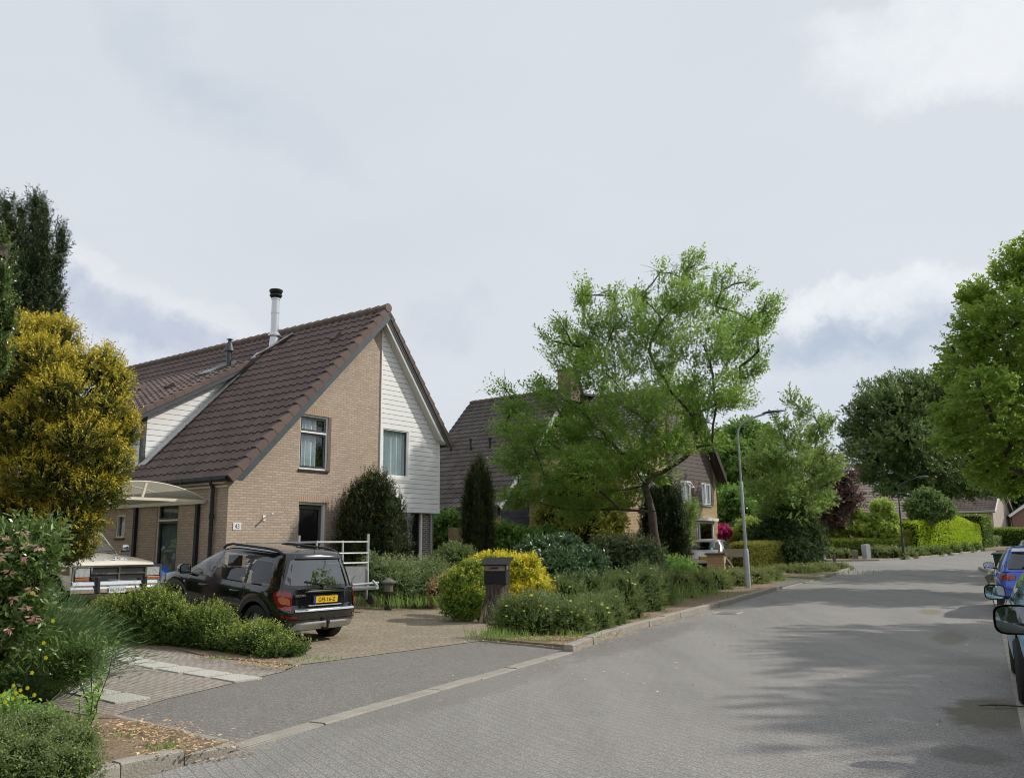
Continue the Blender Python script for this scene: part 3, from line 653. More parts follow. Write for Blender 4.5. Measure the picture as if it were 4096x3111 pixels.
    dp = MB(); dp.tube([(gx + .04, .50, gzv - .03), (gx + .06, .50, gzv - .12), (-.09, .50, gzv - .22), (-.09, .5, -.6)], .05, 10); dp.tube([(-.09, .5, 1.9), (-.09, .5, 2.02)], .065, 10); dp.build('downpipe', BLACK, H)
    # steel flue
    fl = MB(); cx, cy = 4.32, 4.15; zb = E1 + cx * sl
    fl.tube([(cx, cy, zb - .1), (cx, cy, zb + .42)], [.17, .13], 16); fl.tube([(cx, cy, zb + .40), (cx, cy, zb + .44), (cx, cy, zb + .52)], [.2, .2, .13], 16)
    fl.tube([(cx, cy, zb + .5), (cx, cy, zb + 1.68)], .125, 16); fl.tube([(cx, cy, zb + 1.15), (cx, cy, zb + 1.18)], .135, 16); fl.tube([(cx, cy, zb + 1.6), (cx, cy, zb + 1.64)], .14, 16)
    fo = fl.build('flue', mat('steel_flue', (.62, .63, .64), None, rough=.3, metal=.75), ro, smooth=30)
    cp = MB(); cp.lathe([(.0, zb + 1.66), (.15, zb + 1.66), (.2, zb + 1.73), (.2, zb + 1.76), (.13, zb + 1.77), (.13, zb + 1.82), (.19, zb + 1.82), (.22, zb + 1.90), (.2, zb + 1.93), (.0, zb + 1.95)], (cx, cy, 0), n=18); cp.build('flue_cap', BLACK, ro, smooth=30)
    # lead valley
    l = MB()
    for i in range(16):
        a = i / 16; b_ = (i + 1) / 16; P = lambda q: (.35 + 3.7 * q, E1 + (.35 + 3.7 * q) * sl + .12)
        xa, za = P(a); xb, zb_ = P(b_); l.bar((xa, DY - .16, za), (xb + .05, DY - .16, zb_ + .05), .34, .03)
    for i in range(5): l.bar((3.95 + .1 * i, 4.5 - .12 * i, E1 + (3.95 + .1 * i) * sl + .1), (4.25 + .1 * i, 4.0 - .1 * i, E1 + (4.25 + .1 * i) * sl + .1), .34, .03)
    l.build('lead_flashing', mat('pale_lead', (.60, .61, .60), (.45, .46, .46), 6, .6), ro)
    for x, y in ((3.95, .95), ):
        q = MB(); q.bar((x, y, E1 + x * sl + .10), (x + .2, y, E1 + (x + .2) * sl + .15), .22, .12); q.build('roof_vent', TILE, ro)
    # neighbour half: raised shallow roof and white boarded cheek
    xe, ze, xr = .08, 4.93, 4.02; ns = (E1 + xr * sl - ze) / (xr - xe); c3, s3 = 1 / sqrt(1 + ns * ns), ns / sqrt(1 + ns * ns)
    cheek = [(.45, E1 + .45 * sl + .03), (3.93, E1 + 3.93 * sl + .03), (.45, ze + (.45 - xe) * ns)]
    siding('dormer_cheek', cheek, [], lambda u, v, d: (u, DY + d, v), WHITE, H, pitch=.165, thick=.02, v0=3.2)
    r = MB(); tiled(r, (xe - .12 * c3, DY - .32, ze - .12 * s3), (0, 1, 0), (c3, 0, s3), 13.9 - DY + .32, (xr - xe) / c3 + .15)
    dr = r.build('dormer_roof', TILE, H, fixn=False)
    d = MB(); prismroof(d, [(xe - .12, DY - .30, ze - .09), (xe - .12, 13.9, ze - .09), (xr, 13.9, ze + (xr - xe) * ns), (xr, DY - .30, ze + (xr - xe) * ns)], .1); d.build('roof_deck', MT['roof_underlay'], dr)
    b = MB(); n3 = Vector((-s3, 0, c3)); A = Vector((xe - .12, 0, ze - .08)); B = Vector((xr, 0, ze + (xr - xe) * ns))
    b.add([(q.x - n3.x * k, yy, q.z - n3.z * k) for yy in (DY - .34, DY - .30) for q, k in ((A, 0), (B, 0), (B, .2), (A, .2))], [(0, 1, 2, 3), (7, 6, 5, 4), (0, 4, 5, 1), (1, 5, 6, 2), (2, 6, 7, 3), (3, 7, 4, 0)]); b.build('barge_board', SLATEP, H)
    v = MB(); Sd = (xr - xe) / c3 + .1; nc = round(Sd / .34); e3 = Vector((c3, 0, s3))
    for i in range(nc):
        a = A + e3 * (i * Sd / nc - .03); b_ = A + e3 * ((i + 1) * Sd / nc); P = []
        for q, h in ((a, .11), (b_, .07)):
            for yy, hh in ((DY - .37, -.08), (DY - .37, h - .02), (DY - .33, h), (DY - .17, h), (DY - .15, h - .05)):
                z = q + n3 * hh; P.append((z.x, yy, z.z))
        v.add(P, [(0, 1, 6, 5), (1, 2, 7, 6), (2, 3, 8, 7), (3, 4, 9, 8), (0, 4, 3, 2, 1), (5, 6, 7, 8, 9)])
    v.build('verge_tiles', bpy.data.materials['verge_tile'], dr)
    # dormer front (faces the drive) with window
    m = MB(); panel(m, rect(DY, 13.6, E1 - .3, ze + .1), [rect(DY + .25, DY + 2.3, 3.55, 4.75), rect(DY + 3.2, DY + 5.2, 3.55, 4.75)], lambda u, v, d: (.45 + d, u, v), .06); m.build('dormer_front', WHITE, H, fixn=False)
    c = MB(); c.box((.40, DY - .02, E1 + .3), (.52, DY + .09, ze + .1)); c.build('corner_trim', ANTH, H)
    for a in (DY + .25, DY + 3.2): window(H, lambda u, v, d: (.45 + d, u, v), a, a + (2.05 if a < 6 else 2.0), 3.55, 4.75, WHITE, WHITE, fw=.06, curtain=1, rec=.05, vsplits=(a + 1.0,))
    # skylight and grey vent pipe on the raised roof
    P3 = lambda x, y, o_=.0: Vector((x, y, ze + (x - xe) * ns + .06)) + n3 * o_
    s_ = MB(); s_.bar(P3(2.75, 5.55, .03), P3(3.75, 5.55, .03), .78, .07, up=n3); so_ = s_.build('skylight', mat('skylight_frame', (.12, .125, .13), None, rough=.4), dr)
    s_ = MB(); s_.bar(P3(2.83, 5.55, .075), P3(3.67, 5.55, .075), .62, .012, up=n3); s_.build('skylight_glass', mat('sky_glass', (.25, .27, .28), None, rough=.08, spec=.9), dr)
    p_ = MB(); q = P3(3.25, 4.95); p_.tube([q + Vector((0, 0, -.1)), q + Vector((0, 0, .62))], .075, 12); p_.lathe([(.07, .5), (.15, .52), (.13, .6), (.08, .78), (.05, .82), (.05, .88), (.11, .89), (.0, .93)], tuple(q), n=12); p_.build('vent_pipe', SLATEP, dr, smooth=40)
    for x, y in ((1.9, 6.1), (2.4, 8.5)):
        q = MB(); q.bar(P3(x, y, .05), P3(x + .22, y, .08), .22, .1, up=n3); q.build('roof_vent', TILE, dr)
    return H
H1 = house43()
# carport canopy: arched translucent sheet on a white frame, fixed to the side wall
def canopy():
    K = thing('carport_canopy', 'arched translucent canopy on white beams over the driveway beside the side wall', 'canopy', (HX, HY, HB), pi / 2 - AZH)
    ya, yb, x0, x1, z0 = .85, 6.2, -.03, -3.3, 2.36
    arc = [(x0 + (x1 - x0) * i / 16, z0 + .37 * sin(pi * i / 16) ** .8) for i in range(17)]
    m = MB(); m.grid([[(x, y, z) for x, z in arc] for y in (ya, 2.2, 3.5, 4.8, yb)])
    pm = bpy.data.materials.new('dusty_sheet'); pm.use_nodes = True; t = NT(pm.node_tree); p = t.n('ShaderNodeBsdfPrincipled', {'Base Color': (.36, .345, .27), 'Roughness': .6}); tl = t.n('ShaderNodeBsdfTranslucent', {'Color': (.6, .58, .45)}); tp = t.n('ShaderNodeBsdfTransparent', {0: (.8, .8, .75)})
    a = t.n('ShaderNodeMixShader', {0: .45, 1: p.outputs[0], 2: tl.outputs[0]}); bb = t.n('ShaderNodeMixShader', {0: .3, 1: a.outputs[0], 2: tp.outputs[0]}); t.n('ShaderNodeOutputMaterial', {0: bb.outputs[0]})
    m.build('sheet', pm, K, smooth=60)
    f = MB(); f.bar((x0, ya, z0 - .02), (x1, ya, z0 - .02), .05, .065); f.bar((x0, yb, z0 - .02), (x1, yb, z0 - .02), .05, .09); f.bar((x0 - .03, ya, z0 - .03), (x0 - .03, yb, z0 - .03), .06, .09); f.bar((x1, ya, z0 - .03), (x1, yb, z0 - .03), .06, .09)
    for y in (ya, 2.2, 3.5, 4.8, yb): f.tube([(x, y, z + .01) for x, z in arc], .018, 6)
    f.bar((-1.7, ya, z0), (-1.62, ya, z0 + .35), .05, .05, up=(1, 0, 0)); f.build('frame', CREAM, K)
    for y in (1.15, 3.95, 6.0):
        p = MB(); p.box((-.09, y - .05, -.6), (-.012, y + .05, z0 - .08)); p.build('post', BLACK, K)
    for y in (ya + .1, yb):
        p = MB(); p.box((x1 - .05, y - .05, -.7), (x1 + .05, y + .05, z0 - .08)); p.build('post', BLACK, K) if y > 3 else None
canopy()
# things on the sill of the picture window
def on_sill():
    def P(x, y, z): return Vector((*hl(x, y), HB + z))
    sh = MB(); sh.box((5.1, .3, .66), (6.95, .62, .70)); o = sh.build('inner_sill', WHITE, H1)
    m = MB(); m.lathe([(0, 0), (.06, 0), (.085, .16), (.08, .165), (.0, .15)], n=16); o = m.build('pot', mat('white_pot', (.7, .7, .66), None, rough=.35), None, smooth=40)
    t_ = thing('potted_plant', 'spiky green pot plant in a white pot on the picture window sill', 'pot plant', P(6.0, .43, .70)); o.parent = t_
    lf = MB(); rr = random.Random(4)
    for i in range(16):
        an = rr.uniform(0, 6.28); r = rr.uniform(.1, .26); h = rr.uniform(.12, .3); lf.tube([(0, 0, .14), (cos(an) * r * .5, sin(an) * r * .35, .16 + h), (cos(an) * r, sin(an) * r * .6, .14 + h * .8)], [.008, .012, .002], 4)
    lf.build('leaves', mat('pot_leaf', (.10, .2, .05), (.16, .28, .08), 10, .5), t_)
    m = MB(); m.lathe([(0, 0), (.09, 0), (.13, .1), (.11, .2), (.045, .3), (.04, .36), (.07, .41), (.06, .41), (.0, .3)], n=18); o = m.build('vase', mat('mottled_clay', (.30, .16, .11), (.16, .09, .07), 12, .5), None, smooth=50); o.location = P(6.55, .42, .70); tag(o, 'round brown clay vase at the right of the picture window', 'vase')
    m = MB(); m.box((-.13, -.02, 0), (.13, 0, .28)); m.box((-.1, -.026, .03), (.1, -.02, .25), 1); o = m.build('picture_frame', [WHITE, mat('grey_photo', (.35, .36, .35), None)]); o.location = P(5.55, .42, .70); o.rotation_euler = (R(-8), 0, pi / 2 - AZH); tag(o, 'small white picture frame leaning on the picture window sill', 'picture frame')
on_sill()
# ================================================================ HOUSE 2 (behind the street tree)
def house2():
    X2, Y2, B2 = 4.8, 37.6, .6
    H = thing('brick_house', 'brick house behind the street tree, navy and brown boarding under a steep mossy roof', 'house', (X2, Y2, B2), pi / 2 - AZH)
    sl = 1.03; ex, ez = -2.24, 2.9; rx, rz = 3.45, 8.76
    FG = lambda u, v, d: (u, d, v); y1 = 11.4
    m = MB()
    m.add([(ex + .2, 5.12, -.7), (0, 5.12, -.7), (0, 5.12, 5.0), (ex + .2, 5.12, ez + .2)], [(0, 1, 2, 3)])
    m.add([(ex + .2, 5.12, -.7), (ex + .2, y1, -.7), (ex + .2, y1, ez + .1), (ex + .2, 5.12, ez + .1)], [(0, 1, 2, 3)])
    m.add([(ex + .2, y1, -.7), (9.5, y1, -.7), (9.5, y1, 4), (rx, y1, rz - .1), (ex + .2, y1, ez + .1)], [(0, 1, 2, 3, 4)])
    panel(m, rect(0, 5.12, -.7, 5.0), [rect(3.3, 4.4, 2.9, 4.1)], lambda u, v, d: (d, u, v), .1)
    holes = [rect(5.5, 6.67, 2.92, 4.1), rect(7.87, 9.02, 2.92, 4.1), rect(7.25, 9.2, .75, 2.1), rect(1.6, 3.2, .1, 2.3), rect(1.4, 3.4, 3.1, 4.2)]
    panel(m, [(0, -.7), (9.75, -.7), (9.75, 4.7), (6.2, 8.9), (0, 5.0)], holes, FG, .1)
    m.add([(9.75, 0, -.7), (9.75, y1, -.7), (9.75, y1, 4.7), (9.75, 0, 4.7)], [(0, 1, 2, 3)])
    m.build('wall', BRICK2, H, fixn=False)
    siding('gable_boarding', [(4.25, 2.98), (9.3, 2.98), (9.3, 4.9), (6.5, 8.3), (4.25, 7.2)], [[(5.5, 2.99), (6.67, 2.99), (6.67, 4.1), (5.5, 4.1)], [(7.87, 2.99), (9.02, 2.99), (9.02, 4.1), (7.87, 4.1)], [(7.4, 6.05), (8.25, 6.05), (8.25, 6.8), (7.4, 6.8)]], FG, BROWNB, H, pitch=.2, thick=.06, v0=2.98, depth=.03)
    siding('side_boarding', [(ex + .15, 1.25), (0, 1.25), (0, 5.0), (ex + .15, ez + .25)], [], lambda u, v, d: (u, 5.1 + d, v), NAVY, H, pitch=.2, thick=.05, v0=1.25, depth=.03)
    nb = MB(); nb.box((ex - .02, 5.2, ez - .55), (ex + .19, y1, ez - .18)); nb.build('fascia', NAVY, H)
    gt = MB(); gt.tube([(ex - .1, 5.0, ez - .12), (ex - .1, y1, ez - .12)], .06, 8); gt.tube([(ex - .1, 4.98, ez - .1), (ex - .1, 5.05, ez - .1)], .09, 8); gt.build('gutter', ZINC, H)
    eu = Vector((1, 0, sl)).normalized(); S = sqrt((rx - ex) ** 2 + (rz - ez) ** 2) + .15
    r = MB(); tiled(r, (ex - .15, 4.95, ez - .15), (0, 1, 0), eu, y1 - 4.8, S, cw=.33)
    tiled(r, (0, -.3, 4.95), (0, 1, 0), Vector((6.2, 0, 3.95)), 5.6, sqrt(6.2 ** 2 + 3.95 ** 2), tw=.3)
    tiled(r, (9.95, -.3, 4.45), (0, 1, 0), Vector((-3.75, 0, 4.45)), y1 + .3, sqrt(3.75 ** 2 + 4.45 ** 2))
    ro = r.build('roof', TILE2, H, fixn=False)
    d = MB(); prismroof(d, [(ex - .15, 4.9, ez - .15), (ex - .15, y1, ez - .15), (rx, y1, rz), (rx, 4.9, rz)], .15)
    prismroof(d, [(0, -.4, 4.95), (0, 5.3, 4.95), (6.2, 5.3, 8.9), (6.2, -.4, 8.9)], .12); prismroof(d, [(9.95, -.4, 4.45), (9.95, y1, 4.45), (6.2, y1, 8.9), (6.2, -.4, 8.9)], .12)
    prismroof(d, [(rx, 4.9, rz), (rx, y1, rz), (6.2, y1, 8.9), (6.2, 4.9, 8.9)], .12)
    d.build('roof_deck', MT['roof_underlay'], ro)
    rd = MB(); y = 4.95
    while y < y1: rd.tube([(rx, y, rz + .06), (rx, y + .42, rz + .04)], [.13, .11], 8); y += .38
    rd.build('ridge_tiles', bpy.data.materials['ridge_tile'], ro)
    b = MB(); A = Vector((ex - .2, 0, ez - .2)); B = Vector((rx, 0, rz)); nrm = Vector((-sl, 0, 1)).normalized()
    b.add([(q.x - nrm.x * k, yy, q.z - nrm.z * k) for yy in (4.88, 4.93) for q, k in ((A, -.06), (B, -.06), (B, .16), (A, .16))], [(0, 1, 2, 3), (7, 6, 5, 4), (0, 4, 5, 1), (1, 5, 6, 2), (2, 6, 7, 3), (3, 7, 4, 0)])
    b.build('verge_trim', LEAD, H)
    for yy0, yy1, k0, k1 in ((-.52, -.46, -.1, .28), (-.46, .0, .16, .2)):
        for (ax, az_), (bx, bz) in (((10.0, 4.38), (6.2, 8.88)), ((-.1, 4.85), (6.2, 8.88))):
            q = [(ax, yy0, az_ - k0), (bx, yy0, bz - k0), (bx, yy0, bz - k1), (ax, yy0, az_ - k1)]; q += [(a_, yy1, c_) for a_, _, c_ in q]
            b = MB(); b.add(q, [(0, 1, 2, 3), (7, 6, 5, 4), (0, 4, 5, 1), (1, 5, 6, 2), (2, 6, 7, 3), (3, 7, 4, 0)]); b.build('barge_board' if yy0 < -.5 else 'soffit', mat('dark_brown_paint', (.05, .035, .03), None), H)
    c = MB(); c.box((3.1, 4.6, 8.2), (3.95, 5.4, 9.75)); c.box((3.05, 4.55, 9.75), (4.0, 5.45, 9.85)); c.build('chimney', mat('chimney_brick', (.14, .09, .07), (.2, .13, .1), 14, .9), ro)
    for a, b_, cc, dd, vs in ((5.5, 6.67, 2.92, 4.1, (6.1,)), (7.87, 9.02, 2.92, 4.1, (8.42,)), (1.4, 3.4, 3.1, 4.2, (2.4,))):
        window(H, FG, a, b_, cc, dd, WHITE, WHITE, fw=.06, vsplits=vs, curtain=1, rec=.02, sill=BROWNB, inner=.05)
    window(H, FG, 7.25, 9.2, .75, 2.1, WHITE, None, fw=.06, vsplits=(7.55,), rec=.05, sill=WHITE, gl=GLASSD, name='picture_window')
    window(H, FG, 1.6, 3.2, .1, 2.3, WHITE, None, fw=.06, vsplits=(2.3,), rec=.05, gl=GLASSD, curtain=1, name='glazed_door')
    window(H, lambda u, v, d: (d, u, v), 3.3, 4.4, 2.9, 4.1, WHITE, WHITE, fw=.07, vsplits=(3.85,), rec=.03, curtain=1)
    window(H, FG, 7.4, 8.25, 6.05, 6.8, WHITE, WHITE, fw=.06, vsplits=(7.82,), rec=-.02, curtain=1)
    aw = MB(); aw.box((7.0, -.22, 2.16), (9.4, .0, 2.30)); aw.build('awning_case', WHITE, H)
    op = MB(); op.T = Matrix.Translation((6.15, -.05, 4.05)) @ Matrix.Rotation(R(-35), 4, 'X')
    for p in (rect(0, .48, -.36, -.31), rect(0, .48, -.05, 0), rect(0, .05, -.31, -.05), rect(.43, .48, -.31, -.05)): op.prism(p, .04, lambda u, v, d: (u, d, v))
    op.build('open_casement', WHITE, H)
    dp = MB(); dp.tube([(-.08, .5, 4.9), (-.08, .5, -.6)], .05, 8); dp.build('downpipe', SLATEP, H)
    for x, y, h in ((.58, 10.4, .45), (.47, 8.98, .65), (.51, 7.78, .55)):
        z = ez + (x - ex) * sl; p = MB(); p.tube([(x, y, z - .1), (x, y, z + h)], .06, 10); p.lathe([(.06, h - .1), (.1, h - .08), (.1, h + .02), (0, h + .06)], (x, y, z), n=10); p.build('vent_pipe', BLACK, ro, smooth=40)
    return H
house2()
# ================================================================ VEHICLES
def paint(name, c, metal=.35, rough=.32): return mat(name, c, None, rough=rough, metal=metal, coat=1.0)
LAMPR = mat('red_lens', (.30, .008, .01), (.22, .006, .008), 20, .12, coat=1); LAMPA = mat('amber_lens', (.60, .22, .08), (.45, .15, .07), 20, .15, coat=1); LAMPW = mat('clear_lens', (.62, .64, .66), (.42, .43, .45), 25, .1, coat=1)
PLY = mat('plate_yellow', (.80, .48, .015), None, rough=.4); PLB = mat('plate_blue', (.01, .06, .35), None, rough=.4); INK = mat('plate_black', (.012, .012, .012), None)
SEAT = mat('seat_fabric', (.045, .045, .05), None, rough=.9)
def lerp(a, b, f): return a + (b - a) * f
def interp(x, pts):
    if x <= pts[0][0]: return pts[0][1]
    for (a, p), (b, q) in zip(pts, pts[1:]):
        if x <= b: f = (x - a) / (b - a); f = f * f * (3 - 2 * f) if False else f; return p + (q - p) * f
    return pts[-1][1]
class Car:
    """x forward, y left, z up, origin on the ground at the middle. sections given by height"""
    def __init__(s, P): s.P = P
    def w(s, z, x=None):
        P = s.P
        if z <= P['belt'] + 1e-6: W = interp(z, P['wlow']); a0, a1 = interp(z, P['rear']), interp(z, P['front'])
        else: W = interp(z, P['wtop']); a0, a1 = interp(z, P['grear']), interp(z, P['gfront'])
        return W, a0, a1
    def ys(s, x, z):
        W, a0, a1 = s.w(z); c, h = (a0 + a1) / 2, (a1 - a0) / 2; n = s.P['n'] if z <= s.P['belt'] + 1e-6 else s.P.get('ng', s.P['n']); q = min(abs((x - c) / h), .9999)
        return W * (1 - q ** n) ** (1 / n)
    def xe(s, y, z, rear=True):
        W, a0, a1 = s.w(z); c, h = (a0 + a1) / 2, (a1 - a0) / 2; n = s.P['n'] if z <= s.P['belt'] + 1e-6 else s.P.get('ng', s.P['n']); q = min(abs(y / W), .9999)
        e = h * (1 - q ** n) ** (1 / n); return c - e if rear else c + e
    def loop(s, z, N=64, M=14):
        W, a0, a1 = s.w(z); c, h = (a0 + a1) / 2, (a1 - a0) / 2; pts = []
        n = s.P['n'] if z <= s.P['belt'] + 1e-6 else s.P.get('ng', s.P['n']); qa = (1 - .80 ** n) ** (1 / n)
        X = [c - h * qa + 2 * h * qa * i / N for i in range(N + 1)]
        # switch point where |y|/W = .80
        yy = lambda x: W * (1 - min(abs((x - c) / h), .99999) ** n) ** (1 / n)
        left = [(x, yy(x)) for x in X]
        front = [(s.xe(W * .80 * (1 - 2 * i / M), z, False), W * .80 * (1 - 2 * i / M)) for i in range(1, M)]
        right = [(x, -yy(x)) for x in reversed(X)]
        rear = [(s.xe(-W * .80 * (1 - 2 * i / M), z, True), -W * .80 * (1 - 2 * i / M)) for i in range(1, M)]
        return left + front + right + rear, N, M
    def build(s, root, pm, under=True):
        P = s.P; belt, bot = P['belt'], P['bot']; zs = P.get('zs') or [bot + (belt - bot) * i / 11 for i in range(12)]
        wr, axles, wz = P['arch'], P['axles'], P['wr']
        m = MB(); L = []
        for z in zs:
            lp, N, M = s.loop(z); row = []
            for x, y in lp:
                f = (z - bot) / (belt - bot); zl = bot
                for ax in axles:
                    if abs(x - ax) < wr and abs(y) > P['W'] * .36: zl = max(zl, wz + sqrt(wr * wr - (x - ax) ** 2))
                zt = interp(x, P['hood']); row.append((x, y, zl + f * (zt - zl)))
            L.append(row)
        n = len(L[0]); vs = [p for r in L for p in r]
        fs = [(i * n + j, i * n + (j + 1) % n, (i + 1) * n + (j + 1) % n, (i + 1) * n + j) for i in range(len(L) - 1) for j in range(n)]
        m.add(vs, fs)
        # cap (bonnet and shelf)
        lp, N, M = s.loop(belt); top = L[-1]; K = 10; rows = []
        for i in range(N + 1):
            x, y, z = top[i]; rows.append([(x, y * (1 - 2 * k / K), z + P.get('crown', .05) * (1 - (1 - 2 * k / K) ** 2) * min(1, abs(y) / (.5 * P['W']))) for k in range(K + 1)])
        m.grid(rows)
        fr = [(x, y, interp(x, P['hood'])) for x, y in lp[N + 1:N + M]]
        m.add([rows[N][k] for k in range(K + 1)] + fr[::1], [tuple([k for k in range(K + 1)] + [K + 1 + i for i in reversed(range(len(fr)))])])
        re = [(x, y, interp(x, P['hood'])) for x, y in lp[2 * N + M + 1:]]
        m.add([rows[0][k] for k in range(K + 1)] + re, [tuple([k for k in range(K, -1, -1)] + [K + 1 + i for i in reversed(range(len(re)))])])
        # greenhouse
        zr = P['H']; gz_ = [belt + .0005 + (zr - belt) * f for f in (0, .08, .2, .32, .44, .56, .68, .78, .86, .91, .945, .97, .988, 1.0)]
        L = []
        for z in gz_: lp, N, M = s.loop(z); L.append([(x, y, z) for x, y in lp])
        wins = P['wins']; n = len(L[0])
        def inside(p):
            x, y, z = p
            for poly in wins:
                xs = [q[0] for q in poly]; c = False; j = len(poly) - 1
                for i in range(len(poly)):
                    (xi, zi), (xj, zj) = poly[i], poly[j]
                    if (zi > z) != (zj > z) and x < (xj - xi) * (z - zi) / (zj - zi) + xi: c = not c
                    j = i
                if c: return True
            return False
        vs = [p for r in L for p in r]; fs = []
        for i in range(len(L) - 1):
            for j in range(n):
                f = (i * n + j, i * n + (j + 1) % n, (i + 1) * n + (j + 1) % n, (i + 1) * n + j); cpt = [sum(vs[k][a] for k in f) / 4 for a in range(3)]
                side = j < N or N + M <= j < 2 * N + M
                if side and inside(cpt): continue
                if not side and P['rw'][0] < cpt[2] < P['rw'][1] and abs(cpt[1]) < s.w(cpt[2])[0] * .78: continue
                fs.append(f)
        m.add(vs, fs)
        top = L[-1]; rows = []
        for i in range(N + 1):
            x, y, z = top[i]; rows.append([(x, y * (1 - 2 * k / K), z + P.get('rcrown', .035) * (1 - (1 - 2 * k / K) ** 2) * min(1, abs(y) / (.35 * P['W']))) for k in range(K + 1)])
        m.grid(rows)
        for a, q, rv in ((N, lp[N + 1:N + M], 0), (0, lp[2 * N + M + 1:], 1)):
            pts = [(x, y, zr) for x, y in q]; ks = list(range(K + 1)) if not rv else list(range(K, -1, -1))
            m.add([rows[a][k] for k in range(K + 1)] + pts, [tuple(ks + [K + 1 + i for i in reversed(range(len(pts)))])])
        bm = bmesh.new(); tmp = bpy.data.meshes.new('t'); tmp.from_pydata(m.v, [], m.f); bm.from_mesh(tmp); bmesh.ops.remove_doubles(bm, verts=bm.verts, dist=.0004); bmesh.ops.recalc_face_normals(bm, faces=bm.faces)
        me = bpy.data.meshes.new('body'); bm.to_mesh(me); bm.free(); me.materials.append(pm); me.polygons.foreach_set('use_smooth', [True] * len(me.polygons)); me.set_sharp_from_angle(angle=R(38))
        o = bpy.data.objects.new('body', me); C.objects.link(o); o.parent = root
        # underside and seats
        u = MB(); a0, a1 = interp(bot, P['rear']), interp(bot, P['front']); u.box((a0 + .12, -P['W'] * .34, bot - .04), (a1 - .12, P['W'] * .34, belt * .62))
        for ax in axles: u.box((ax - wr, -P['W'] * .345, bot + .05), (ax + wr, P['W'] * .345, wz + wr + .02))
        u.box((a0 + .25, -P['W'] * .47, bot + .02), (axles[0] - wr - .02, P['W'] * .47, belt - .15)) if False else None
        for sx in (-1, 1): u.box((axles[1] + wr, sx * P['W'] * .34, bot), (axles[0] - wr, sx * P['W'] * .47, bot + .12))
        u.build('underbody', BLACK, root)
        se = MB()
        for x in P['seats']:
            for y in (-.37, .37): se.box((x - .06, y - .22, belt - .3), (x + .08, y + .22, belt + .16)); se.box((x - .05, y - .12, belt + .18), (x + .05, y + .12, belt + .38))
        se.box((P['seats'][0] - .3, -P['W'] * .42, belt - .32), (P['seats'][0] + 1.0, P['W'] * .42, belt - .3)); se.build('seat', SEAT, root, bevel=.03)
        return o
    def side(s, name, poly, mt, root, off_=.006, sy=1, step=.07, th=.0):
        bm = bmesh.new(); vs = [bm.verts.new((x, z, 0)) for x, z in poly]
        for a in tessellate_polygon([[Vector((x, z, 0)) for x, z in poly]]):
            try: bm.faces.new([vs[i] for i in a])
            except ValueError: pass
        for ax in (0, 1):
            lo, hi = min(p[ax] for p in poly), max(p[ax] for p in poly); k = lo + step
            while k < hi: bmesh.ops.bisect_plane(bm, geom=bm.verts[:] + bm.edges[:] + bm.faces[:], plane_co=(k, 0, 0) if ax == 0 else (0, k, 0), plane_no=(1, 0, 0) if ax == 0 else (0, 1, 0)); k += step
        if th:
            r = bmesh.ops.extrude_edge_only(bm, edges=[e for e in bm.edges if e.is_boundary]); back = set(v for v in r['geom'] if isinstance(v, bmesh.types.BMVert))
        else: back = set()
        for v in bm.verts: x, z = v.co.x, v.co.y; v.co = Vector((x, sy * (s.ys(x, z) + (off_ if v not in back else off_ - th)), z))
        me = bpy.data.meshes.new(name); bm.to_mesh(me); bm.free(); me.materials.append(mt); me.polygons.foreach_set('use_smooth', [True] * len(me.polygons)); me.set_sharp_from_angle(angle=R(40))
        o = bpy.data.objects.new(name, me); C.objects.link(o); o.parent = root; return o
    def end(s, name, poly, mt, root, rear=True, off_=.006, step=.07, th=0.):
        bm = bmesh.new(); vs = [bm.verts.new((y, z, 0)) for y, z in poly]
        for a in tessellate_polygon([[Vector((x, z, 0)) for x, z in poly]]):
            try: bm.faces.new([vs[i] for i in a])
            except ValueError: pass
        for ax in (0, 1):
            lo, hi = min(p[ax] for p in poly), max(p[ax] for p in poly); k = lo + step
            while k < hi: bmesh.ops.bisect_plane(bm, geom=bm.verts[:] + bm.edges[:] + bm.faces[:], plane_co=(k, 0, 0) if ax == 0 else (0, k, 0), plane_no=(1, 0, 0) if ax == 0 else (0, 1, 0)); k += step
        if th:
            r = bmesh.ops.extrude_edge_only(bm, edges=[e for e in bm.edges if e.is_boundary]); back = set(v for v in r['geom'] if isinstance(v, bmesh.types.BMVert))
        else: back = set()
        sg = -1 if rear else 1
        for v in bm.verts: y, z = v.co.x, v.co.y; v.co = Vector((s.xe(y, z, rear) + sg * (off_ if v not in back else off_ - th), y, z))
        me = bpy.data.meshes.new(name); bm.to_mesh(me); bm.free(); me.materials.append(mt); me.polygons.foreach_set('use_smooth', [True] * len(me.polygons)); me.set_sharp_from_angle(angle=R(40))
        o = bpy.data.objects.new(name, me); C.objects.link(o); o.parent = root; return o
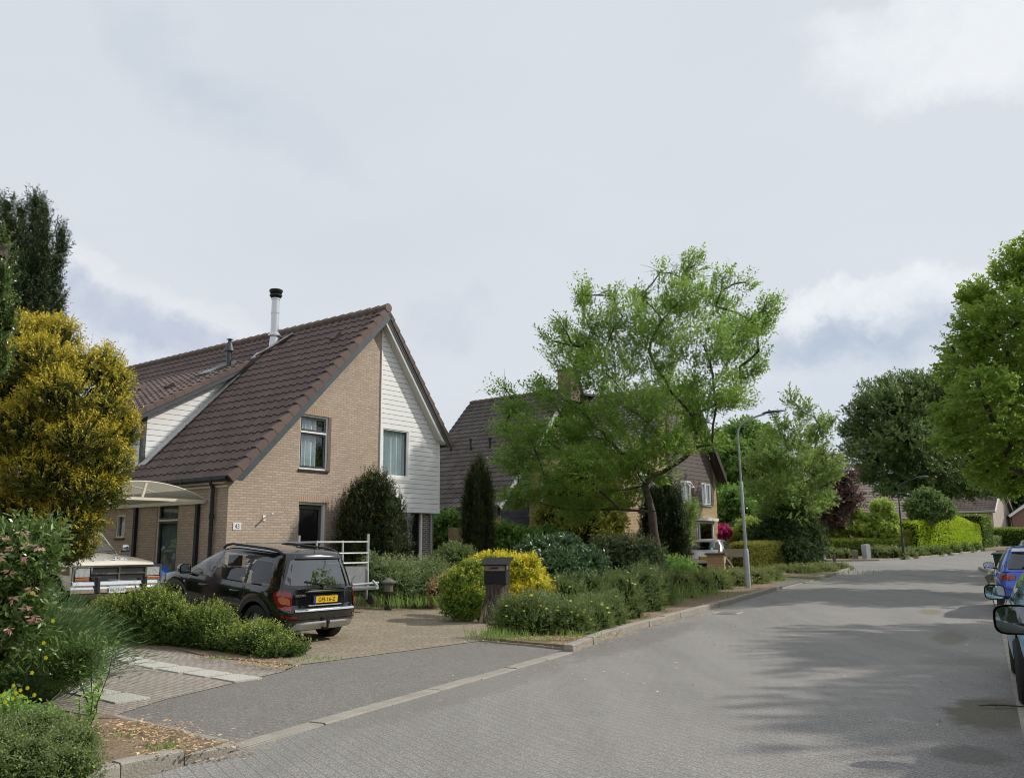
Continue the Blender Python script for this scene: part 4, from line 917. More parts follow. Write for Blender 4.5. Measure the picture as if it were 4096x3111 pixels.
def wheel(root, x, y, r, wd, sgn, rimm=SILVER, spokes=5):
    m = MB(); pr = [(r * .62, -wd / 2), (r * .9, -wd / 2), (r * .985, -wd * .38), (r, -wd * .2), (r, wd * .2), (r * .985, wd * .38), (r * .9, wd / 2), (r * .62, wd / 2), (r * .60, wd * .3)]
    m.lathe(pr, (x, y, r), 'Y', 36); o = m.build('wheel', RUBBER, root, smooth=35)
    q = MB(); yo = y + sgn * wd * .34
    q.lathe([(r * .66, wd * .16 * sgn), (r * .64, 0), (r * .58, -.04 * sgn)], (x, yo, r), 'Y', 36)
    q.lathe([(0, .0), (r * .12, 0), (r * .16, -.02 * sgn)], (x, yo, r), 'Y', 20)
    for i in range(spokes):
        a = 2 * pi * i / spokes + .3; d = Vector((cos(a), 0, sin(a))); p = Vector((x, yo - .012 * sgn, r)); q.bar(p + d * r * .08, p + d * r * .62, r * .24, .03, up=(0, 1, 0))
    q.build('rim', rimm, o, smooth=35)
    k = MB(); k.lathe([(0, -.03 * sgn), (r * .6, -.03 * sgn)], (x, yo - .03 * sgn, r), 'Y', 24); k.build('brake_disc', BLACK, o)
    return o
def mirror(root, x, y, z, sgn, bodym, sz=(.10, .12, .09), glass=True):
    m = MB(); m.T = Matrix.Translation((x, y, z)); a, b_, c = sz
    n = 18; rows = []
    for xx, k in ((-a * .45, .96), (-a * .5, 1.0), (0, .98), (a * .35, .8), (a * .5, .45), (a * .52, .02)):
        rows.append([(xx, b_ * k * math.copysign(abs(cos(2 * pi * i / n)) ** .55, cos(2 * pi * i / n)), c * k * math.copysign(abs(sin(2 * pi * i / n)) ** .55, sin(2 * pi * i / n))) for i in range(n + 1)])
    m.grid(rows); m.bar((0, -sgn * b_ * .8, -c * .7), (.04, -sgn * (b_ + .09), -c * .9), .05, .035); o = m.build('mirror', bodym, root, smooth=50)
    if glass:
        g = MB(); g.T = Matrix.Translation((x - a * .42, y, z)) @ Matrix.Rotation(R(sgn * 8), 4, 'Z'); pts = [(0, b_ * .90 * math.copysign(abs(cos(t_)) ** .55, cos(t_)), c * .88 * math.copysign(abs(sin(t_)) ** .55, sin(t_))) for t_ in [2 * pi * i / 24 for i in range(24)]]
        g.add([(-.012, *p[1:]) for p in pts], [tuple(range(24))]); g.build('mirror_glass', mat('mirror_silver', (.78, .82, .85), None, rough=.03, metal=1), o)
    return o
def plate(root, c, x, z, txt, rear=True, w_=.52, h=.11):
    sg = -1 if rear else 1; xx = c.xe(0, z, rear) + sg * .02
    m = MB(); m.box((xx, -w_ / 2 - .01, z - h / 2 - .01), (xx + sg * -.03, w_ / 2 + .01, z + h / 2 + .01), 1); m.box((xx + sg * .002, -w_ / 2, z - h / 2), (xx + sg * .006, w_ / 2, z + h / 2), 0)
    yb = w_ / 2 if rear else -w_ / 2; s_ = -1 if rear else 1
    m.box((xx + sg * .0061, yb, z - h / 2), (xx + sg * .008, yb + s_ * .045, z + h / 2), 2)
    o = m.build('license_plate', [PLY, BLACK, PLB], root)
    text(txt, .098, INK, 'plate_number', o, (xx + sg * .0085, -.02 if rear else .02, z - .003), (R(90), 0, R(-90 if rear else 90)), .0008, 1.02)
    return o
def common(c, root, pm, P):
    for i, p in enumerate(P['wins']):
        for sy in (1, -1): c.side('side_window', p, P.get('glass', GLASSC), root, .003, sy)
    for rear, z0, z1, nm in ((True, P['rw'][0], P['rw'][1], 'rear_window'), (False, P['rw'][0] - .03, P['rw'][1] + .02, 'windscreen')):
        k = .88; W0, W1 = c.w(max(z0, P['belt'] + .01))[0] * k, c.w(z1)[0] * k
        z0_ = max(z0, P['belt'] + .01)
        c.end(nm, [(-W0, z0_ + .03), (-W0 + .05, z0_), (W0 - .05, z0_), (W0, z0_ + .03), (W1, z1 - .03), (W1 - .05, z1), (-W1 + .05, z1), (-W1, z1 - .03)], P.get('rglass', GLASSR) if rear else GLASSC, root, rear, .003)
    for ax in P['axles']:
        for sy in (1, -1): wheel(root, ax, sy * (P['W'] / 2 - P.get('tw', .2) / 2 - .015), P['wr'], P.get('tw', .2), sy)
    for x in P['seams']:
        for sy in (1, -1): c.side('door_seam', [(x[0] - .005, x[1]), (x[0] + .005, x[1]), (x[2] + .005, x[3]), (x[2] - .005, x[3])], BLACK, root, .0015, sy)
def archflare(c, root, P, mt, wd=.065, off_=.016):
    for ax in P['axles']:
        for sy in (1, -1):
            o_, r = P['wr'], P['arch']; po = []; n = 14
            a0 = -.05
            for i in range(n + 1): a = a0 + (pi - 2 * a0) * i / n; po.append((ax + cos(a) * (r - .004), max(P['bot'], o_ + sin(a) * (r - .004))))
            for i in range(n + 1): a = pi - a0 - (pi - 2 * a0) * i / n; po.append((ax + cos(a) * (r + wd), max(P['bot'] - .01, o_ + sin(a) * (r + wd))))
            # map with a strip grid
            m = MB(); rows = []
            for i in range(n + 1):
                rows.append([(po[i][0], sy * (c.ys(po[i][0], po[i][1]) - .02), po[i][1]), (po[i][0], sy * (c.ys(po[i][0], po[i][1]) + off_), po[i][1]), (po[2 * n + 1 - i][0], sy * (c.ys(po[2 * n + 1 - i][0], po[2 * n + 1 - i][1]) + off_ * .8), po[2 * n + 1 - i][1]), (po[2 * n + 1 - i][0], sy * c.ys(po[2 * n + 1 - i][0], po[2 * n + 1 - i][1]), po[2 * n + 1 - i][1])])
            m.grid(rows); m.build('arch_flare', mt, root, smooth=60)
# ---- black compact SUV in the drive
def suzuki():
    P = dict(W=1.755, H=1.565, bot=.30, belt=.98, n=7, ng=6.2, wr=.33, arch=.395, axles=(1.27, -1.23), tw=.21,
             wlow=[(.28, .84), (.45, .872), (.65, .878), (.86, .862), (.98, .838)], wtop=[(.98, .825), (1.2, .765), (1.42, .675), (1.50, .635), (1.54, .60), (1.56, .55), (1.566, .50)],
             rear=[(.28, -1.90), (.40, -2.02), (.62, -2.05), (.66, -2.0), (.98, -1.955)], front=[(.28, 1.98), (.45, 2.08), (.6, 2.09), (.75, 2.06), (.98, 2.02)],
             grear=[(.98, -1.94), (1.42, -1.77), (1.50, -1.74), (1.55, -1.70), (1.566, -1.64)], gfront=[(.98, 1.28), (1.2, .88), (1.42, .42), (1.5, .22), (1.55, .05), (1.566, -.05)],
             hood=[(-2.1, .95), (-1.9, .98), (1.15, .98), (1.35, .965), (1.85, .86), (2.02, .76), (2.1, .70)], crown=.07, rcrown=.04,
             wins=[[(.22, .995), (.98, .995), (1.0, 1.03), (.38, 1.40), (.30, 1.43), (.10, 1.43)], [(-.78, .995), (.12, .995), (.02, 1.43), (-.42, 1.44), (-.68, 1.39), (-.78, 1.30)], [(-1.56, 1.01), (-.88, .995), (-.87, 1.37), (-1.0, 1.40), (-1.42, 1.38)]],
             rw=(1.03, 1.45), seats=(.15, -.75), seams=[(.18, .42, .17, .975), (-.76, .72, -.83, .975), (1.12, .62, 1.1, .95)], glass=GLASSC)
    T = thing('parked_car', 'black compact SUV with roof rails parked nose-in on the driveway beside the low hedge', 'car', (-4.86, 16.44, gz(-4.86, 16.44) - .0), 0)
    c = Car(P); pm = paint('black_paint', (.006, .0065, .009), .0, .12); c.build(T, pm); common(c, T, pm, P)
    archflare(c, T, P, mat('dark_trim', (.022, .023, .025), None, rough=.55))
    TR = MT['dark_trim']
    for sy in (1, -1):
        c.side('side_cladding', [(-.72, .42), (.78, .42), (.80, .56), (-.70, .58)], TR, T, .014, sy, th=.012)
        c.side('sill_cladding', [(-.82, .31), (.86, .31), (.84, .37), (-.80, .37)], TR, T, .012, sy, th=.01)
        for x in (-.60, .34):
            m = MB(); y = c.ys(x, .83) + .012; m.tube([(x - .10, sy * (y - .01), .83), (x - .08, sy * (y + .025), .833), (x + .07, sy * (y + .025), .833), (x + .09, sy * (y - .01), .83)], .016, 8); m.build('door_handle', pm, T, smooth=50)
        c.side('pillar_strip', [(-.86, .99), (-.80, .99), (-.80, 1.40), (-.85, 1.385)], BLACK, T, .0045, sy)
        m = MB(); m.tube([(.20, sy * .60, 1.49), (.10, sy * .61, 1.55), (-.08, sy * .62, 1.585), (-1.15, sy * .625, 1.585), (-1.38, sy * .615, 1.57), (-1.55, sy * .60, 1.51)], [.022, .024, .022, .022, .024, .026], 8); m.build('roof_rail', TR, T, smooth=50)
        # wrap round tail lamp
        outer = [(-1.90, .64), (-1.90, .93), (-1.80, .945), (-1.68, .93), (-1.64, .88), (-1.70, .76), (-1.80, .67)]
        lo = c.side('tail_lamp', outer, LAMPR, T, .014, sy, th=.014, step=.04)
        c.side('lamp_insert', [(-1.90, .73), (-1.90, .83), (-1.80, .85), (-1.75, .83), (-1.77, .77), (-1.84, .73)], LAMPA, lo, .018, sy, step=.04)
        c.end('tail_lamp_inner', [(sy * .765, .64), (sy * .765, .93), (sy * .69, .92), (sy * .665, .84), (sy * .675, .70), (sy * .70, .64)], LAMPR, T, True, .012, th=.012, step=.04)
        c.end('lamp_insert', [(sy * .765, .72), (sy * .765, .82), (sy * .705, .82), (sy * .695, .76), (sy * .705, .72)], LAMPA, lo, True, .016, step=.04)
        c.end('reflector', [(sy * .80, .515), (sy * .80, .555), (sy * .60, .545), (sy * .61, .515)], LAMPR, T, True, .008)
        m = MB(); m.lathe([(0, .01), (.025, .008), (.028, 0)], (.95, sy * (c.ys(.95, .83) - .0), .83), 'Y', 12); m.build('side_repeater', LAMPW, T)
        c.side('headlamp', [(1.68, .72), (1.98, .66), (2.03, .72), (1.95, .80), (1.72, .86), (1.62, .84)], LAMPW, T, .006, sy, step=.04)
        mirror(T, .92, sy * .93, 1.06, sy, pm, (.14, .115, .09))
    c.side('fuel_flap', [(-1.42 + .085 * cos(a), .80 + .085 * sin(a)) for a in [2 * pi * i / 16 for i in range(16)]], pm, T, .004, 1)
    plate(T, c, 0, .80, 'GFJ-16-Z')
    c.end('spoiler', [(-.52, 1.465), (.52, 1.465), (.50, 1.515), (-.50, 1.515)], pm, T, True, .05, th=.06)
    m = MB(); xx = -1.985; m.prism([(-.38, .915), (.38, .915), (.42, .935), (.30, .955), (-.30, .955), (-.42, .935)], .03, lambda u, v, d: (c.xe(u, v) - .02 + d, u, v)); m.build('handle_strip', CHROME, T)
    m = MB(); m.prism([(-.36, .70), (.36, .70), (.36, .715), (-.36, .715)], .02, lambda u, v, d: (c.xe(u, v) - .014 + d, u, v)); m.build('plate_trim', SILVER, T)
    c.end('bumper_plate', [(-.66, .625), (.66, .625), (.63, .655), (-.63, .655)], CHROME, T, True, .03, th=.03)
    m = MB(); m.grid([[(c.xe(y, .62) - .045, y, .612), (c.xe(y, .62) - .04, y, .63), (c.xe(y, .67) - .0, y, .655)] for y in [-.78 + .078 * i for i in range(21)]]); m.build('bumper_ledge', CHROME, T, smooth=40) if False else None
    c.end('bumper_line', [(-.80, .475), (.80, .475), (.80, .485), (-.80, .485)], TR, T, True, .012)
    c.end('skid_plate', [(-.66, .31), (-.60, .42), (.60, .42), (.66, .31), (.5, .30), (-.5, .30)], SILVER, T, True, .03, th=.04)
    m = MB(); m.tube([(-1.85, 0, .34), (-2.02, 0, .31), (-2.10, 0, .33), (-2.11, 0, .42)], .022, 8); m.lathe([(0, .04), (.026, .03), (.034, .0), (.026, -.03)], (-2.11, 0, .44), n=12); m.build('tow_bar', BLACK, T, smooth=40)
    m = MB(); m.tube([(-1.9, .45, .27), (-2.02, .45, .26)], .03, 10); m.build('exhaust', ZINC, T)
    m = MB(); x0 = c.xe(0, 1.05) - .02; m.bar((x0, .02, 1.04), (c.xe(.32, 1.10) - .025, .40, 1.10), .02, .02); m.box((x0 - .02, -.04, 1.01), (x0 + .03, .06, 1.05)); m.build('wiper', BLACK, T)
    m = MB(); m.tube([(-1.60, 0, 1.60), (-1.72, 0, 1.68)], .006, 6); m.build('aerial', BLACK, T)
    # badge and lettering
    e = MB(); z0 = 1.0
    S_ = [(-.05, .0), (.0, .036), (.05, .012), (.012, -.004), (.05, -.028), (.0, -.06), (-.05, -.034), (-.012, -.02)]
    e.prism([(-y * 1.0, .975 + zz) for y, zz in [(-.05, .012), (0, .05), (.028, .032), (-.012, .006), (.05, -.016), (.05, -.024), (0, -.062), (-.028, -.044), (.012, -.018), (-.05, .004)]], .01, lambda u, v, d: (c.xe(u, min(v, .98)) - .016 + d, u, v)); e.build('badge', CHROME, T)
    text('SUZUKI', .052, CHROME, 'lettering', T, (c.xe(.52, .87) - .012, .53, .875), (R(90), 0, R(-90)), .004, 1.2); text('SX4', .045, CHROME, 'lettering', T, (c.xe(-.6, .9) - .014, -.56, .90), (R(90), 0, R(-90)), .004, 1.2)
    s_ = MB(); s_.tube([(.58 + .02 * cos(a) , .37 + .17 * sin(a), 1.0 + .17 * cos(a)) for a in [2 * pi * i / 20 for i in range(21)]], .014, 6); s_.box((.62, -.7, .9), (.9, .7, 1.01)); s_.build('steering_wheel', SEAT, T)
    T.rotation_euler = (0, R(-5.0), R(142.5)); return T
suzuki()
# ---- cream and brown pickup in the drive
def pickup():
    T = thing('pickup_truck', 'cream and brown old pickup truck with chrome grille facing the street under the canopy', 'pickup', (-8.4 - .8 * 2.6, 18.75 + .6 * 2.6, gz(-9.5, 19.5) - .14), R(-36.8))
    cr = paint('cream_car_paint', (.80, .75, .64), .0, .35); br = paint('tan_car_paint', (.20, .13, .075), .0, .4)
    P = dict(W=2.0, H=1.80, bot=.50, belt=1.20, n=14, ng=9, wr=.37, arch=.46, axles=(1.75, -1.6), tw=.22,
             wlow=[(.48, .96), (.7, 1.0), (1.0, 1.0), (1.10, .975), (1.20, .94)], wtop=[(1.2, .90), (1.4, .84), (1.65, .76), (1.75, .72), (1.79, .66), (1.81, .58)],
             rear=[(.48, -2.6), (1.2, -2.6)], front=[(.48, 2.50), (.7, 2.55), (1.2, 2.50)], grear=[(1.2, -.9), (1.65, -.85), (1.81, -.75)], gfront=[(1.2, 1.08), (1.65, .58), (1.75, .45), (1.81, .25)],
             hood=[(-3, 1.2), (1.0, 1.2), (1.3, 1.17), (2.45, 1.03), (2.55, .99)], crown=.06, rcrown=.04, wins=[[(-.55, 1.24), (.75, 1.24), (.42, 1.66), (-.55, 1.66)]], rw=(1.25, 1.66), seats=(.0, -.3), seams=[(.95, .6, .95, 1.18)])
    c = Car(P); c.build(T, cr)
    for sy in (1, -1): c.side('side_window', P['wins'][0], GLASSC, T, .003, sy); c.side('lower_side', [(-2.5, .52), (1.24, .52), (1.24, .86), (2.40, .80), (2.40, .96), (1.24, 1.04), (-2.5, 1.04)], br, T, .006, sy)
    W0, W1 = .78, .64; c.end('windscreen', [(-W0, 1.23), (W0, 1.23), (W1, 1.66), (-W1, 1.66)], glassmat('windscreen_glass', (.5, .55, .5), .5, .25), T, False, .003)
    for ax in P['axles']:
        for sy in (1, -1): wheel(T, ax, sy * .87, .37, .22, sy)
    xf = 2.56
    g = MB(); g.box((xf - .03, -.97, .65), (xf + .03, .97, .99), 1)
    for z in (.665, .975): g.box((xf, -.97, z - .02), (xf + .06, .97, z + .02))
    for y in (-.955, .955, -.60, .60, 0): g.box((xf, y - .017, .65), (xf + .055, y + .017, .99))
    g.box((xf, -.6, .81), (xf + .055, .6, .84)); g.box((xf, -.6, .70), (xf + .05, .6, .712)); g.build('grille', [CHROME, BLACK], T)
    for sy in (1, -1):
        h = MB(); h.box((xf + .02, sy * .63, .76), (xf + .045, sy * .93, .955)); h.build('headlamp', mat('old_headlamp', (.30, .32, .33), (.5, .52, .52), 18, .12, coat=1), T, bevel=.012)
        a = MB(); a.box((xf + .02, sy * .64, .69), (xf + .05, sy * .94, .745)); a.build('indicator', mat('orange_lens', (.34, .11, .03), None, rough=.2), T, bevel=.008)
    b = MB(); b.T = Matrix.Translation((0, 0, 0)); pr = [(.0, .42), (.08, .44), (.10, .52), (.08, .56), (.10, .60), (.08, .665), (.0, .68)]
    rows = [[(xf + .06 + a * 1.1 - .10 * (abs(y) / 1.02) ** 6, y, z) for a, z in pr] for y in [-1.02 + .102 * i for i in range(21)]]; b.grid(rows); b.build('bumper', CHROME, T, smooth=30)
    for y in (-.52, .52): q = MB(); q.box((xf + .12, y - .035, .44), (xf + .22, y + .035, .76)); q.build('overrider', BLACK, T, bevel=.01)
    pl = MB(); pl.box((xf + .19, -.28, .43), (xf + .20, .08, .57)); po = pl.build('license_plate', mat('plate_pale', (.62, .66, .66), None, rough=.4), T); text('BE-59-66', .085, mat('faded_blue', (.10, .16, .25), None), 'plate_number', po, (xf + .202, -.10, .49), (R(90), 0, R(90)), .001)
    text('DODGE', .10, CHROME, 'lettering', T, (2.40, .02, 1.09), (R(40), 0, R(90)), .006, 1.5)
    m = MB(); m.bar((2.34, 0, 1.09), (2.42, 0, 1.15), .03, .05); m.bar((2.40, -.05, 1.14), (2.40, .05, 1.14), .02, .02); m.build('bonnet_ornament', CHROME, T)
    wp = MB(); wp.bar((1.13, .1, 1.25), (1.0, .75, 1.30), .015, .015); wp.bar((1.13, -.75, 1.25), (1.0, -.1, 1.30), .015, .015); wp.build('wiper', BLACK, T)
    for sy in (1, -1): mirror(T, .85, sy * 1.12, 1.35, sy, CHROME, (.06, .10, .09))
    return T
pickup()
# ---- generic hatchback for the street cars
def hatch(label, pm, loc, rz, name='parked_car', txt=None, white_roof=None, L=4.2, W=1.78, H=1.46, detail=1, mirrorsz=(.14, .12, .085), mm=None, group=None, tail='wide'):
    h = L / 2
    P = dict(W=W, H=H, bot=.24, belt=.93, n=4.6, ng=5.5, wr=.32, arch=.375, axles=(h - .85, -h + .78), tw=.2,
             wlow=[(.22, W * .475), (.45, W * .497), (.65, W * .5), (.85, W * .488), (.93, W * .47)], wtop=[(.93, W * .462), (1.1, W * .43), (H - .12, W * .36), (H - .05, W * .335), (H - .02, W * .31), (H, W * .27)],
             rear=[(.22, -h + .14), (.40, -h + .01), (.62, -h), (.68, -h + .05), (.93, -h + .13)], front=[(.22, h - .14), (.45, h), (.62, h - .02), (.93, h - .1)],
             grear=[(.93, -h + .16), (H - .12, -h + .55), (H - .04, -h + .56), (H, -h + .70)], gfront=[(.93, h - .85), (1.15, h - 1.28), (H - .1, h - 1.85), (H - .02, h - 2.1), (H, h - 2.25)],
             hood=[(-h, .90), (-h + .2, .93), (h - 1.0, .93), (h - .8, .92), (h - .25, .80), (h, .66)], crown=.06, rcrown=.03,
             wins=[[(-.02 + .1, .95), (h - 1.18, .95), (h - 1.2, .98), (.35, H - .12), (.16, H - .10)], [(-.88, .96), (.0, .95), (.08, H - .10), (-.3, H - .095), (-.75, H - .13)], [(-1.42, 1.05), (-.95, .97), (-.83, H - .14), (-1.1, H - .17)]],
             rw=(.99, H - .11), rglass=GLASSD, seats=(.1, -.8), seams=[(.04, .3, .04, .92), (-.86, .68, -.94, .92), (h - 1.1, .5, h - 1.1, .9)])
    T = thing(name, label, 'car', loc, rz, group); c = Car(P); c.build(T, pm); common(c, T, pm, P)
    for sy in (1, -1):
        c.side('tail_lamp', [(-h + .29, .74), (-h + .29, .875), (-h + .42, .87), (-h + .55, .85), (-h + .42, .76)], LAMPR, T, .012, sy, th=.01, step=.05)
        c.end('tail_lamp_inner', [(sy * W * .43, .74), (sy * W * .43, .875), (sy * W * .28, .86), (sy * W * .29, .77)], LAMPR, T, True, .010, th=.01, step=.05)
        for x in (-.68, .22): m = MB(); y = c.ys(x, .8); m.tube([(x - .09, sy * y, .8), (x - .07, sy * (y + .03), .8), (x + .07, sy * (y + .03), .8), (x + .09, sy * y, .8)], .014, 6); m.build('door_handle', pm, T)
        mirror(T, h - 1.25, sy * (W / 2 + .08), 1.0, sy, mm or BLACK, mirrorsz)
    if txt: plate(T, c, 0, .62 if tail == 'wide' else .5, txt)
    c.end('bumper_lower', [(-W * .36, .245), (W * .36, .245), (W * .40, .38), (-W * .40, .38)], BLACK, T, True, .01)
    c.end('tailgate_seam', [(-W * .36, .545), (W * .36, .545), (W * .36, .555), (-W * .36, .555)], BLACK, T, True, .003)
    m = MB(); x0 = c.xe(0, .99) - .02; m.bar((x0, -.02, 1.0), (c.xe(.28, 1.03) - .02, .36, 1.03), .02, .02); m.build('wiper', BLACK, T)
    if white_roof:
        m = MB(); lp, N, M = c.loop(H); K = 8
        m.grid([[(lp[i][0], lp[i][1] * (1 - 2 * k / K) * 1.0, H + .008 + .03 * (1 - (1 - 2 * k / K) ** 2)) for k in range(K + 1)] for i in range(N + 1)]); m.build('roof_panel', white_roof, T, smooth=40)
        c.end('spoiler', [(-W * .30, H - .10), (W * .30, H - .10), (W * .28, H - .03), (-W * .28, H - .03)], white_roof, T, True, .05, th=.05)
    return T
BLU = paint('bright_blue_paint', (.025, .10, .50), .3, .3); WHP = paint('white_car_paint', (.72, .74, .76), .0, .25); LBL = paint('pale_blue_paint', (.20, .42, .58), .3, .3); DGP = paint('dark_grey_car_paint', (.04, .048, .055), .3, .3)
RD = -R(28) + pi / 2     # heading of the road as rotation of +x
def along(p, a, b_):      # a forward along the road, b right
    return (p[0] + sin(R(28)) * a + cos(R(28)) * b_, p[1] + cos(R(28)) * a - sin(R(28)) * b_)
def place(p): return (*p, gz(*p))
# blue car with pale roof: its rear left corner seen at (2148,1300)
rb = (10.35, 19.1)
hatch('bright blue hatchback with white roof parked at the right kerb', BLU, place(along(rb, 2.1, .95)), RD, white_roof=WHP, txt=None, L=4.2, H=1.46)
lb = (4.60, 8.70)
hatch('pale blue hatchback at the picture edge between the blue car and the nearest mirror', LBL, place(along(lb, 1.72, 1.06)), RD, L=3.9, H=1.42, W=1.7, mm=BLACK, mirrorsz=(.12, .115, .09))
nb_ = (2.36, 4.74)
near = hatch('nearest dark car, only its big black door mirror reaching into the picture', DGP, place(along(nb_, 1.90, 1.28)), RD, L=4.2, H=1.5, W=1.75, mirrorsz=(.16, .145, .115))
hatch('dark hatchback with red lamps parked beyond the blue car', DGP, place(along((17.9, 32.2), 2.1, 1.3)), RD, L=4.1, H=1.46)
hatch('white car farthest along the row at the right kerb', WHP, place(along((23.9, 42.0), 2.1, 1.9)), RD, L=4.2, H=1.46)
hatch('silver hatchback parked behind the brick gate pillar in front of the brown gable', paint('silver_car_paint', (.60, .62, .65), .2, .25), place((9.62, 42.2)), R(66), L=4.25, H=1.47, W=1.79, txt='H-415-KX')
# ---- wheelie bin beyond the blue car
def bin_():
    p = along(rb, 13.2, .62); m = MB(); m.prism([(-.24, -.3), (.24, -.3), (.24, .3), (-.24, .3)], .02, lambda u, v, d: (u * .85, v * .85, .05 + d))
    m = MB(); a = [(-.22, -.26), (.22, -.26), (.22, .26), (-.22, .26)]; b_ = [(-.28, -.33), (.28, -.33), (.28, .33), (-.28, .33)]
    m.add([(x, y, .06) for x, y in a] + [(x, y, .98) for x, y in b_], [(3, 2, 1, 0), (4, 5, 6, 7), (0, 1, 5, 4), (1, 2, 6, 5), (2, 3, 7, 6), (3, 0, 4, 7)])
    o = thing('wheelie_bin', 'dark green wheelie bin standing by the kerb beyond the blue car', 'bin', place(p), R(20)); m.build('body', mat('bin_green', (.012, .03, .022), None, rough=.45), o, bevel=.02)
    l = MB(); l.prism([(-.31, .98), (.31, .98), (.31, 1.02), (.2, 1.07), (-.2, 1.07), (-.31, 1.02)], .72, lambda u, v, d: (u, -.36 + d, v)); l.build('lid', MT['bin_green'], o)
    w_ = MB(); w_.lathe([(0, -.3), (.1, -.3), (.1, -.25), (0, -.25)], (.2, 0, .1), 'Y', 14); w_.lathe([(0, .25), (.1, .25), (.1, .3), (0, .3)], (.2, 0, .1), 'Y', 14); w_.build('wheel', RUBBER, o)
bin_()
# ================================================================ STREET FURNITURE AND SMALL THINGS
def lamp(px, py, toppx, H_, label, mt, arm, rz, lean=0, group=None):
    x, y, z = gp(px, py); T = thing('street_lamp', label, 'street lamp', (x, y, z), rz, group); T.rotation_euler = (0, lean, rz)
    p = MB(); p.tube([(0, 0, -.3), (0, 0, 1.25), (0, 0, 1.3)], [.085, .085, .06], 14); p.tube([(0, 0, 1.3), (0, 0, H_ * .60), (0, 0, H_ * .605)], [.056, .054, .04], 12); 
    hb = H_ - .75; n = 8
    pts = [(0, 0, H_ * .6), (0, 0, hb)] + [(.48 * (1 - cos(a)), 0, hb + .52 * sin(a)) for a in [pi / 2 * i / n * .8 for i in range(1, n + 1)]]
    e = pts[-1]; pts.append((e[0] + arm * .55, 0, e[2] + arm * .22)); pts.append((e[0] + arm, 0, e[2] + arm * .34))
    p.tube(pts, [.038] + [.034] * (len(pts) - 1), 10); p.build('pole', mt, T, smooth=40)
    e = pts[-1]; h = MB(); h.T = Matrix.Translation(e) @ Matrix.Rotation(R(-6), 4, 'Y')
    pr = [(-.08, -.035, .045, .05), (.0, -.045, .06, .09), (.12, -.05, .075, .13), (.3, -.04, .075, .15), (.55, -.02, .05, .13), (.7, 0, .02, .04)]; rows = []
    for xx, zb, zt, wd in pr: rows.append([(xx, wd * cos(a), (zt if sin(a) > 0 else -zb) * abs(sin(a)) ** .7 + .01) for a in [2 * pi * i / 16 for i in range(17)]])
    h.grid(rows); h.tube([(.15, 0, .07), (.15, 0, .12)], .03, 8); ho = h.build('lamp_head', mat('lamp_grey', (.05, .055, .065), None, rough=.5), T, smooth=50)
    g = MB(); g.T = h.T; g.box((.1, -.1, -.05), (.5, .1, -.042)); g.build('lens', mat('lamp_lens', (.5, .5, .48), None, rough=.2), ho)
    return T
lamp(1617, 1274, 0, 5.75, 'tall grey galvanised street lamp in the shrubs beside the kerb', GALV, .62, R(-2), lean=R(-.8))
BLK = mat('black_metal', (.018, .018, .02), (.03, .03, .032), 5, .5)
lamp(1953, 1208, 0, 5.0, 'black street lamp in front of the bright green hedge', BLK, .9, R(-5), group='black street lamps')
lamp(2139, 1177, 0, 5.4, 'black street lamp in front of the yellow tree at the bend', BLK, .8, R(-5), group='black street lamps')
def post(px, py, w_, h, label, m_, name='bollard', cat='bollard', taper=1., lean=0, mat2=None):
    x, y, z = gp(px, py); b = MB(); a = w_ / 2
    b.add([(-a, -a, -.3), (a, -a, -.3), (a, a, -.3), (-a, a, -.3), (-a * taper, -a * taper, h * .97), (a * taper, -a * taper, h * .97), (a * taper, a * taper, h * .97), (-a * taper, a * taper, h * .97), (0, -a * .5, h), (0, a * .5, h)],
          [(0, 1, 5, 4), (1, 2, 6, 5), (2, 3, 7, 6), (3, 0, 4, 7), (4, 5, 8), (5, 6, 9, 8), (6, 7, 9), (7, 4, 8, 9)]); o = b.build(name, m_, bevel=.01); o.location = (x, y, z); o.rotation_euler = (0, lean, R(25)); return tag(o, label, cat)
post(1873, 1210, .34, .98, 'pale grey utility cabinet post among low shrubs across the junction', mat('pale_grey_plastic', (.42, .45, .46), (.36, .39, .40), 6, .5), 'utility_post', 'post', 1.12, lean=R(-2))
post(1848, 1210, .26, .62, 'short brown-grey concrete stump post left of the pale utility post', mat('stump_concrete', (.24, .21, .17), (.18, .16, .13), 6, .9), 'marker_post', 'post')
post(1780, 1217, .20, .95, 'weathered white post beside the dark conifer at the verge', mat('flaky_white', (.62, .62, .58), (.42, .41, .36), 8, .8), 'marker_post', 'post', .9)
post(1803, 1216, .14, .42, 'small dark wooden stake in the verge right of the white post', BARK, 'stake', 'stake')
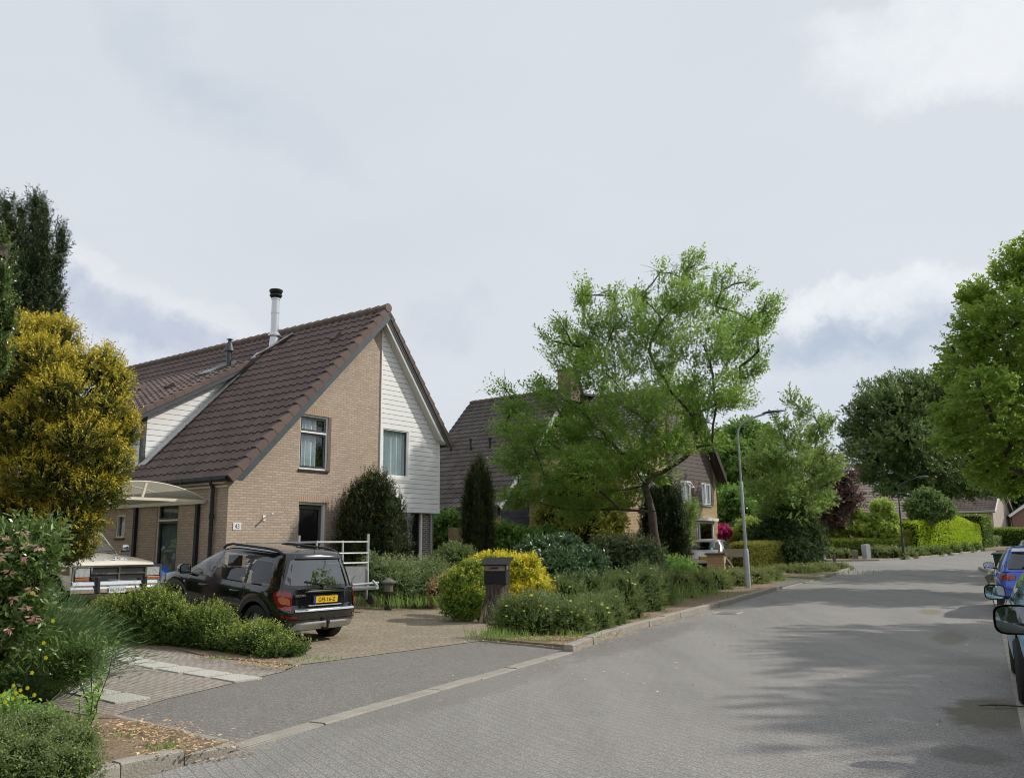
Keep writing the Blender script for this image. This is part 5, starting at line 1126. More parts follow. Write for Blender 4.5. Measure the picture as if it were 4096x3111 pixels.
# letterbox on a tree stump
def letterbox():
    x, y, z = gp(1066, 1345); T = thing('tree_stump', 'rough brown tree stump with chewed base carrying the black letterbox', 'tree stump', (x, y, z), 0)
    m = MB(); rr = random.Random(8); n = 22; rows = []
    K = [(.34, -.1), (.30, .05), (.27, .2), (.245, .4), (.235, .6), (.24, .80)]
    for r, h in K: rows.append([((r * (1 + .10 * sin(3 * a + h * 2) + .05 * sin(7 * a + 4 * h))) * cos(a) + h * .09, r * (1 + .08 * sin(5 * a)) * sin(a), h) for a in [2 * pi * i / n for i in range(n + 1)]])
    m.grid(rows)
    bk = bpy.data.materials.new('stump_bark'); bk.use_nodes = True; t = NT(bk.node_tree); co = t.n('ShaderNodeTexCoord').outputs['Object']; s = t.n('ShaderNodeSeparateXYZ', {0: co})
    st = t.n('ShaderNodeMapping', {'Vector': co, 'Scale': (1, 1, .22)}).outputs[0]
    col = t.mix(t.ramp(t.noise(st, 22, 4), .35, .65), (.12, .092, .07), (.035, .027, .022)); lowm = t.m('MULTIPLY', t.ramp(s.outputs[2], .42, .2), t.ramp(t.noise(st, 9, 3), .46, .56)); lowm = t.m('MULTIPLY', lowm, t.ramp(s.outputs[0], .12, -.05))
    col = t.mix(lowm, col, (.50, .36, .24)); bn = t.n('ShaderNodeBump', {'Height': t.noise(st, 26, 4), 'Strength': 1., 'Distance': .03})
    p = t.n('ShaderNodeBsdfPrincipled', {'Base Color': col, 'Roughness': .95, 'Normal': bn.outputs[0]}); t.n('ShaderNodeOutputMaterial', {0: p.outputs[0]})
    m.build('trunk', bk, T, smooth=60); c = MB(); c.lathe([(0, .8), (.19, .8), (.19, .78)], (.075, 0, 0), n=20); c.build('cut_top', WOOD, T)
    B = thing('letterbox', 'black wooden letterbox with sloping roof on top of the tree stump', 'letterbox', (x + .08, y - .02, z + .80), R(-14))
    b = MB(); b.box((-.235, -.17, 0), (.235, .17, .38)); b.add([(-.235, -.17, .38), (.235, -.17, .38), (.235, .17, .38), (-.235, .17, .38), (-.235, -.17, .40), (.235, -.17, .40), (.235, .17, .50), (-.235, .17, .50)], [(4, 5, 6, 7), (0, 1, 5, 4), (1, 2, 6, 5), (2, 3, 7, 6), (3, 0, 4, 7)])
    blk = mat('letterbox_black', (.007, .007, .008), (.014, .014, .015), 15, .75, bump=.3, bscale=60); b.build('box', blk, B, bevel=.006)
    r = MB(); r.bar((0, -.25, .40), (0, .25, .545), .62, .022); r.build('roof', mat('roofing_felt', (.012, .012, .013), (.022, .022, .023), 30, 1.0, bump=.8, bscale=120), B, bevel=.004)
    s = MB(); s.box((-.225, -.178, .275), (.215, -.170, .385)); s.box((-.12, -.182, .31), (.08, -.178, .35), 1); s.box((-.115, -.184, .335), (-.08, -.182, .347), 2); s.build('slot_plate', [mat('aged_metal', (.33, .29, .25), (.24, .21, .19), 12, .4, metal=.5), BLACK, mat('label_orange', (.6, .3, .05), None)], B)
    s = MB(); s.box((.236, -.12, .30), (.242, .0, .42)); s.build('side_plate', MT['aged_metal'], B)
letterbox()
# garden lantern
def lantern():
    x, y, z = gp(838, 1318); T = thing('garden_lantern', 'small black garden bollard lantern among the junipers by the driveway', 'garden lamp', (x, y, z + .05), 0)
    p = MB(); p.tube([(0, 0, -.1), (0, 0, .36)], .085, 12); p.tube([(0, 0, .34), (0, 0, .38)], .15, 12); p.build('base', BLACK, T)
    g = MB(); g.tube([(0, 0, .38), (0, 0, .58)], .11, 12); g.build('glass_shade', mat('smoked_lantern', (.17, .15, .11), None, rough=.3), T)
    c = MB(); c.lathe([(.0, .70), (.05, .68), (.18, .60), (.18, .57), (.0, .57)], n=12); c.build('cap', mat('lantern_cap', (.12, .12, .11), None), T)
lantern()
# trailer between the car and the gable
def trailer():
    ox, oy = hl(.85, -1.9); T = thing('car_trailer', 'small galvanised trailer with open rail sides parked in front of the gable wall', 'trailer', (ox, oy, gz(ox, oy) + .02), pi / 2 - AZH)
    # local x along gable, y away from the street; front board at y=-1.2
    z0 = .42; m = MB(); m.box((-.75, -1.2, z0), (.75, 1.2, z0 + .04)); m.build('floor', WOOD, T)
    b = MB(); b.box((-.75, -1.22, z0 - .03), (.75, -1.19, z0 + .42)); b.box((-.75, 1.19, z0 - .03), (.75, 1.22, z0 + .42)); b.box((-.77, -1.2, z0 - .03), (-.74, 1.2, z0 + .42)); b.box((.74, -1.2, z0 - .03), (.77, 1.2, z0 + .42)); b.build('side_panel', mat('dull_galvanised', (.28, .29, .30), (.22, .225, .235), 7, .55, metal=.2), T)
    r = MB()
    for x, y in ((-.75, -1.22), (0, -1.22), (.77, -1.22), (-.75, 1.22), (.77, 1.22)): r.tube([(x, y - .01, z0 - .05), (x, y - .01, z0 + (1.15 if x > .7 else 1.0))], .022 if x <= .7 else .03, 8)
    for z in (z0 + .50, z0 + .72, z0 + .97):
        r.tube([(-.75, -1.24, z), (.77, -1.24, z)], .016, 8); r.tube([(-.75, 1.22, z), (.77, 1.22, z)], .016, 8); r.tube([(-.76, -1.22, z), (-.76, 1.22, z)], .016, 8); r.tube([(.77, -1.22, z), (.77, 1.22, z)], .016, 8)
    r.build('rails', mat('white_rail', (.58, .60, .60), (.45, .46, .46), 9, .5, metal=.2), T)
    d = MB(); d.tube([(-.5, -.8, z0 - .08), (0, -2.1, z0 - .02)], .035, 8); d.tube([(.5, -.8, z0 - .08), (0, -2.1, z0 - .02)], .035, 8); d.tube([(0, -2.0, z0 - .02), (0, -2.35, z0)], .04, 8); d.bar((.0, -2.35, z0 + .03), (.0, -2.2, z0 + .14), .04, .04); d.build('drawbar', GALV, T, smooth=40)
    for sx in (-1, 1): wheel(T, sx * .9, 0, .27, .15, sx) if False else None
    for sx in (-1, 1):
        w_ = MB(); w_.lathe([(0, -.07), (.16, -.07), (.27, -.06), (.28, 0), (.27, .06), (.16, .07), (0, .07)], (sx * .9, .1, .28), 'X', 24); w_.build('wheel', RUBBER, T, smooth=40)
    j = MB(); j.tube([(.55, -1.45, .12), (.55, -1.45, .75)], .025, 8); j.tube([(.55, -1.45, .75), (.55, -1.40, .80), (.62, -1.40, .85)], .01, 6); j.tube([(.1, -1.45, .45), (.9, -1.45, .47)], .03, 8); jo = j.build('jockey_leg', MT['dull_galvanised'], T)
    w_ = MB(); w_.lathe([(0, -.03), (.06, -.035), (.11, -.03), (.115, 0), (.11, .03), (.06, .035), (0, .03)], (.62, -1.5, .115), 'X', 20); w_.build('jockey_wheel', RUBBER, T, smooth=40)
trailer()
def tarp():
    x, y = hl(-1.0, 1.6); o = thing('covered_scooter', 'something low covered with a blue tarpaulin beside the side wall', 'tarpaulin', (x, y, gz(x, y)), pi / 2 - AZH)
    m = MB(); n = 26; rows = []; rr = random.Random(2)
    for i in range(15):
        v = i / 14
        row = []
        for j in range(n + 1):
            a = 2 * pi * j / n; k = (1 - v ** 3); fold = 1 + .05 * sin(9 * a) * (1 - v) + .03 * sin(17 * a + 1) * (1 - v)
            row.append((.50 * k ** .5 * (1.12 - .12 * v) * fold * cos(a), .95 * k ** .5 * (1.1 - .1 * v) * fold * sin(a), .88 * v + .04 * sin(5 * a) * v * (1 - v)))
        rows.append(row)
    m.grid(rows); m.build('tarpaulin', TARP, o, smooth=60); s_ = MB(); s_.box((-.3, -.6, .02), (.3, .6, .55)); s_.build('load', BLACK, o)
tarp()
# brick gate pillar, timber pile
x, y, _ = at(1547, 1200, 37.8); z = gz(x, y) + .08; m = MB(); m.box((-.36, -.3, -.3), (.36, .3, .78)); T = thing('gate_pillar', 'square yellow brick gate pillar with grey cap in front of the silver car', 'pillar', (x, y, z), R(-22)); m.build('pillar', BRICK2, T); m = MB(); m.box((-.43, -.37, .78), (.43, .37, .86)); m.build('cap', mat('pillar_cap', (.07, .075, .08), None, rough=.7), T)
m = MB(); m.box((.361, -.12, .3), (.375, .12, .45)); m.build('mail_slot', BLACK, T)
x, y, _ = at(1583, 1200, 39.0); z = gz(x, y) + .1; T = thing('timber_pile', 'loose planks and a board leaning by the clipped hedge next to the silver car', 'timber', (x, y, z), 0)
for i, (a, b_) in enumerate((((-.75, -.2, 0), (-.55, .1, 1.15)), ((-.5, 0, .85), (.05, -.3, 0)), ((-.2, .1, .02), (.4, -.2, .02)))): m = MB(); m.bar(a, b_, .10, .05); m.build('plank', WOOD, T)
m = MB(); m.box((-.4, .15, .62), (.6, .2, .98)); m.box((-.4, .2, .0), (-.34, .26, .9)); m.box((.5, .2, 0), (.56, .26, .9)); m.build('board', mat('painted_board', (.36, .31, .22), (.27, .24, .18), 6, .8), T)
# ================================================================ VEGETATION
def rng(s): return np.random.default_rng(s)
def nrm(v): return v / np.maximum(np.linalg.norm(v, axis=1, keepdims=True), 1e-9)
def leafarr(P, D, N, L, W, fold=.18, cup=0):
    """one diamond leaf per row: base P, direction D, normal N, length L, width W -> verts (n*4,3)"""
    D = nrm(D); S = nrm(np.cross(D, N)); N = np.cross(S, D); L = np.asarray(L).reshape(-1, 1); W = np.asarray(W).reshape(-1, 1)
    m = P + D * L * .5
    V = np.stack([P, m + S * W * .5 + N * W * fold, P + D * L - N * L * cup, m - S * W * .5 + N * W * fold], 1)
    return V.reshape(-1, 3)
class Fol:
    def __init__(s): s.V = []; s.M = []; s.T = []; s.xv = []; s.xf = []; s.xm = []
    def leaves(s, P, D, N, L, W, tip=None, mi=0, ground=True, **k):
        if ground:
            g = np.array([gz(p[0], p[1]) for p in P]) if len(P) < 4000 else P[:, 2] * 0 + s.g0
            ok = P[:, 2] > g + .015; P, D, N = P[ok], D[ok], N[ok]; L = np.broadcast_to(L, ok.shape)[ok]; W = np.broadcast_to(W, ok.shape)[ok]; tip = tip[ok] if tip is not None else None
        s.V.append(leafarr(P, D, N, L, W, **k)); s.M.append(np.full(len(P), mi)); s.T.append(np.repeat(tip if tip is not None else np.zeros(len(P)), 4))
    g0 = 0.
    def mb(s, m):           # add extra solid geometry
        b_ = len(s.xv); s.xv += m.v; s.xf += [tuple(i + b_ for i in f) for f in m.f]; s.xm += m.m
    def build(s, name, mats, parent=None):
        V = np.concatenate(s.V) if s.V else np.zeros((0, 3)); M = np.concatenate(s.M); T = np.concatenate(s.T); nq = len(V) // 4
        nx = len(s.xv); AV = np.concatenate([V, np.array(s.xv).reshape(-1, 3)]) if nx else V
        me = bpy.data.meshes.new(name); me.vertices.add(len(AV)); me.vertices.foreach_set('co', AV.astype(np.float32).ravel())
        li = np.arange(nq * 4); xl = [i + nq * 4 for f in s.xf for i in f]; ll = np.concatenate([li, np.array(xl, dtype=int)]) if xl else li
        me.loops.add(len(ll)); me.loops.foreach_set('vertex_index', ll.astype(np.int32))
        st = np.arange(nq) * 4; xs_ = []; k = nq * 4
        for f in s.xf: xs_.append(k); k += len(f)
        st = np.concatenate([st, np.array(xs_, dtype=int)]) if xs_ else st
        me.polygons.add(len(st)); me.polygons.foreach_set('loop_start', st.astype(np.int32))
        mi = np.concatenate([M, np.array(s.xm, dtype=int)]) if s.xm else M
        me.polygons.foreach_set('material_index', mi.astype(np.int32))
        a = me.attributes.new('tip', 'FLOAT', 'POINT'); a.data.foreach_set('value', np.concatenate([T, np.zeros(nx)]).astype(np.float32))
        for m in mats: me.materials.append(m)
        me.update(); me.validate()
        o = bpy.data.objects.new(name, me); C.objects.link(o)
        if parent: o.parent = parent
        return o
def sph(r, n):
    d = r.normal(size=(n, 3)); return nrm(d)
def sprays(F, cl, nt, nl, tl, ll, lw, seed=0, up=.3, inner=.3, out=1.0, flat=.4, jit=.35, mi=0, droop=0., side=.8, lo=-1., shell=(.78, 1.06), tipmode='s', lj=.35, sag=0., zd=1., axis=None, uni=False, gap=0.):
    """cl: rows (x,y,z,rx,ry,rz). twigs of leaves over the clumps"""
    r = rng(seed); cl = np.array(cl, float); wt = (cl[:, 3] * cl[:, 4] * cl[:, 5]) ** (2 / 3); wt /= wt.sum()
    k = r.choice(len(cl), nt, p=wt); d = sph(r, nt)
    if lo > -1: bad = d[:, 2] < lo; d[bad, 2] *= -1
    rad = np.where(r.random(nt) < inner, r.random(nt) ** .5 * .8, shell[0] + (shell[1] - shell[0]) * r.random(nt))
    if uni: rad = r.random(nt) ** (1 / 3.) * shell[1]
    R3 = cl[k, 3:6]; p = cl[k, :3] + d * R3 * rad[:, None]
    if gap:
        q = p * 2.6; nz = np.sin(q[:, 0] * 1.1 + 1.7 * np.sin(q[:, 1] * .9)) + np.sin(q[:, 2] * 1.7 + 1.3 * np.sin(q[:, 0] * 1.3)) + np.sin(q[:, 1] * 1.2 + q[:, 2] * .7)
        ok = nz > gap - 1.6 * r.random(nt); p, d, rad, k, R3 = p[ok], d[ok], rad[ok], k[ok], R3[ok]; nt = len(p)
    if axis is not None: dd = p - np.array(axis); d = nrm(nrm(dd) + .25 * d)
    t_ = nrm(d * out * np.array([1, 1, zd]) + np.array([0, 0, 1.]) * up + r.normal(size=(nt, 3)) * jit)
    s_ = (np.arange(nl) + .5) / nl
    P = p[:, None, :] + t_[:, None, :] * (tl * (s_[None, :, None] - .45)) * (.6 + .8 * r.random(nt))[:, None, None]
    P[:, :, 2] -= sag * (s_[None, :] ** 2) * tl
    a = nrm(np.cross(t_, sph(r, nt)))
    sg = np.where(np.arange(nl) % 2 == 0, 1., -1.)
    D = t_[:, None, :] * .7 + a[:, None, :] * sg[None, :, None] * side + r.normal(size=(nt, nl, 3)) * .25; D[:, :, 2] -= droop
    Nn = np.array([0, 0, 1.]) * flat + r.normal(size=(nt, nl, 3)) * (1 - flat) * .7 + d[:, None, :] * .35
    tp = np.broadcast_to(s_[None, :], (nt, nl)) * np.clip((rad - .35) / .6, 0, 1)[:, None] * np.clip(.62 + .5 * d[:, 2], .25, 1)[:, None] if tipmode == 's' else np.broadcast_to(s_[None, :], (nt, nl))
    n = nt * nl; L = ll * (1 - lj + 2 * lj * r.random(n)); W = lw * (1 - lj + 2 * lj * r.random(n))
    F.leaves(P.reshape(-1, 3), D.reshape(-1, 3), Nn.reshape(-1, 3), L, W, tp.reshape(-1).copy(), mi)
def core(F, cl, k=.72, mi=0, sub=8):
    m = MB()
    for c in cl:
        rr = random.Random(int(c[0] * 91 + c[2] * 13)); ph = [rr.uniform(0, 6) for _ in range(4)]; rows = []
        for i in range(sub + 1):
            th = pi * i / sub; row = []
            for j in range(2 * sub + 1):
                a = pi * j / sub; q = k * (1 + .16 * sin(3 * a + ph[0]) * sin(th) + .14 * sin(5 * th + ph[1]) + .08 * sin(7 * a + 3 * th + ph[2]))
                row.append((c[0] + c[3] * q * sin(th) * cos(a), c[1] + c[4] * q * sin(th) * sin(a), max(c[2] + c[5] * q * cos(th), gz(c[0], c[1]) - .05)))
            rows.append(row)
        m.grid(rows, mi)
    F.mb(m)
def pc(x, y, Y, rx, rz, ry=None):
    """clump at picture position x,y (2212 wide), depth Y, radii in picture pixels"""
    p = at(x, y, Y); s = Y / PPM; return (p[0], p[1], p[2], rx * s, (ry * s if ry else rx * s), rz * s)
def skeleton(m, base, fork, clumps, r0, seed=0, lean=None, twig=0, sides=7, mi=0, trunk=None, rmin=.012, attach=.45):
    rr = random.Random(seed); base, fork = Vector(base), Vector(fork); nodes = [(fork, -1)]; kids = {0: 0}
    cs = sorted([Vector(c[:3]) for c in clumps], key=lambda v: (v - fork).length)
    paths = []; extra = []
    for c in cs:
        best, bi = 1e9, 0
        for i, (p, pa) in enumerate(nodes):
            dd = (c - p).length + .35 * (p - fork).length * attach + (2.5 if p.z > c.z + .2 else 0)
            if dd < best: best, bi = dd, i
        p = nodes[bi][0]; n = max(2, int((c - p).length / .55)); prev = bi; mid = p.lerp(c, .5) + Vector((rr.uniform(-.15, .15), rr.uniform(-.15, .15), rr.uniform(-.02, .22))) * (c - p).length
        for j in range(1, n + 1):
            f = j / n; q = p.lerp(mid, f).lerp(mid.lerp(c, f), f) + Vector((rr.gauss(0, .03), rr.gauss(0, .03), rr.gauss(0, .03))); nodes.append((q, prev)); prev = len(nodes) - 1
    cnt = [0] * len(nodes); leafn = set(range(len(nodes))) - set(pa for _, pa in nodes)
    for i in leafn:
        j = i
        while j != -1: cnt[j] += 1; j = nodes[j][1]
    tot = max(cnt[0], 1); rad = [max(rmin, r0 * .78 * (c / tot) ** .55) for c in cnt]
    for i, (p, pa) in enumerate(nodes):
        if pa >= 0: m.tube([nodes[pa][0], p], [min(rad[pa], rad[i] * 1.25), rad[i]], sides if rad[i] > .03 else 4, mi, cap=False)
    tp = trunk or [base, fork]; tp = [Vector(q) for q in tp]; K = len(tp)
    rs = [r0 * (1.25 if i == 0 else 1 - .14 * i / (K - 1)) for i in range(K)]; m.tube(tp, rs, 12, mi)
    for i, (p, pa) in enumerate(nodes):
        if twig and cnt[i] <= 2 and i > 0:
            for _ in range(twig):
                d = Vector((rr.gauss(0, 1), rr.gauss(0, 1), rr.gauss(.2, .6))).normalized() * rr.uniform(.3, .9); m.tube([p, p + d * .5 + Vector((0, 0, .05)), p + d], [.009, .007, .003], 3, mi, cap=False)
# leaf materials (base colours of the leaves)
LM = dict(
    street=leafmat('street_tree_leaf', (.048, .095, .018), (.150, .230, .045), (.22, .28, .055), .45, tipk=.5, patch=(.19, .22, .04), pk=.5),
    street2=leafmat('young_tree_leaf', (.060, .105, .025), (.15, .21, .05), (.24, .28, .09), .38, tipk=.5),
    maple=leafmat('maple_leaf', (.070, .120, .018), (.150, .215, .034), (.25, .30, .045), .45, tipk=.6, patch=(.17, .20, .028), pk=.5),
    beech=leafmat('beech_leaf', (.044, .076, .022), (.088, .130, .038), (.16, .20, .06), .25, tipk=.6),
    gyew=leafmat('golden_yew_needle', (.024, .036, .008), (.085, .090, .013), (.44, .36, .035), .25, tipk=1., tipp=(.22, .55)),
    yew=leafmat('dark_yew_needle', (.009, .017, .006), (.024, .038, .012), (.10, .115, .028), .12, tipk=.75, tipp=(.6, .95)),
    yewb=leafmat('column_yew_needle', (.010, .017, .005), (.024, .033, .009), (.15, .145, .025), .12, tipk=.8, tipp=(.5, .9)),
    gcon=leafmat('golden_conifer_leaf', (.075, .095, .015), (.17, .17, .022), (.40, .34, .03), .2, tipk=.6, tipp=(.5, .95)),
    laurel=leafmat('laurel_leaf', (.055, .115, .022), (.12, .21, .04), (.17, .27, .05), .25, tipk=.5, rough=.3, spec=.6),
    euon=leafmat('golden_euonymus_leaf', (.09, .14, .02), (.34, .33, .03), (.62, .50, .035), .25, tipk=.9, tipp=(.30, .60)),
    euond=leafmat('green_euonymus_leaf', (.05, .10, .018), (.15, .20, .03), (.46, .40, .035), .25, tipk=.8, tipp=(.55, .9)),
    mahon=leafmat('glossy_dark_leaf', (.022, .050, .020), (.050, .090, .032), (.08, .14, .045), .15, tipk=.5, rough=.35, spec=.5),
    darks=leafmat('dark_shrub_leaf', (.022, .040, .016), (.055, .075, .026), (.10, .09, .03), .15),
    poten=leafmat('grey_green_leaf', (.052, .080, .022), (.110, .145, .040), (.17, .20, .10), .25, tipk=.6),
    poten2=leafmat('olive_cover_leaf', (.075, .100, .030), (.145, .175, .055), (.22, .24, .08), .25, tipk=.6, patch=(.17, .15, .05), pk=.4),
    box=leafmat('privet_leaf', (.020, .042, .008), (.060, .095, .018), (.22, .26, .05), .28, tipk=.95, tipp=(.42, .85)),
    hedgeg=leafmat('bright_hedge_leaf', (.13, .20, .012), (.25, .34, .018), (.36, .44, .025), .3, tipk=.8),
    hedged=leafmat('green_hedge_leaf', (.035, .068, .014), (.080, .135, .026), (.26, .33, .05), .25, tipk=.9, tipp=(.60, .82)),  # light tip colour paints the lit top of the clipped hedges
    hedgey=leafmat('yellow_green_hedge_leaf', (.08, .095, .016), (.19, .19, .035), (.25, .25, .05), .25, tipk=.6),
    juni=leafmat('juniper_spray', (.065, .095, .035), (.130, .165, .065), (.24, .27, .11), .2, tipk=.8),
    copper=leafmat('copper_leaf', (.045, .024, .025), (.085, .048, .045), (.13, .08, .06), .25, patch=(.07, .07, .03), pk=.3),
    chest=leafmat('chestnut_leaf', (.055, .110, .022), (.110, .185, .038), (.19, .26, .05), .3, tipk=.5),
    pleach=leafmat('pleached_leaf', (.12, .17, .03), (.24, .30, .06), (.30, .36, .09), .3, tipk=.7),
    yellow=leafmat('yellow_tree_leaf', (.40, .33, .012), (.62, .48, .02), (.75, .58, .03), .3, tipk=.6),
    dcon=leafmat('deep_conifer_leaf', (.014, .034, .010), (.034, .066, .018), (.07, .11, .03), .15, tipk=.6),
    bg=leafmat('background_leaf', (.055, .095, .028), (.105, .155, .045), (.16, .20, .06), .25, tipk=.5),
    rhodo=leafmat('rhododendron_flower', (.22, .008, .075), (.36, .02, .13), None, .2),
    pinkl=leafmat('pink_young_leaf', (.27, .13, .11), (.36, .23, .19), None, .3),
    pier=leafmat('pieris_leaf', (.030, .056, .014), (.085, .135, .03), (.18, .22, .06), .22, tipk=.7, rough=.28, spec=.7),
    broom=leafmat('broom_stem', (.030, .060, .022), (.060, .105, .036), (.09, .15, .05), .15),
    weed=leafmat('weed_leaf', (.075, .15, .035), (.14, .24, .05), (.2, .3, .07), .3),
    grassb=leafmat('grass_blade', (.08, .13, .03), (.15, .21, .055), (.24, .26, .09), .3),
    ylfl=leafmat('yellow_petal', (.72, .60, .03), (.85, .75, .10), None, .3),
    litter=leafmat('dry_leaf', (.22, .14, .07), (.38, .27, .15), None, .1),
    orange=leafmat('orange_bloom', (.55, .16, .08), (.65, .28, .14), None, .3))
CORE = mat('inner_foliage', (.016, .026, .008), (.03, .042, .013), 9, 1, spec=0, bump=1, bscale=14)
def shrub(name, label, cat, cl, lm, nt, nl, tl, ll, lw, seed, group=None, cr=.7, extra=None, **k):
    F = Fol(); F.g0 = min(gz(c[0], c[1]) for c in cl) + .0
    sprays(F, cl, nt, nl, tl, ll, lw, seed, **k)
    if cr: core(F, cl, cr, 1)
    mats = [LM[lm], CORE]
    if extra:
        for i, (em, fn) in enumerate(extra): mats.append(LM[em] if isinstance(em, str) else em); fn(F, i + 2)
    return tag(F.build(name, mats), label, cat, group)
def tree(name, label, base, fork, cl, lm, nt, nl, tl, ll, lw, seed, r0, bark=BARK, group=None, cr=0, twig=0, trunk=None, cat='tree', extra=None, crown='crown', **k):
    T = thing(name, label, cat, base, 0, group); o = Vector(base)
    m = MB(); skeleton(m, base, fork, cl, r0, seed, twig=twig, trunk=trunk); m.v = [(v[0] - o.x, v[1] - o.y, v[2] - o.z) for v in m.v]
    m.build('trunk', bark, T, smooth=60, fixn=False)
    F = Fol(); F.g0 = -9; sprays(F, cl, nt, nl, tl, ll, lw, seed + 1, **k)
    if extra: extra(F)
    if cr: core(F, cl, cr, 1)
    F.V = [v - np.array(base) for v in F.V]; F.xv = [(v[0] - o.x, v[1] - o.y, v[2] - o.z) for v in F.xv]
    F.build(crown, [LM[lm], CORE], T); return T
def boxhedge(name, label, pts, width, h, lm, n, ll, lw, seed, group=None, round_=.12, bulge=.0, hf=None, off_=0., cat='hedge', base=.0):
    """clipped hedge along a ground polyline"""
    r = rng(seed); pts = [np.array(p[:2], float) for p in pts]; seg = [np.linalg.norm(b_ - a) for a, b_ in zip(pts, pts[1:])]; tot = sum(seg); cum = np.cumsum([0] + seg)
    def P(s_): 
        i = min(int(np.searchsorted(cum, s_, 'right')) - 1, len(seg) - 1); f = (s_ - cum[i]) / seg[i]; d = (pts[i + 1] - pts[i]) / seg[i]; return pts[i] * (1 - f) + pts[i + 1] * f, d
    per = 2 * h + width; ends = width / (tot + width)
    L = []; D = []; 
    for q in range(n):
        if r.random() < ends * 1.0:
            s_ = -.001 if r.random() < .5 else tot; p, d = P(min(max(s_, 0), tot)); nd = np.array([-d[1], d[0]]); v = (r.random() - .5) * width; z = r.random() * (hf(0 if s_ <= 0 else 1) if hf else h); pos = p + nd * v; no = np.array([*(d * (-1 if s_ <= 0 else 1)), .2])
        else:
            s_ = r.random() * tot; p, d = P(s_); nd = np.array([-d[1], d[0]]); hh = hf(s_ / tot) if hf else h; u = r.random() * (2 * hh + width)
            if u < hh: v, z, no = -width / 2, u, np.array([*(-nd), .25])
            elif u < 2 * hh: v, z, no = width / 2, u - hh, np.array([*nd, .25])
            else: v, z, no = (u - 2 * hh - width / 2), hh, np.array([0, 0, 1.])
            e = max(0, z - (hh - round_)) / round_; 
            if abs(v) > width / 2 - round_ and z > hh - round_: v *= 1 - .0; z -= .3 * round_ * max(0, (abs(v) - width / 2 + round_) / round_) if z >= hh else 0
            pos = p + nd * v
        z += r.normal() * .02; L.append((*pos, gz(*pos) + base + z + .02 * sin(pos[0] * 7 + pos[1] * 5))); D.append(no)
    L = np.array(L); D = np.array(D); Pn = L + D * r.normal(size=(n, 1)) * .035
    dr = nrm(D * .5 + r.normal(size=(n, 3)) * .55 + np.array([0, 0, .3])); F = Fol(); F.g0 = -9
    tp = np.clip((L[:, 2] - L[:, 2].min()) / h, 0, 1) * .6 + .4 * r.random(n)  # tip value grows with height, so the lit hedge top is coloured in
    F.leaves(Pn, dr, D + r.normal(size=(n, 3)) * .5, ll * (.6 + .8 * r.random(n)), lw * (.6 + .8 * r.random(n)), tp, 0, ground=False)
    m = MB(); st = max(2, int(tot / .8))
    rows = []
    for i in range(st + 1):
        s_ = tot * i / st; p, d = P(min(s_, tot - 1e-6)); nd = np.array([-d[1], d[0]]); hh = (hf(s_ / tot) if hf else h) - .05; w2 = width / 2 - .06; z0 = gz(*p) + base
        rows.append([(*(p - nd * w2), z0 - .1), (*(p - nd * w2), z0 + hh - .08), (*(p - nd * (w2 - .08)), z0 + hh), (*(p + nd * (w2 - .08)), z0 + hh), (*(p + nd * w2), z0 + hh - .08), (*(p + nd * w2), z0 - .1)])
    m.grid(rows, 1); m.add(rows[0], [tuple(range(6))], 1); m.add(rows[-1], [tuple(range(6))], 1); F.mb(m)
    return tag(F.build(name, [LM[lm], CORE]), label, cat, group)
def flowers(cl, n, size, seed, top=.2, sh=(.95, 1.1)):
    def fn(F, mi):
        r = rng(seed); c = np.array(cl, float); k = r.integers(0, len(c), n); d = sph(r, n); d[:, 2] = np.abs(d[:, 2]) * .8 + top; d = nrm(d); d[:, 1] = np.where(r.random(n) < .6, -np.abs(d[:, 1]), d[:, 1])
        p = c[k, :3] + d * c[k, 3:6] * (sh[0] + (sh[1] - sh[0]) * r.random((n, 1)))
        for a in range(5):
            an = 2 * pi * a / 5 + r.random(n) * .3; D = np.stack([np.cos(an), np.sin(an) * .8, np.sin(an) * .5 + .2], 1)
            F.leaves(p, D, np.tile([0, -.5, .8], (n, 1)), size * .6, size * .5, None, mi, ground=False)
    return fn
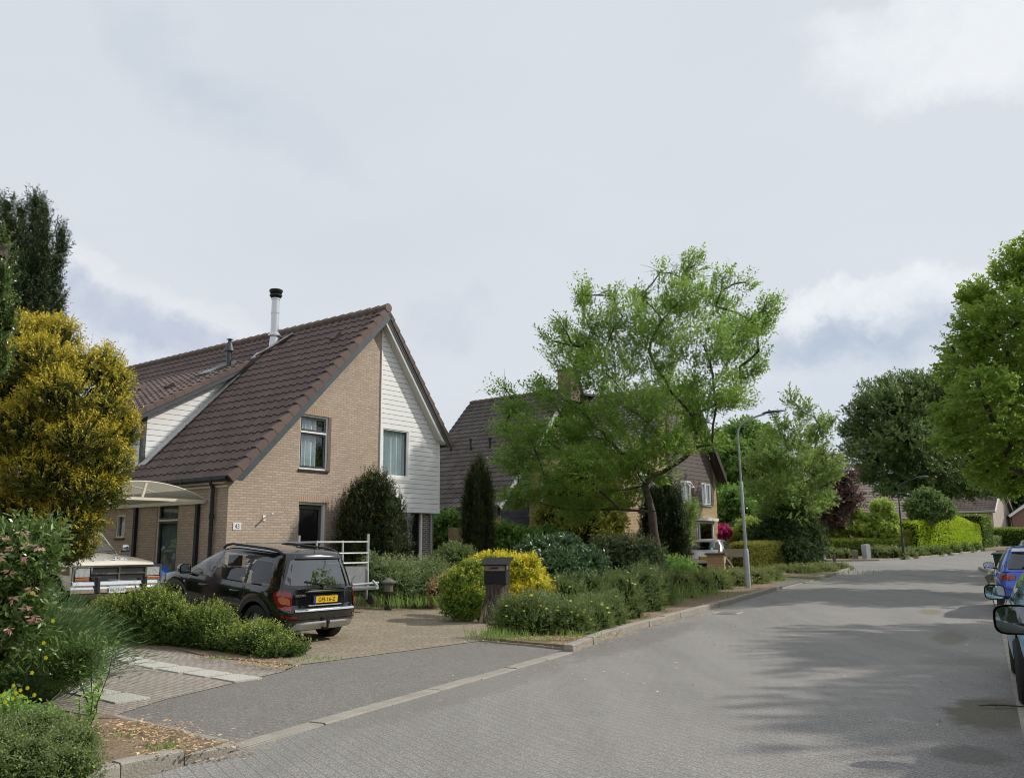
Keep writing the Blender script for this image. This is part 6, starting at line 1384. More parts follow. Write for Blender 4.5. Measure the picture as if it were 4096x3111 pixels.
# ---------------------------------------------------------------- the leaning street tree
b0 = gp(1441, 1272); YT = b0[1]
fk = at(1408, 1105, YT); tr0 = [at(1441, 1278, YT), at(1425, 1215, YT), at(1412, 1150, YT), fk]
hero = []
rr = random.Random(11)
for (x, y, rx, rz, dy) in ((1500, 575, 24, 30, .3), (1478, 640, 42, 36, -.6), (1545, 660, 46, 32, .8), (1430, 690, 52, 40, 1.2), (1262, 640, 14, 34, -.2), (1285, 720, 40, 38, .4), (1345, 680, 44, 36, -1.2),
        (1590, 720, 46, 34, -.5), (1655, 660, 26, 20, .2), (1630, 700, 34, 22, .3), (1600, 790, 40, 30, 1.0), (1520, 745, 58, 42, -1.5), (1400, 760, 64, 44, .5), (1230, 770, 46, 34, 1.5), (1195, 735, 24, 24, -.4), (1300, 800, 62, 42, -1.2),
        (1170, 840, 26, 18, 0.), (1215, 860, 44, 30, -.8), (1090, 840, 22, 16, .2), (1115, 880, 34, 20, .4), (1140, 930, 44, 28, -.6), (1090, 925, 26, 14, .5), (1120, 990, 40, 30, .9), (1195, 950, 54, 36, 1.4), (1180, 1040, 52, 36, -.5), (1120, 1075, 34, 18, .6),
        (1265, 1010, 60, 40, -1.4), (1280, 920, 60, 40, .9), (1360, 880, 64, 44, -1.8), (1340, 980, 60, 40, 1.9), (1450, 850, 62, 44, 1.5), (1545, 850, 52, 36, -.9), (1590, 860, 32, 24, .8), (1500, 940, 46, 32, .9), (1440, 960, 50, 36, -1.6), (1430, 1020, 26, 22, 1.2),
        (1330, 1060, 50, 34, 1.0), (1240, 1100, 46, 28, .5), (1370, 1010, 40, 28, .2), (1610, 610, 22, 14, .3), (1560, 600, 22, 20, .2), (1470, 600, 20, 26, .4), (1540, 960, 22, 12, -.2), (1640, 760, 18, 14, .2), (1325, 640, 14, 14, -.5), (1385, 640, 18, 14, .5), (1215, 700, 14, 18, .2), (1430, 590, 10, 24, .1)):
    hero.append(pc(x, y, YT + dy, rx * .92, rz * .92, max(rx, rz)))
def hero_extra(F):
    sprays(F, hero, 2300, 12, .85, .135, .058, 77, up=.40, inner=.0, out=1.2, flat=.6, shell=(.95, 1.30), jit=.25, sag=.12, droop=.2, zd=.7, axis=at(1410, 1010, YT))
tree('street_tree', 'leaning street tree with a wide airy light green crown by the kerb', b0, fk, hero, 'street', 8000, 10, .55, .135, .060, 5, .165, BARK, twig=5, trunk=tr0, up=.15, uni=True, gap=.3, axis=at(1410, 1060, YT), out=1., flat=.7, shell=(.65, 1.34), sag=.12, droop=.25, zd=.6, side=.7, jit=.38, extra=hero_extra)
# ---------------------------------------------------------------- second young street tree
b1 = gp(1722, 1230); Y1 = b1[1] + 1
f1 = at(1715, 1100, Y1)
c1 = [pc(x, y, Y1 + dy, rx, rz) for x, y, rx, rz, dy in ((1708, 862, 14, 20, 0), (1735, 890, 18, 22, .3), (1685, 915, 16, 18, -.3), (1780, 915, 18, 14, .2), (1765, 935, 24, 14, 0), (1725, 945, 26, 22, -.4), (1670, 955, 32, 22, .5), (1700, 985, 44, 26, -.8), (1760, 975, 30, 22, .8), (1650, 1000, 32, 22, .3), (1720, 1030, 52, 28, .6), (1790, 1020, 26, 16, 0), (1680, 1060, 44, 24, -.8), (1640, 1050, 24, 16, .3), (1750, 1075, 40, 24, .9), (1700, 1100, 50, 26, -.3), (1800, 1000, 16, 12, .4))]
tree('street_tree', 'thin young street tree with wispy top behind the grey street lamp', b1, f1, c1, 'street2', 1900, 11, .7, .17, .08, 15, .09, BARK, twig=4, up=.3, uni=True, gap=-.8, axis=at(1720, 1090, Y1), shell=(.7, 1.3), out=1., flat=.5, sag=.1, zd=.7)
# ---------------------------------------------------------------- right hand maple and the off-picture neighbours that shade the road
def bigtree(label, x, y, r_, top, lm, seed, n=5200, group=None, low=2.4, lsz=.17, ncl=26, cx=None, name='maple_tree', squash=1.):
    z0 = gz(x, y); rr = random.Random(seed); cl = []; h = top - z0; cz = z0 + low + (h - low) * .52; rz = (h - low) * .5
    i = 0
    while len(cl) < ncl:
        i += 1; d = Vector((rr.gauss(0, 1), rr.gauss(0, 1), rr.gauss(.1, .9))).normalized(); q = rr.uniform(.55, .86); s = rr.uniform(.24, .40) * r_
        cl.append((x + d.x * r_ * q * (1 if d.z < .3 else .9), y + d.y * r_ * q, cz + d.z * rz * q, s, s, s * .82))
    cl.append((x, y, cz, r_ * .5, r_ * .5, rz * .5)); cl.append((x, y, cz + rz * .35, r_ * .42, r_ * .42, rz * .42))
    return tree(name, label, (x, y, z0), (x + rr.uniform(-.2, .2), y, z0 + low + .3), cl, lm, n, 12, .7, lsz, lsz * .72, seed, .24, BARK, group, twig=0, up=.1, uni=True, gap=-.5, out=1., flat=.5, shell=(.72, 1.35), cr=0, axis=(x, y, cz - .5))
def rightmaple():
    Y = 27.; cl = []
    for (x, y, rx, rz, dy) in ((2200, 590, 40, 44, 0), (2150, 650, 48, 44, 1), (2120, 700, 40, 36, -1), (2100, 640, 22, 22, .5), (2215, 680, 50, 50, -1.5), (2170, 760, 60, 52, .5), (2100, 770, 40, 36, -.5), (2060, 745, 22, 16, .3), (2070, 800, 30, 28, 1), (2120, 850, 56, 46, -1.2), (2200, 860, 60, 52, 1.2),
            (2060, 900, 28, 28, .2), (2110, 930, 46, 38, 1), (2060, 955, 26, 22, 0), (2180, 960, 56, 42, -1), (2110, 1000, 28, 22, .4), (2190, 1030, 42, 30, 1), (2130, 1020, 26, 16, -.4), (2290, 640, 60, 60, 0), (2280, 780, 70, 70, 2), (2300, 920, 70, 60, -2), (2400, 700, 70, 70, 1), (2400, 860, 80, 70, -1), (2350, 560, 60, 50, 1), (2280, 520, 50, 40, -1), (2480, 800, 60, 70, 0), (2290, 1010, 50, 34, 0), (2190, 545, 14, 20, 0), (2225, 560, 26, 30, .5)):
        cl.append(pc(x, y, Y + dy * 1.2, rx, rz, max(rx, rz) * 1.3))
    x, y, _ = at(2330, 1000, Y); b_ = (x, y, gz(x, y))
    tree('maple_tree', 'big yellow green maple overhanging the road at the right edge', b_, (x, y, gz(x, y) + 2.9), cl, 'maple', 7600, 12, .50, .125, .095, 31, .26, BARK, 'big trees beside the parked cars', up=.1, uni=True, gap=-.25, out=.9, flat=.5, shell=(.7, 1.3), zd=.8, axis=at(2330, 850, Y))
rightmaple()
bigtree('big tree shading the near end of the road, standing right of the picture', 15.3, 9.6, 3.5, 9.2, 'maple', 41, 3000, 'big trees beside the parked cars', lsz=.2)
bigtree('big tree right of the picture between the near shade and the maple', 17.0, 15.8, 3.5, 9.6, 'maple', 43, 2600, 'big trees beside the parked cars', lsz=.2)
bigtree('big tree right of the picture, behind the overhanging maple', 25.5, 37.5, 4.4, 10.5, 'maple', 47, 2800, 'big trees beside the parked cars', lsz=.22)
# ---------------------------------------------------------------- dark beech at the bend
def beech():
    Y = 77.; cl = []
    for (x, y, rx, rz, dy) in ((1965, 835, 60, 24, 0), (1900, 850, 40, 24, 1), (2030, 845, 50, 28, -1), (1865, 890, 36, 26, -1), (1930, 880, 60, 36, -2), (2000, 890, 60, 36, 2), (2070, 880, 50, 36, 0), (1845, 930, 26, 22, 1), (1890, 940, 52, 34, 0), (1960, 945, 64, 36, -3), (2040, 950, 60, 38, 1), (2110, 940, 50, 40, 0), (1840, 975, 24, 18, 0), (1880, 990, 46, 28, -2), (1940, 1005, 56, 30, 2), (2010, 1010, 60, 34, -2), (2080, 1010, 56, 34, 2), (2140, 1000, 40, 34, -1), (1880, 1030, 26, 12, 0), (1950, 1045, 44, 18, 1), (2020, 1055, 50, 20, 0), (2090, 1050, 46, 22, -1), (2150, 1050, 36, 20, 0), (1925, 1055, 30, 14, -2), (1990, 870, 70, 40, 0), (1980, 960, 90, 50, 3)):
        cl.append(pc(x, y, Y + dy, rx, rz, rx * .9))
    x, y, _ = at(2012, 1100, Y); b_ = (x, y, gz(x, y))
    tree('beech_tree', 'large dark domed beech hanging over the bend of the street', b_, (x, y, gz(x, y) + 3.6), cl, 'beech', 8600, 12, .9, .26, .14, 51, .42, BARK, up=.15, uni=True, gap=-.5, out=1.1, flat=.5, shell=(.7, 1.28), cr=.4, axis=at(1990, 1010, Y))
beech()
# ---------------------------------------------------------------- mixed trees left of the bend
def clumps(Y, lst, kz=1.0): return [pc(x, y, Y + dy, rx, rz, rx) for x, y, rx, rz, dy in lst]
def simple(name, label, Y, px, lst, lm, nt, nl, tl, ll, lw, seed, r0=.18, group=None, cr=.6, **k):
    x, y, _ = at(px, 1190, Y); z = gz(x, y); cl = clumps(Y, lst); low = min(c[2] - c[5] for c in cl)
    return tree(name, label, (x, y, z), (x, y, max(z + .3, low + .3)), cl, lm, nt, nl, tl, ll, lw, seed, r0, BARK, group, cr=cr, **k)
simple('chestnut_tree', 'broad mid green tree rising behind the brown gable, left of the grey lamp', 58, 1600, ((1610, 940, 46, 28, 0), (1560, 965, 30, 24, 1), (1645, 955, 36, 28, 0), (1590, 990, 56, 36, -1), (1560, 1030, 40, 34, 1), (1640, 1010, 50, 40, 0), (1600, 1060, 56, 40, 0), (1560, 1085, 30, 30, -1)), 'chest', 2600, 10, .7, .26, .16, 61, up=.2)
simple('copper_tree', 'purple leaved tree behind the thin young street tree', 60, 1770, ((1650, 1005, 34, 24, 0), (1636, 1045, 36, 22, -1), (1700, 1030, 34, 30, 0), (1770, 1000, 40, 26, 0), (1812, 1035, 32, 30, 0), (1830, 1075, 28, 30, 0), (1770, 1075, 44, 28, 0), (1810, 1085, 28, 26, 1), (1740, 1110, 50, 28, 0), (1660, 1090, 30, 24, 0), (1690, 1110, 40, 30, 0), (1800, 1120, 30, 18, 0)), 'copper', 3000, 10, .6, .18, .11, 63, up=.25, cr=.5)
simple('garden_tree', 'light green rounded tree below the chestnut, beside the yellow brick corner', 50, 1590, ((1580, 1080, 30, 26, 0), (1570, 1120, 26, 30, 0), (1610, 1110, 28, 26, 0), (1620, 1150, 34, 26, 0), (1585, 1160, 30, 24, 0)), 'laurel', 1300, 9, .5, .17, .11, 65, up=.3)
shrub('garden_shrub', 'mixed yellow green shrub between the rhododendron and the clipped hedge', 'shrub', [pc(1620, 1145, 46, 30, 24), pc(1650, 1160, 46, 34, 24), pc(1590, 1160, 47, 24, 18), pc(1680, 1130, 47, 30, 34)], 'pleach', 1100, 8, .4, .13, .09, 66, up=.3)
simple('dark_conifer', 'spreading dark conifer with a drooping skirt under the young street tree', 43.2, 1715, ((1712, 1112, 34, 34, 0), (1690, 1145, 54, 40, 0), (1738, 1155, 38, 44, 0), (1660, 1172, 42, 38, 0), (1700, 1192, 64, 36, -.5), (1754, 1192, 28, 32, 0), (1650, 1192, 26, 28, 0)), 'dcon', 4600, 10, .5, .10, .045, 67, up=-.2, cr=.8)
shrub('garden_shrub', 'dark evergreen mass between the box hedge and the dark conifer', 'shrub', [pc(1640, 1165, 47, 46, 40), pc(1600, 1150, 48, 30, 24)], 'darks', 1100, 9, .4, .12, .06, 68)
simple('pleached_tree', 'left clipped lime tree in horizontal tiers behind the low hedge', 61, 1836, ((1836, 1105, 22, 12, 0), (1810, 1125, 20, 10, 0), (1858, 1125, 20, 10, 0), (1836, 1140, 34, 10, 0), (1805, 1150, 26, 9, 0), (1865, 1150, 24, 9, 0), (1790, 1135, 20, 16, 0), (1836, 1085 + 8, 14, 8, 0)), 'pleach', 1900, 8, .35, .17, .12, 71, .07, group='clipped lime trees', up=.4, cr=.7)
simple('pleached_tree', 'right clipped lime tree with two tiered heads next to the tall bright hedge', 61, 1900, ((1905, 1095, 20, 13, 0), (1890, 1120, 22, 11, 0), (1920, 1120, 18, 11, 0), (1900, 1138, 30, 9, 0), (1890, 1152, 28, 9, 0), (1925, 1148, 16, 10, 0)), 'pleach', 1700, 8, .35, .17, .12, 73, .07, group='clipped lime trees', up=.4, cr=.7)
simple('garden_tree', 'grey green round crowned small tree between the two far houses', 63, 2000, ((2000, 1075, 22, 16, 0), (1985, 1095, 26, 18, 0), (2020, 1095, 30, 18, 0), (2040, 1105, 20, 12, 0), (2000, 1115, 30, 14, 0)), 'bg', 1500, 9, .45, .2, .12, 75, up=.35)
simple('yellow_tree', 'bright yellow leaved tree behind the farther black lamp', 118, 2150, ((2150, 1080, 26, 14, 0), (2135, 1070, 16, 10, 0), (2170, 1092, 20, 14, 0), (2145, 1100, 24, 14, 0), (2130, 1118, 12, 14, 0), (2160, 1110, 20, 12, 0)), 'yellow', 1500, 9, .8, .38, .24, 77, up=.35, cr=.5)
for i, (px, Y, lst, lab) in enumerate((
        (2195, 100, ((2195, 1040, 34, 34, 0), (2190, 1080, 30, 30, 0), (2230, 1060, 40, 50, 0)), 'pale green tree behind the yellow tree at the right edge'),
        (1865, 105, ((1865, 1060, 40, 26, 0), (1830, 1075, 30, 20, 0), (1900, 1070, 40, 24, 0), (1870, 1090, 44, 20, 0)), 'far green tree behind the roof with solar panels'),
        (1820, 100, ((1815, 1060, 24, 14, 0), (1800, 1085, 30, 24, 0)), 'far tree left of the chimney of the solar panel roof'),
        (1700, 90, ((1700, 1080, 40, 30, 0), (1740, 1100, 40, 30, 0), (1660, 1090, 40, 34, 0)), 'background tree seen through the purple tree'),
        (1535, 85, ((1530, 1000, 30, 30, 0), (1540, 1050, 30, 40, 0)), 'background tree directly behind the brown gable'))):
    simple('garden_tree', lab, Y, px, lst, 'bg', 1100, 8, .9, .38, .24, 80 + i, group='background trees', up=.2, cr=.75)
# distant wood closing the horizon; unseen ring behind the camera added for reflections
def wood():
    F = Fol(); F.g0 = -9; r = rng(5); cl = []
    for i in range(230):
        a = (-1.15 + 2.3 * i / 149 if i < 150 else 1.2 + 3.9 * (i - 150) / 79) + r.normal() * .008; d = (150 if i < 150 else 62) + 45 * r.random() * (1 if i < 150 else .35); h = (5 if i < 150 else 7) + 4.5 * r.random(); cl.append((sin(a) * d, cos(a) * d, 1.6 + h * .45, 5.5 + 3 * r.random(), 5, h * .62))
    sprays(F, cl, 13000, 7, 1.8, .9, .6, 6, up=.2, inner=.1); core(F, cl, .9, 1, 6)
    tag(F.build('distant_wood', [LM['bg'], CORE]), 'far belt of green trees closing the street, with an unseen ring added behind the camera', 'wood', None, 'stuff')
wood()
# ---------------------------------------------------------------- clipped hedges at the bend
g = lambda x, y: gp(x, y)[:2]
boxhedge('clipped_hedge', 'long low dark green clipped hedge left of the tall bright hedge', [g(1765, 1204), g(1860, 1203), g(1940, 1201)], 1.0, 1.15, 'hedged', 16000, .11, .07, 91, round_=.1)
boxhedge('clipped_hedge', 'sloping variegated end of hedge joining the low and the tall bright hedge', [g(1935, 1201), g(1964, 1200)], 1.1, 1.8, 'hedgey', 6500, .12, .08, 92, hf=lambda f: 1.15 + 1.0 * f)
boxhedge('clipped_hedge', 'tall bright yellow green clipped hedge behind the first black lamp', [g(1963, 1200.5), g(2030, 1195.5), g(2100, 1187)], 1.5, 2.4, 'hedgeg', 26000, .13, .08, 93, hf=lambda f: 2.25 + .55 * sin(pi * min(f * 1.1, 1)) - .1 * f)
boxhedge('clipped_hedge', 'dark squared hedge just behind the right end of the tall bright hedge', [g(2098, 1184.5), g(2118, 1183)], 2.2, 3.0, 'hedged', 6000, .16, .1, 94)
boxhedge('clipped_hedge', 'yellowish square box hedge beside the timber pile near the grey lamp', [g(1600, 1236), g(1692, 1230)], .9, 1.28, 'hedgey', 11000, .085, .045, 95)
boxhedge('clipped_hedge', 'low olive clipped hedge far behind the second black lamp', [g(2122, 1176), g(2165, 1174)], 1.6, 1.1, 'hedgeg', 3500, .22, .13, 96)
boxhedge('clipped_hedge', 'dark green clipped hedge in front of the red brick house at the right', [g(2148, 1180), g(2240, 1181)], 1.6, 1.7, 'hedged', 6000, .2, .13, 97)
boxhedge('clipped_hedge', 'grey green low hedge strip along the far kerb towards the second black lamp', [g(2100, 1185), g(2150, 1181)], 1.2, 1.0, 'poten2', 3000, .16, .09, 98)
# low cover shrubs along the far kerb
def mound(name, label, lst, lm, nt, nl, tl, ll, lw, seed, group=None, cr=.75, fl=None, **k):
    cl = []
    for (x, y, rx, rz) in lst:
        b_ = gp(x, y); s = b_[1] / PPM; cl.append((b_[0], b_[1] + rx * s * .5, b_[2] + rz * s * .25, rx * s, rx * s * .8, rz * s * .95))
    ex = [('ylfl', flowers(cl, fl[0], fl[1], seed + 9))] if fl else None
    return shrub(name, label, 'shrub', cl, lm, nt, nl, tl, ll, lw, seed, group, cr, ex, **k)
fg = 'low shrubs along the far kerb'
mound('low_shrub', 'low rounded shrub left of the pale utility post by the far kerb', ((1800, 1209, 30, 20), (1830, 1209, 20, 18)), 'poten2', 700, 9, .25, .09, .05, 101, fg)
mound('low_shrub', 'low long shrub right of the pale utility post by the far kerb', ((1900, 1208, 26, 22), (1935, 1208, 34, 22), (1965, 1206, 20, 18)), 'poten2', 1300, 9, .25, .09, .05, 102, fg)
mound('low_shrub', 'low fresh green cover under the left end of the tall bright hedge', ((1985, 1203, 26, 16), (2015, 1201, 26, 16), (2040, 1199, 20, 14)), 'poten', 900, 9, .3, .11, .06, 103, fg)
mound('low_shrub', 'low fresh green cover under the right end of the tall bright hedge', ((2060, 1196, 24, 16), (2085, 1193, 24, 15), (2110, 1190, 20, 14)), 'poten', 900, 9, .3, .12, .07, 104, fg)
# ---------------------------------------------------------------- garden between drive and house 2
def column(name, label, x, Y, ytop, ybase, w_, lm, nt, seed, fingers, ll=.045, lw=.018, nl=12, tl=.2, cr=.8, base_r=.55, group=None, bulge=.5, cat='yew'):
    cr = .6; nt = int(nt * 1.5)
    """many upright fingers growing from one base"""
    p = at(x, 1180, Y); X = p[0]; z0 = gz(X, Y); s = Y / PPM; ztop = at(x, ytop, Y)[2]; H_ = ztop - z0; R_ = w_ * s / 2; rr = random.Random(seed); cl = []
    for i in range(fingers):
        a = 2 * pi * i / fingers + rr.uniform(-.3, .3); q = rr.uniform(.35, .95) if i % 3 else rr.uniform(0, .4); hh = H_ * (1 - .15 * q * q - rr.uniform(0, .10)); 
        if i == 0: q, hh = .1, H_
        n = max(4, int(hh / .45))
        for j in range(n):
            f = (j + .5) / n; wd = base_r + (1 - base_r) * sin(pi * min(f * .62 + .12, 1)) ; wd *= 1 - .25 * max(0, f - .75) / .25
            rr_ = R_ * (.34 if q < .5 else .28) * (1.15 - .38 * max(0, f - .5) / .5)
            cl.append((X + cos(a) * R_ * q * wd * .9, Y + sin(a) * R_ * q * wd * .9, z0 + hh * f, rr_, rr_, hh / n * .8))
    F = Fol(); F.g0 = z0; sprays(F, cl, nt, nl, tl, ll, lw, seed, up=1.3, inner=.25, out=.7, jit=.2, flat=.1, side=.9)
    top = sorted(cl, key=lambda c: -c[2])[:max(6, fingers * 2)]
    sprays(F, top, 90 + fingers * 8, 16, .55, ll, lw, seed + 5, up=2.4, inner=0, out=.5, jit=.22, flat=.1, shell=(.8, 1.15)); sprays(F, cl, fingers * 16, 14, .42, ll, lw, seed + 6, up=1.5, inner=0, out=1., jit=.3, flat=.1, shell=(.9, 1.2))
    core(F, cl, cr, 1, 6); return tag(F.build(name, [LM[lm], CORE]), label, cat, group)
column('columnar_yew', 'slim upright dark yew column in front of the mossy roof of the house behind', 1034, 27.0, 992, 1200, 78, 'yewb', 6200, 111, 9, base_r=.8)
column('upright_yew', 'dark bushy upright yew against the brick gable and picture window', 802, 23.2, 1020, 1215, 172, 'yewb', 8200, 112, 14, base_r=.55, ll=.05, lw=.02, tl=.24)
column('columnar_yew', 'broad black green yew column behind the trunk of the leaning street tree', 1438, 34.0, 1035, 1240, 112, 'yew', 5200, 113, 11, base_r=.8, ll=.07, lw=.03, tl=.26)
def cone(name, label, lst, Y, lm, nt, seed, **k): return shrub(name, label, 'conifer', clumps(Y, lst), lm, nt, 11, .4, .10, .05, seed, **k)
cone('golden_conifer', 'wide golden green conifer below the left half of the street tree crown', ((1245, 1000, 30, 40, 0), (1300, 1030, 26, 40, 0), (1230, 1070, 50, 46, 0), (1290, 1090, 50, 46, 0), (1200, 1120, 46, 44, 0), (1260, 1140, 60, 50, -.5), (1320, 1120, 32, 44, 0), (1190, 1170, 44, 40, 0), (1240, 1195, 60, 40, 0), (1310, 1175, 40, 44, 0)), 33.0, 'gcon', 5200, 121, up=.5, cr=.8, extra=None)
SH = 'garden shrubs between the drive and the neighbouring house'
shrub('laurel_shrub', 'fresh green leafy shrub at the right corner of the white boarded house', 'shrub', clumps(29.5, ((965, 1130, 28, 24, 0), (975, 1165, 34, 26, 0), (940, 1165, 24, 24, 0), (1000, 1150, 26, 30, .3))), 'laurel', 1500, 9, .32, .10, .055, 122, SH, up=.4)
shrub('laurel_shrub', 'fresh green leafy shrub just right of the slim yew column', 'shrub', clumps(29.0, ((1085, 1150, 24, 20, 0), (1110, 1165, 30, 22, 0), (1150, 1175, 36, 26, 0), (1095, 1185, 30, 20, 0), (1180, 1160, 24, 20, .3), (1130, 1195, 40, 24, 0))), 'laurel', 1900, 9, .32, .10, .055, 123, SH, up=.4)
shrub('rounded_shrub', 'dull green rounded shrub left of the slim yew column', 'shrub', clumps(24.5, ((985, 1205, 42, 26, 0), (955, 1220, 30, 22, 0), (1010, 1225, 36, 24, 0))), 'poten', 2000, 10, .25, .055, .028, 124, SH)
shrub('laurel_shrub', 'dark green spreading shrub with glossy leaflets right of the golden euonymus', 'shrub', clumps(22.0, ((1170, 1190, 44, 26, .6), (1215, 1185, 36, 26, .8), (1205, 1225, 60, 36, 0), (1260, 1220, 44, 34, .3), (1160, 1230, 40, 34, 0), (1230, 1262, 60, 28, -.4), (1285, 1255, 26, 28, 0))), 'mahon', 3400, 10, .32, .095, .042, 125, SH, up=.15, sag=.2)
shrub('dark_shrub', 'blackish green loose shrub left of the leaning trunk', 'shrub', clumps(26.5, ((1310, 1190, 36, 30, 0), (1360, 1185, 40, 28, 0), (1400, 1200, 34, 30, 0), (1340, 1230, 60, 34, 0), (1395, 1240, 36, 30, 0), (1300, 1230, 36, 28, 0))), 'darks', 3000, 10, .34, .075, .035, 126, SH, up=.1, inner=.4, cr=.55)
shrub('garden_shrub', 'light green upright perennials between the black green yew and the leaning trunk', 'shrub', clumps(31.0, ((1460, 1235, 30, 26, 0), (1482, 1236, 24, 18, 0), (1425, 1225, 20, 30, 0))), 'weed', 600, 9, .4, .12, .035, 127, SH, up=.8, cr=.4)
shrub('azalea', 'small coral orange flowering azalea left of the dark yew column', 'shrub', clumps(33.0, ((1375, 1205, 16, 16, 0), (1390, 1215, 14, 12, 0), (1360, 1190, 12, 14, 0))), 'orange', 240, 6, .2, .08, .06, 128, SH, cr=0, inner=.6)
shrub('rhododendron', 'magenta flowering rhododendron behind the silver car', 'shrub', clumps(46.0, ((1510, 1148, 16, 10, 0), (1535, 1155, 26, 16, 0), (1555, 1150, 22, 14, 0), (1530, 1140, 12, 10, 0), (1500, 1160, 12, 8, 0))), 'rhodo', 750, 8, .2, .12, .09, 129, SH, cr=.8)
shrub('garden_shrub', 'pale leafy shrub under the brown gable, left of the picture window', 'shrub', clumps(36.5, ((1496, 1100, 14, 20, 0), (1490, 1130, 12, 22, 0), (1484, 1165, 10, 24, 0))), 'street2', 200, 9, .5, .10, .05, 130, SH, cr=0, inner=.6)
# golden euonymus either side of the letterbox
def euo(name, label, lst, Y, lm, nt, seed): return shrub(name, label, 'shrub', clumps(Y, lst), lm, nt, 9, .20, .046, .030, seed, 'variegated euonymus by the letterbox', cr=.66, up=.7, inner=.35, jit=.5, shell=(.75, 1.25))
euo('euonymus', 'rounded green and gold euonymus bush left of the letterbox', ((995, 1265, 30, 30, 0), (1022, 1250, 24, 28, .3), (980, 1295, 24, 32, -.1), (1012, 1302, 32, 30, -.1), (1015, 1226, 18, 12, .2), (970, 1262, 14, 16, 0), (1040, 1280, 16, 30, .3)), 19.2, 'euond', 4200, 131)
euo('euonymus', 'bright golden euonymus bush right of and behind the letterbox', ((1122, 1222, 22, 18, .3), (1142, 1242, 26, 22, .2), (1108, 1250, 22, 28, .3), (1165, 1268, 22, 18, 0), (1132, 1285, 28, 24, 0), (1066, 1206, 22, 9, .6), (1095, 1212, 18, 12, .5), (1186, 1285, 14, 14, 0), (1108, 1300, 26, 24, 0), (1150, 1215, 10, 12, .2), (1040, 1212, 12, 8, .6)), 19.8, 'euon', 4200, 132)
# junipers and grass by the drive
JG = 'junipers beside the driveway'
shrub('juniper', 'feathery yellow green juniper right of the trailer', 'shrub', clumps(21.5, ((820, 1235, 30, 22, 0), (850, 1250, 40, 30, 0), (805, 1265, 24, 26, 0), (800, 1225, 10, 20, -.2))), 'juni', 1900, 12, .42, .055, .02, 141, JG, up=.1, out=1.2, shell=(.8, 1.15))
shrub('juniper', 'grey green juniper spreading below the picture window', 'shrub', clumps(21.8, ((890, 1240, 44, 24, .4), (930, 1235, 36, 22, .5), (900, 1275, 46, 30, 0), (945, 1262, 30, 28, .2), (870, 1290, 34, 22, -.3))), 'juni', 2300, 12, .42, .055, .02, 142, JG, up=.1, out=1.2, shell=(.8, 1.15))
shrub('dry_shrub', 'brownish dry shrub at the end of the garden path', 'shrub', clumps(21.6, ((945, 1275, 26, 24, 0), (965, 1258, 20, 16, .2))), 'litter', 700, 8, .2, .04, .02, 143, None, cr=.8)
# grey green potentillas along the kerb with yellow flowers
PG = 'flowering low shrubs along the kerb'
mound('potentilla', 'grey green low shrub with small yellow flowers below the tree stump', ((1105, 1378, 42, 66), (1150, 1380, 46, 74), (1185, 1368, 40, 66)), 'poten', 3600, 12, .26, .040, .016, 151, PG, fl=(16, .055), out=1.1, jit=.5)
mound('potentilla', 'low shrub with most yellow flowers, second along the kerb from the stump', ((1235, 1378, 46, 60), (1280, 1372, 44, 62), (1320, 1356, 36, 56)), 'poten', 3600, 12, .26, .040, .016, 152, PG, fl=(26, .05), out=1.1, jit=.5)
mound('potentilla', 'tallest grey green low shrub of the kerb row, left of the leaning trunk', ((1350, 1342, 44, 84), (1395, 1326, 44, 84), (1425, 1312, 34, 66)), 'poten', 3600, 12, .28, .045, .018, 153, PG, fl=(10, .05), out=1.1, jit=.5)
mound('potentilla', 'grey green low shrub behind the flowering ones, under the glossy dark shrub', ((1220, 1335, 50, 70), (1275, 1325, 50, 66), (1320, 1318, 40, 60)), 'poten', 2800, 12, .28, .045, .018, 154, PG, fl=(6, .05), out=1.1, jit=.5)
mound('ground_cover_shrub', 'olive low cover shrub between the leaning trunk and the grey lamp', ((1470, 1296, 34, 50), (1510, 1288, 36, 44), (1550, 1277, 36, 36), (1590, 1269, 34, 28)), 'poten2', 3200, 11, .3, .055, .022, 155, PG, fl=(14, .05), out=1.1, jit=.5)
mound('ground_cover_shrub', 'olive low cover shrub around and right of the grey lamp base', ((1630, 1264, 36, 26), (1665, 1256, 34, 21), (1600, 1254, 40, 18), (1640, 1246, 40, 12)), 'poten2', 2600, 11, .3, .06, .025, 156, PG, fl=(8, .06), out=1.1, jit=.5)
mound('ground_cover_shrub', 'low green verge shrub beyond the side drive below the dark conifer', ((1700, 1240, 36, 13), (1740, 1241, 36, 15), (1780, 1238, 36, 15), (1815, 1232, 26, 11)), 'poten2', 2400, 10, .3, .075, .03, 157, PG, fl=(6, .07), out=1.1, jit=.5)
mound('ground_cover_shrub', 'olive low cover shrub in front of the gate pillar and silver car', ((1530, 1256, 40, 14), (1490, 1266, 40, 18), (1570, 1254, 40, 12)), 'poten2', 2200, 10, .3, .06, .025, 158, PG, out=1.1, jit=.5)
# ---------------------------------------------------------------- low hedge beside the drive
def lowhedge():
    cl = []; r = random.Random(9)
    for i in range(26):
        f = i / 25; x = lerp(578, 190, f); yb = lerp(1427, 1392, f) - 6 * sin(f * 3); b_ = gp(x, yb); hgt = lerp(.20, .64, min(f * 1.5, 1)) + .10 * sin(f * 19) + r.uniform(-.07, .09); rad = .22 + .12 * r.random()
        for q in range(2): cl.append((b_[0] + r.uniform(-.12, .12) + .1, b_[1] + .26 + q * .30, b_[2] + hgt * .52, rad, rad, hgt * .56))
    shrub('privet_hedge', 'low loose hedge with yellow green tips between the path and the black car', 'hedge', cl, 'box', 15000, 11, .22, .034, .021, 161, None, .62, None, up=.9, jit=.4, shell=(.85, 1.12))
lowhedge()
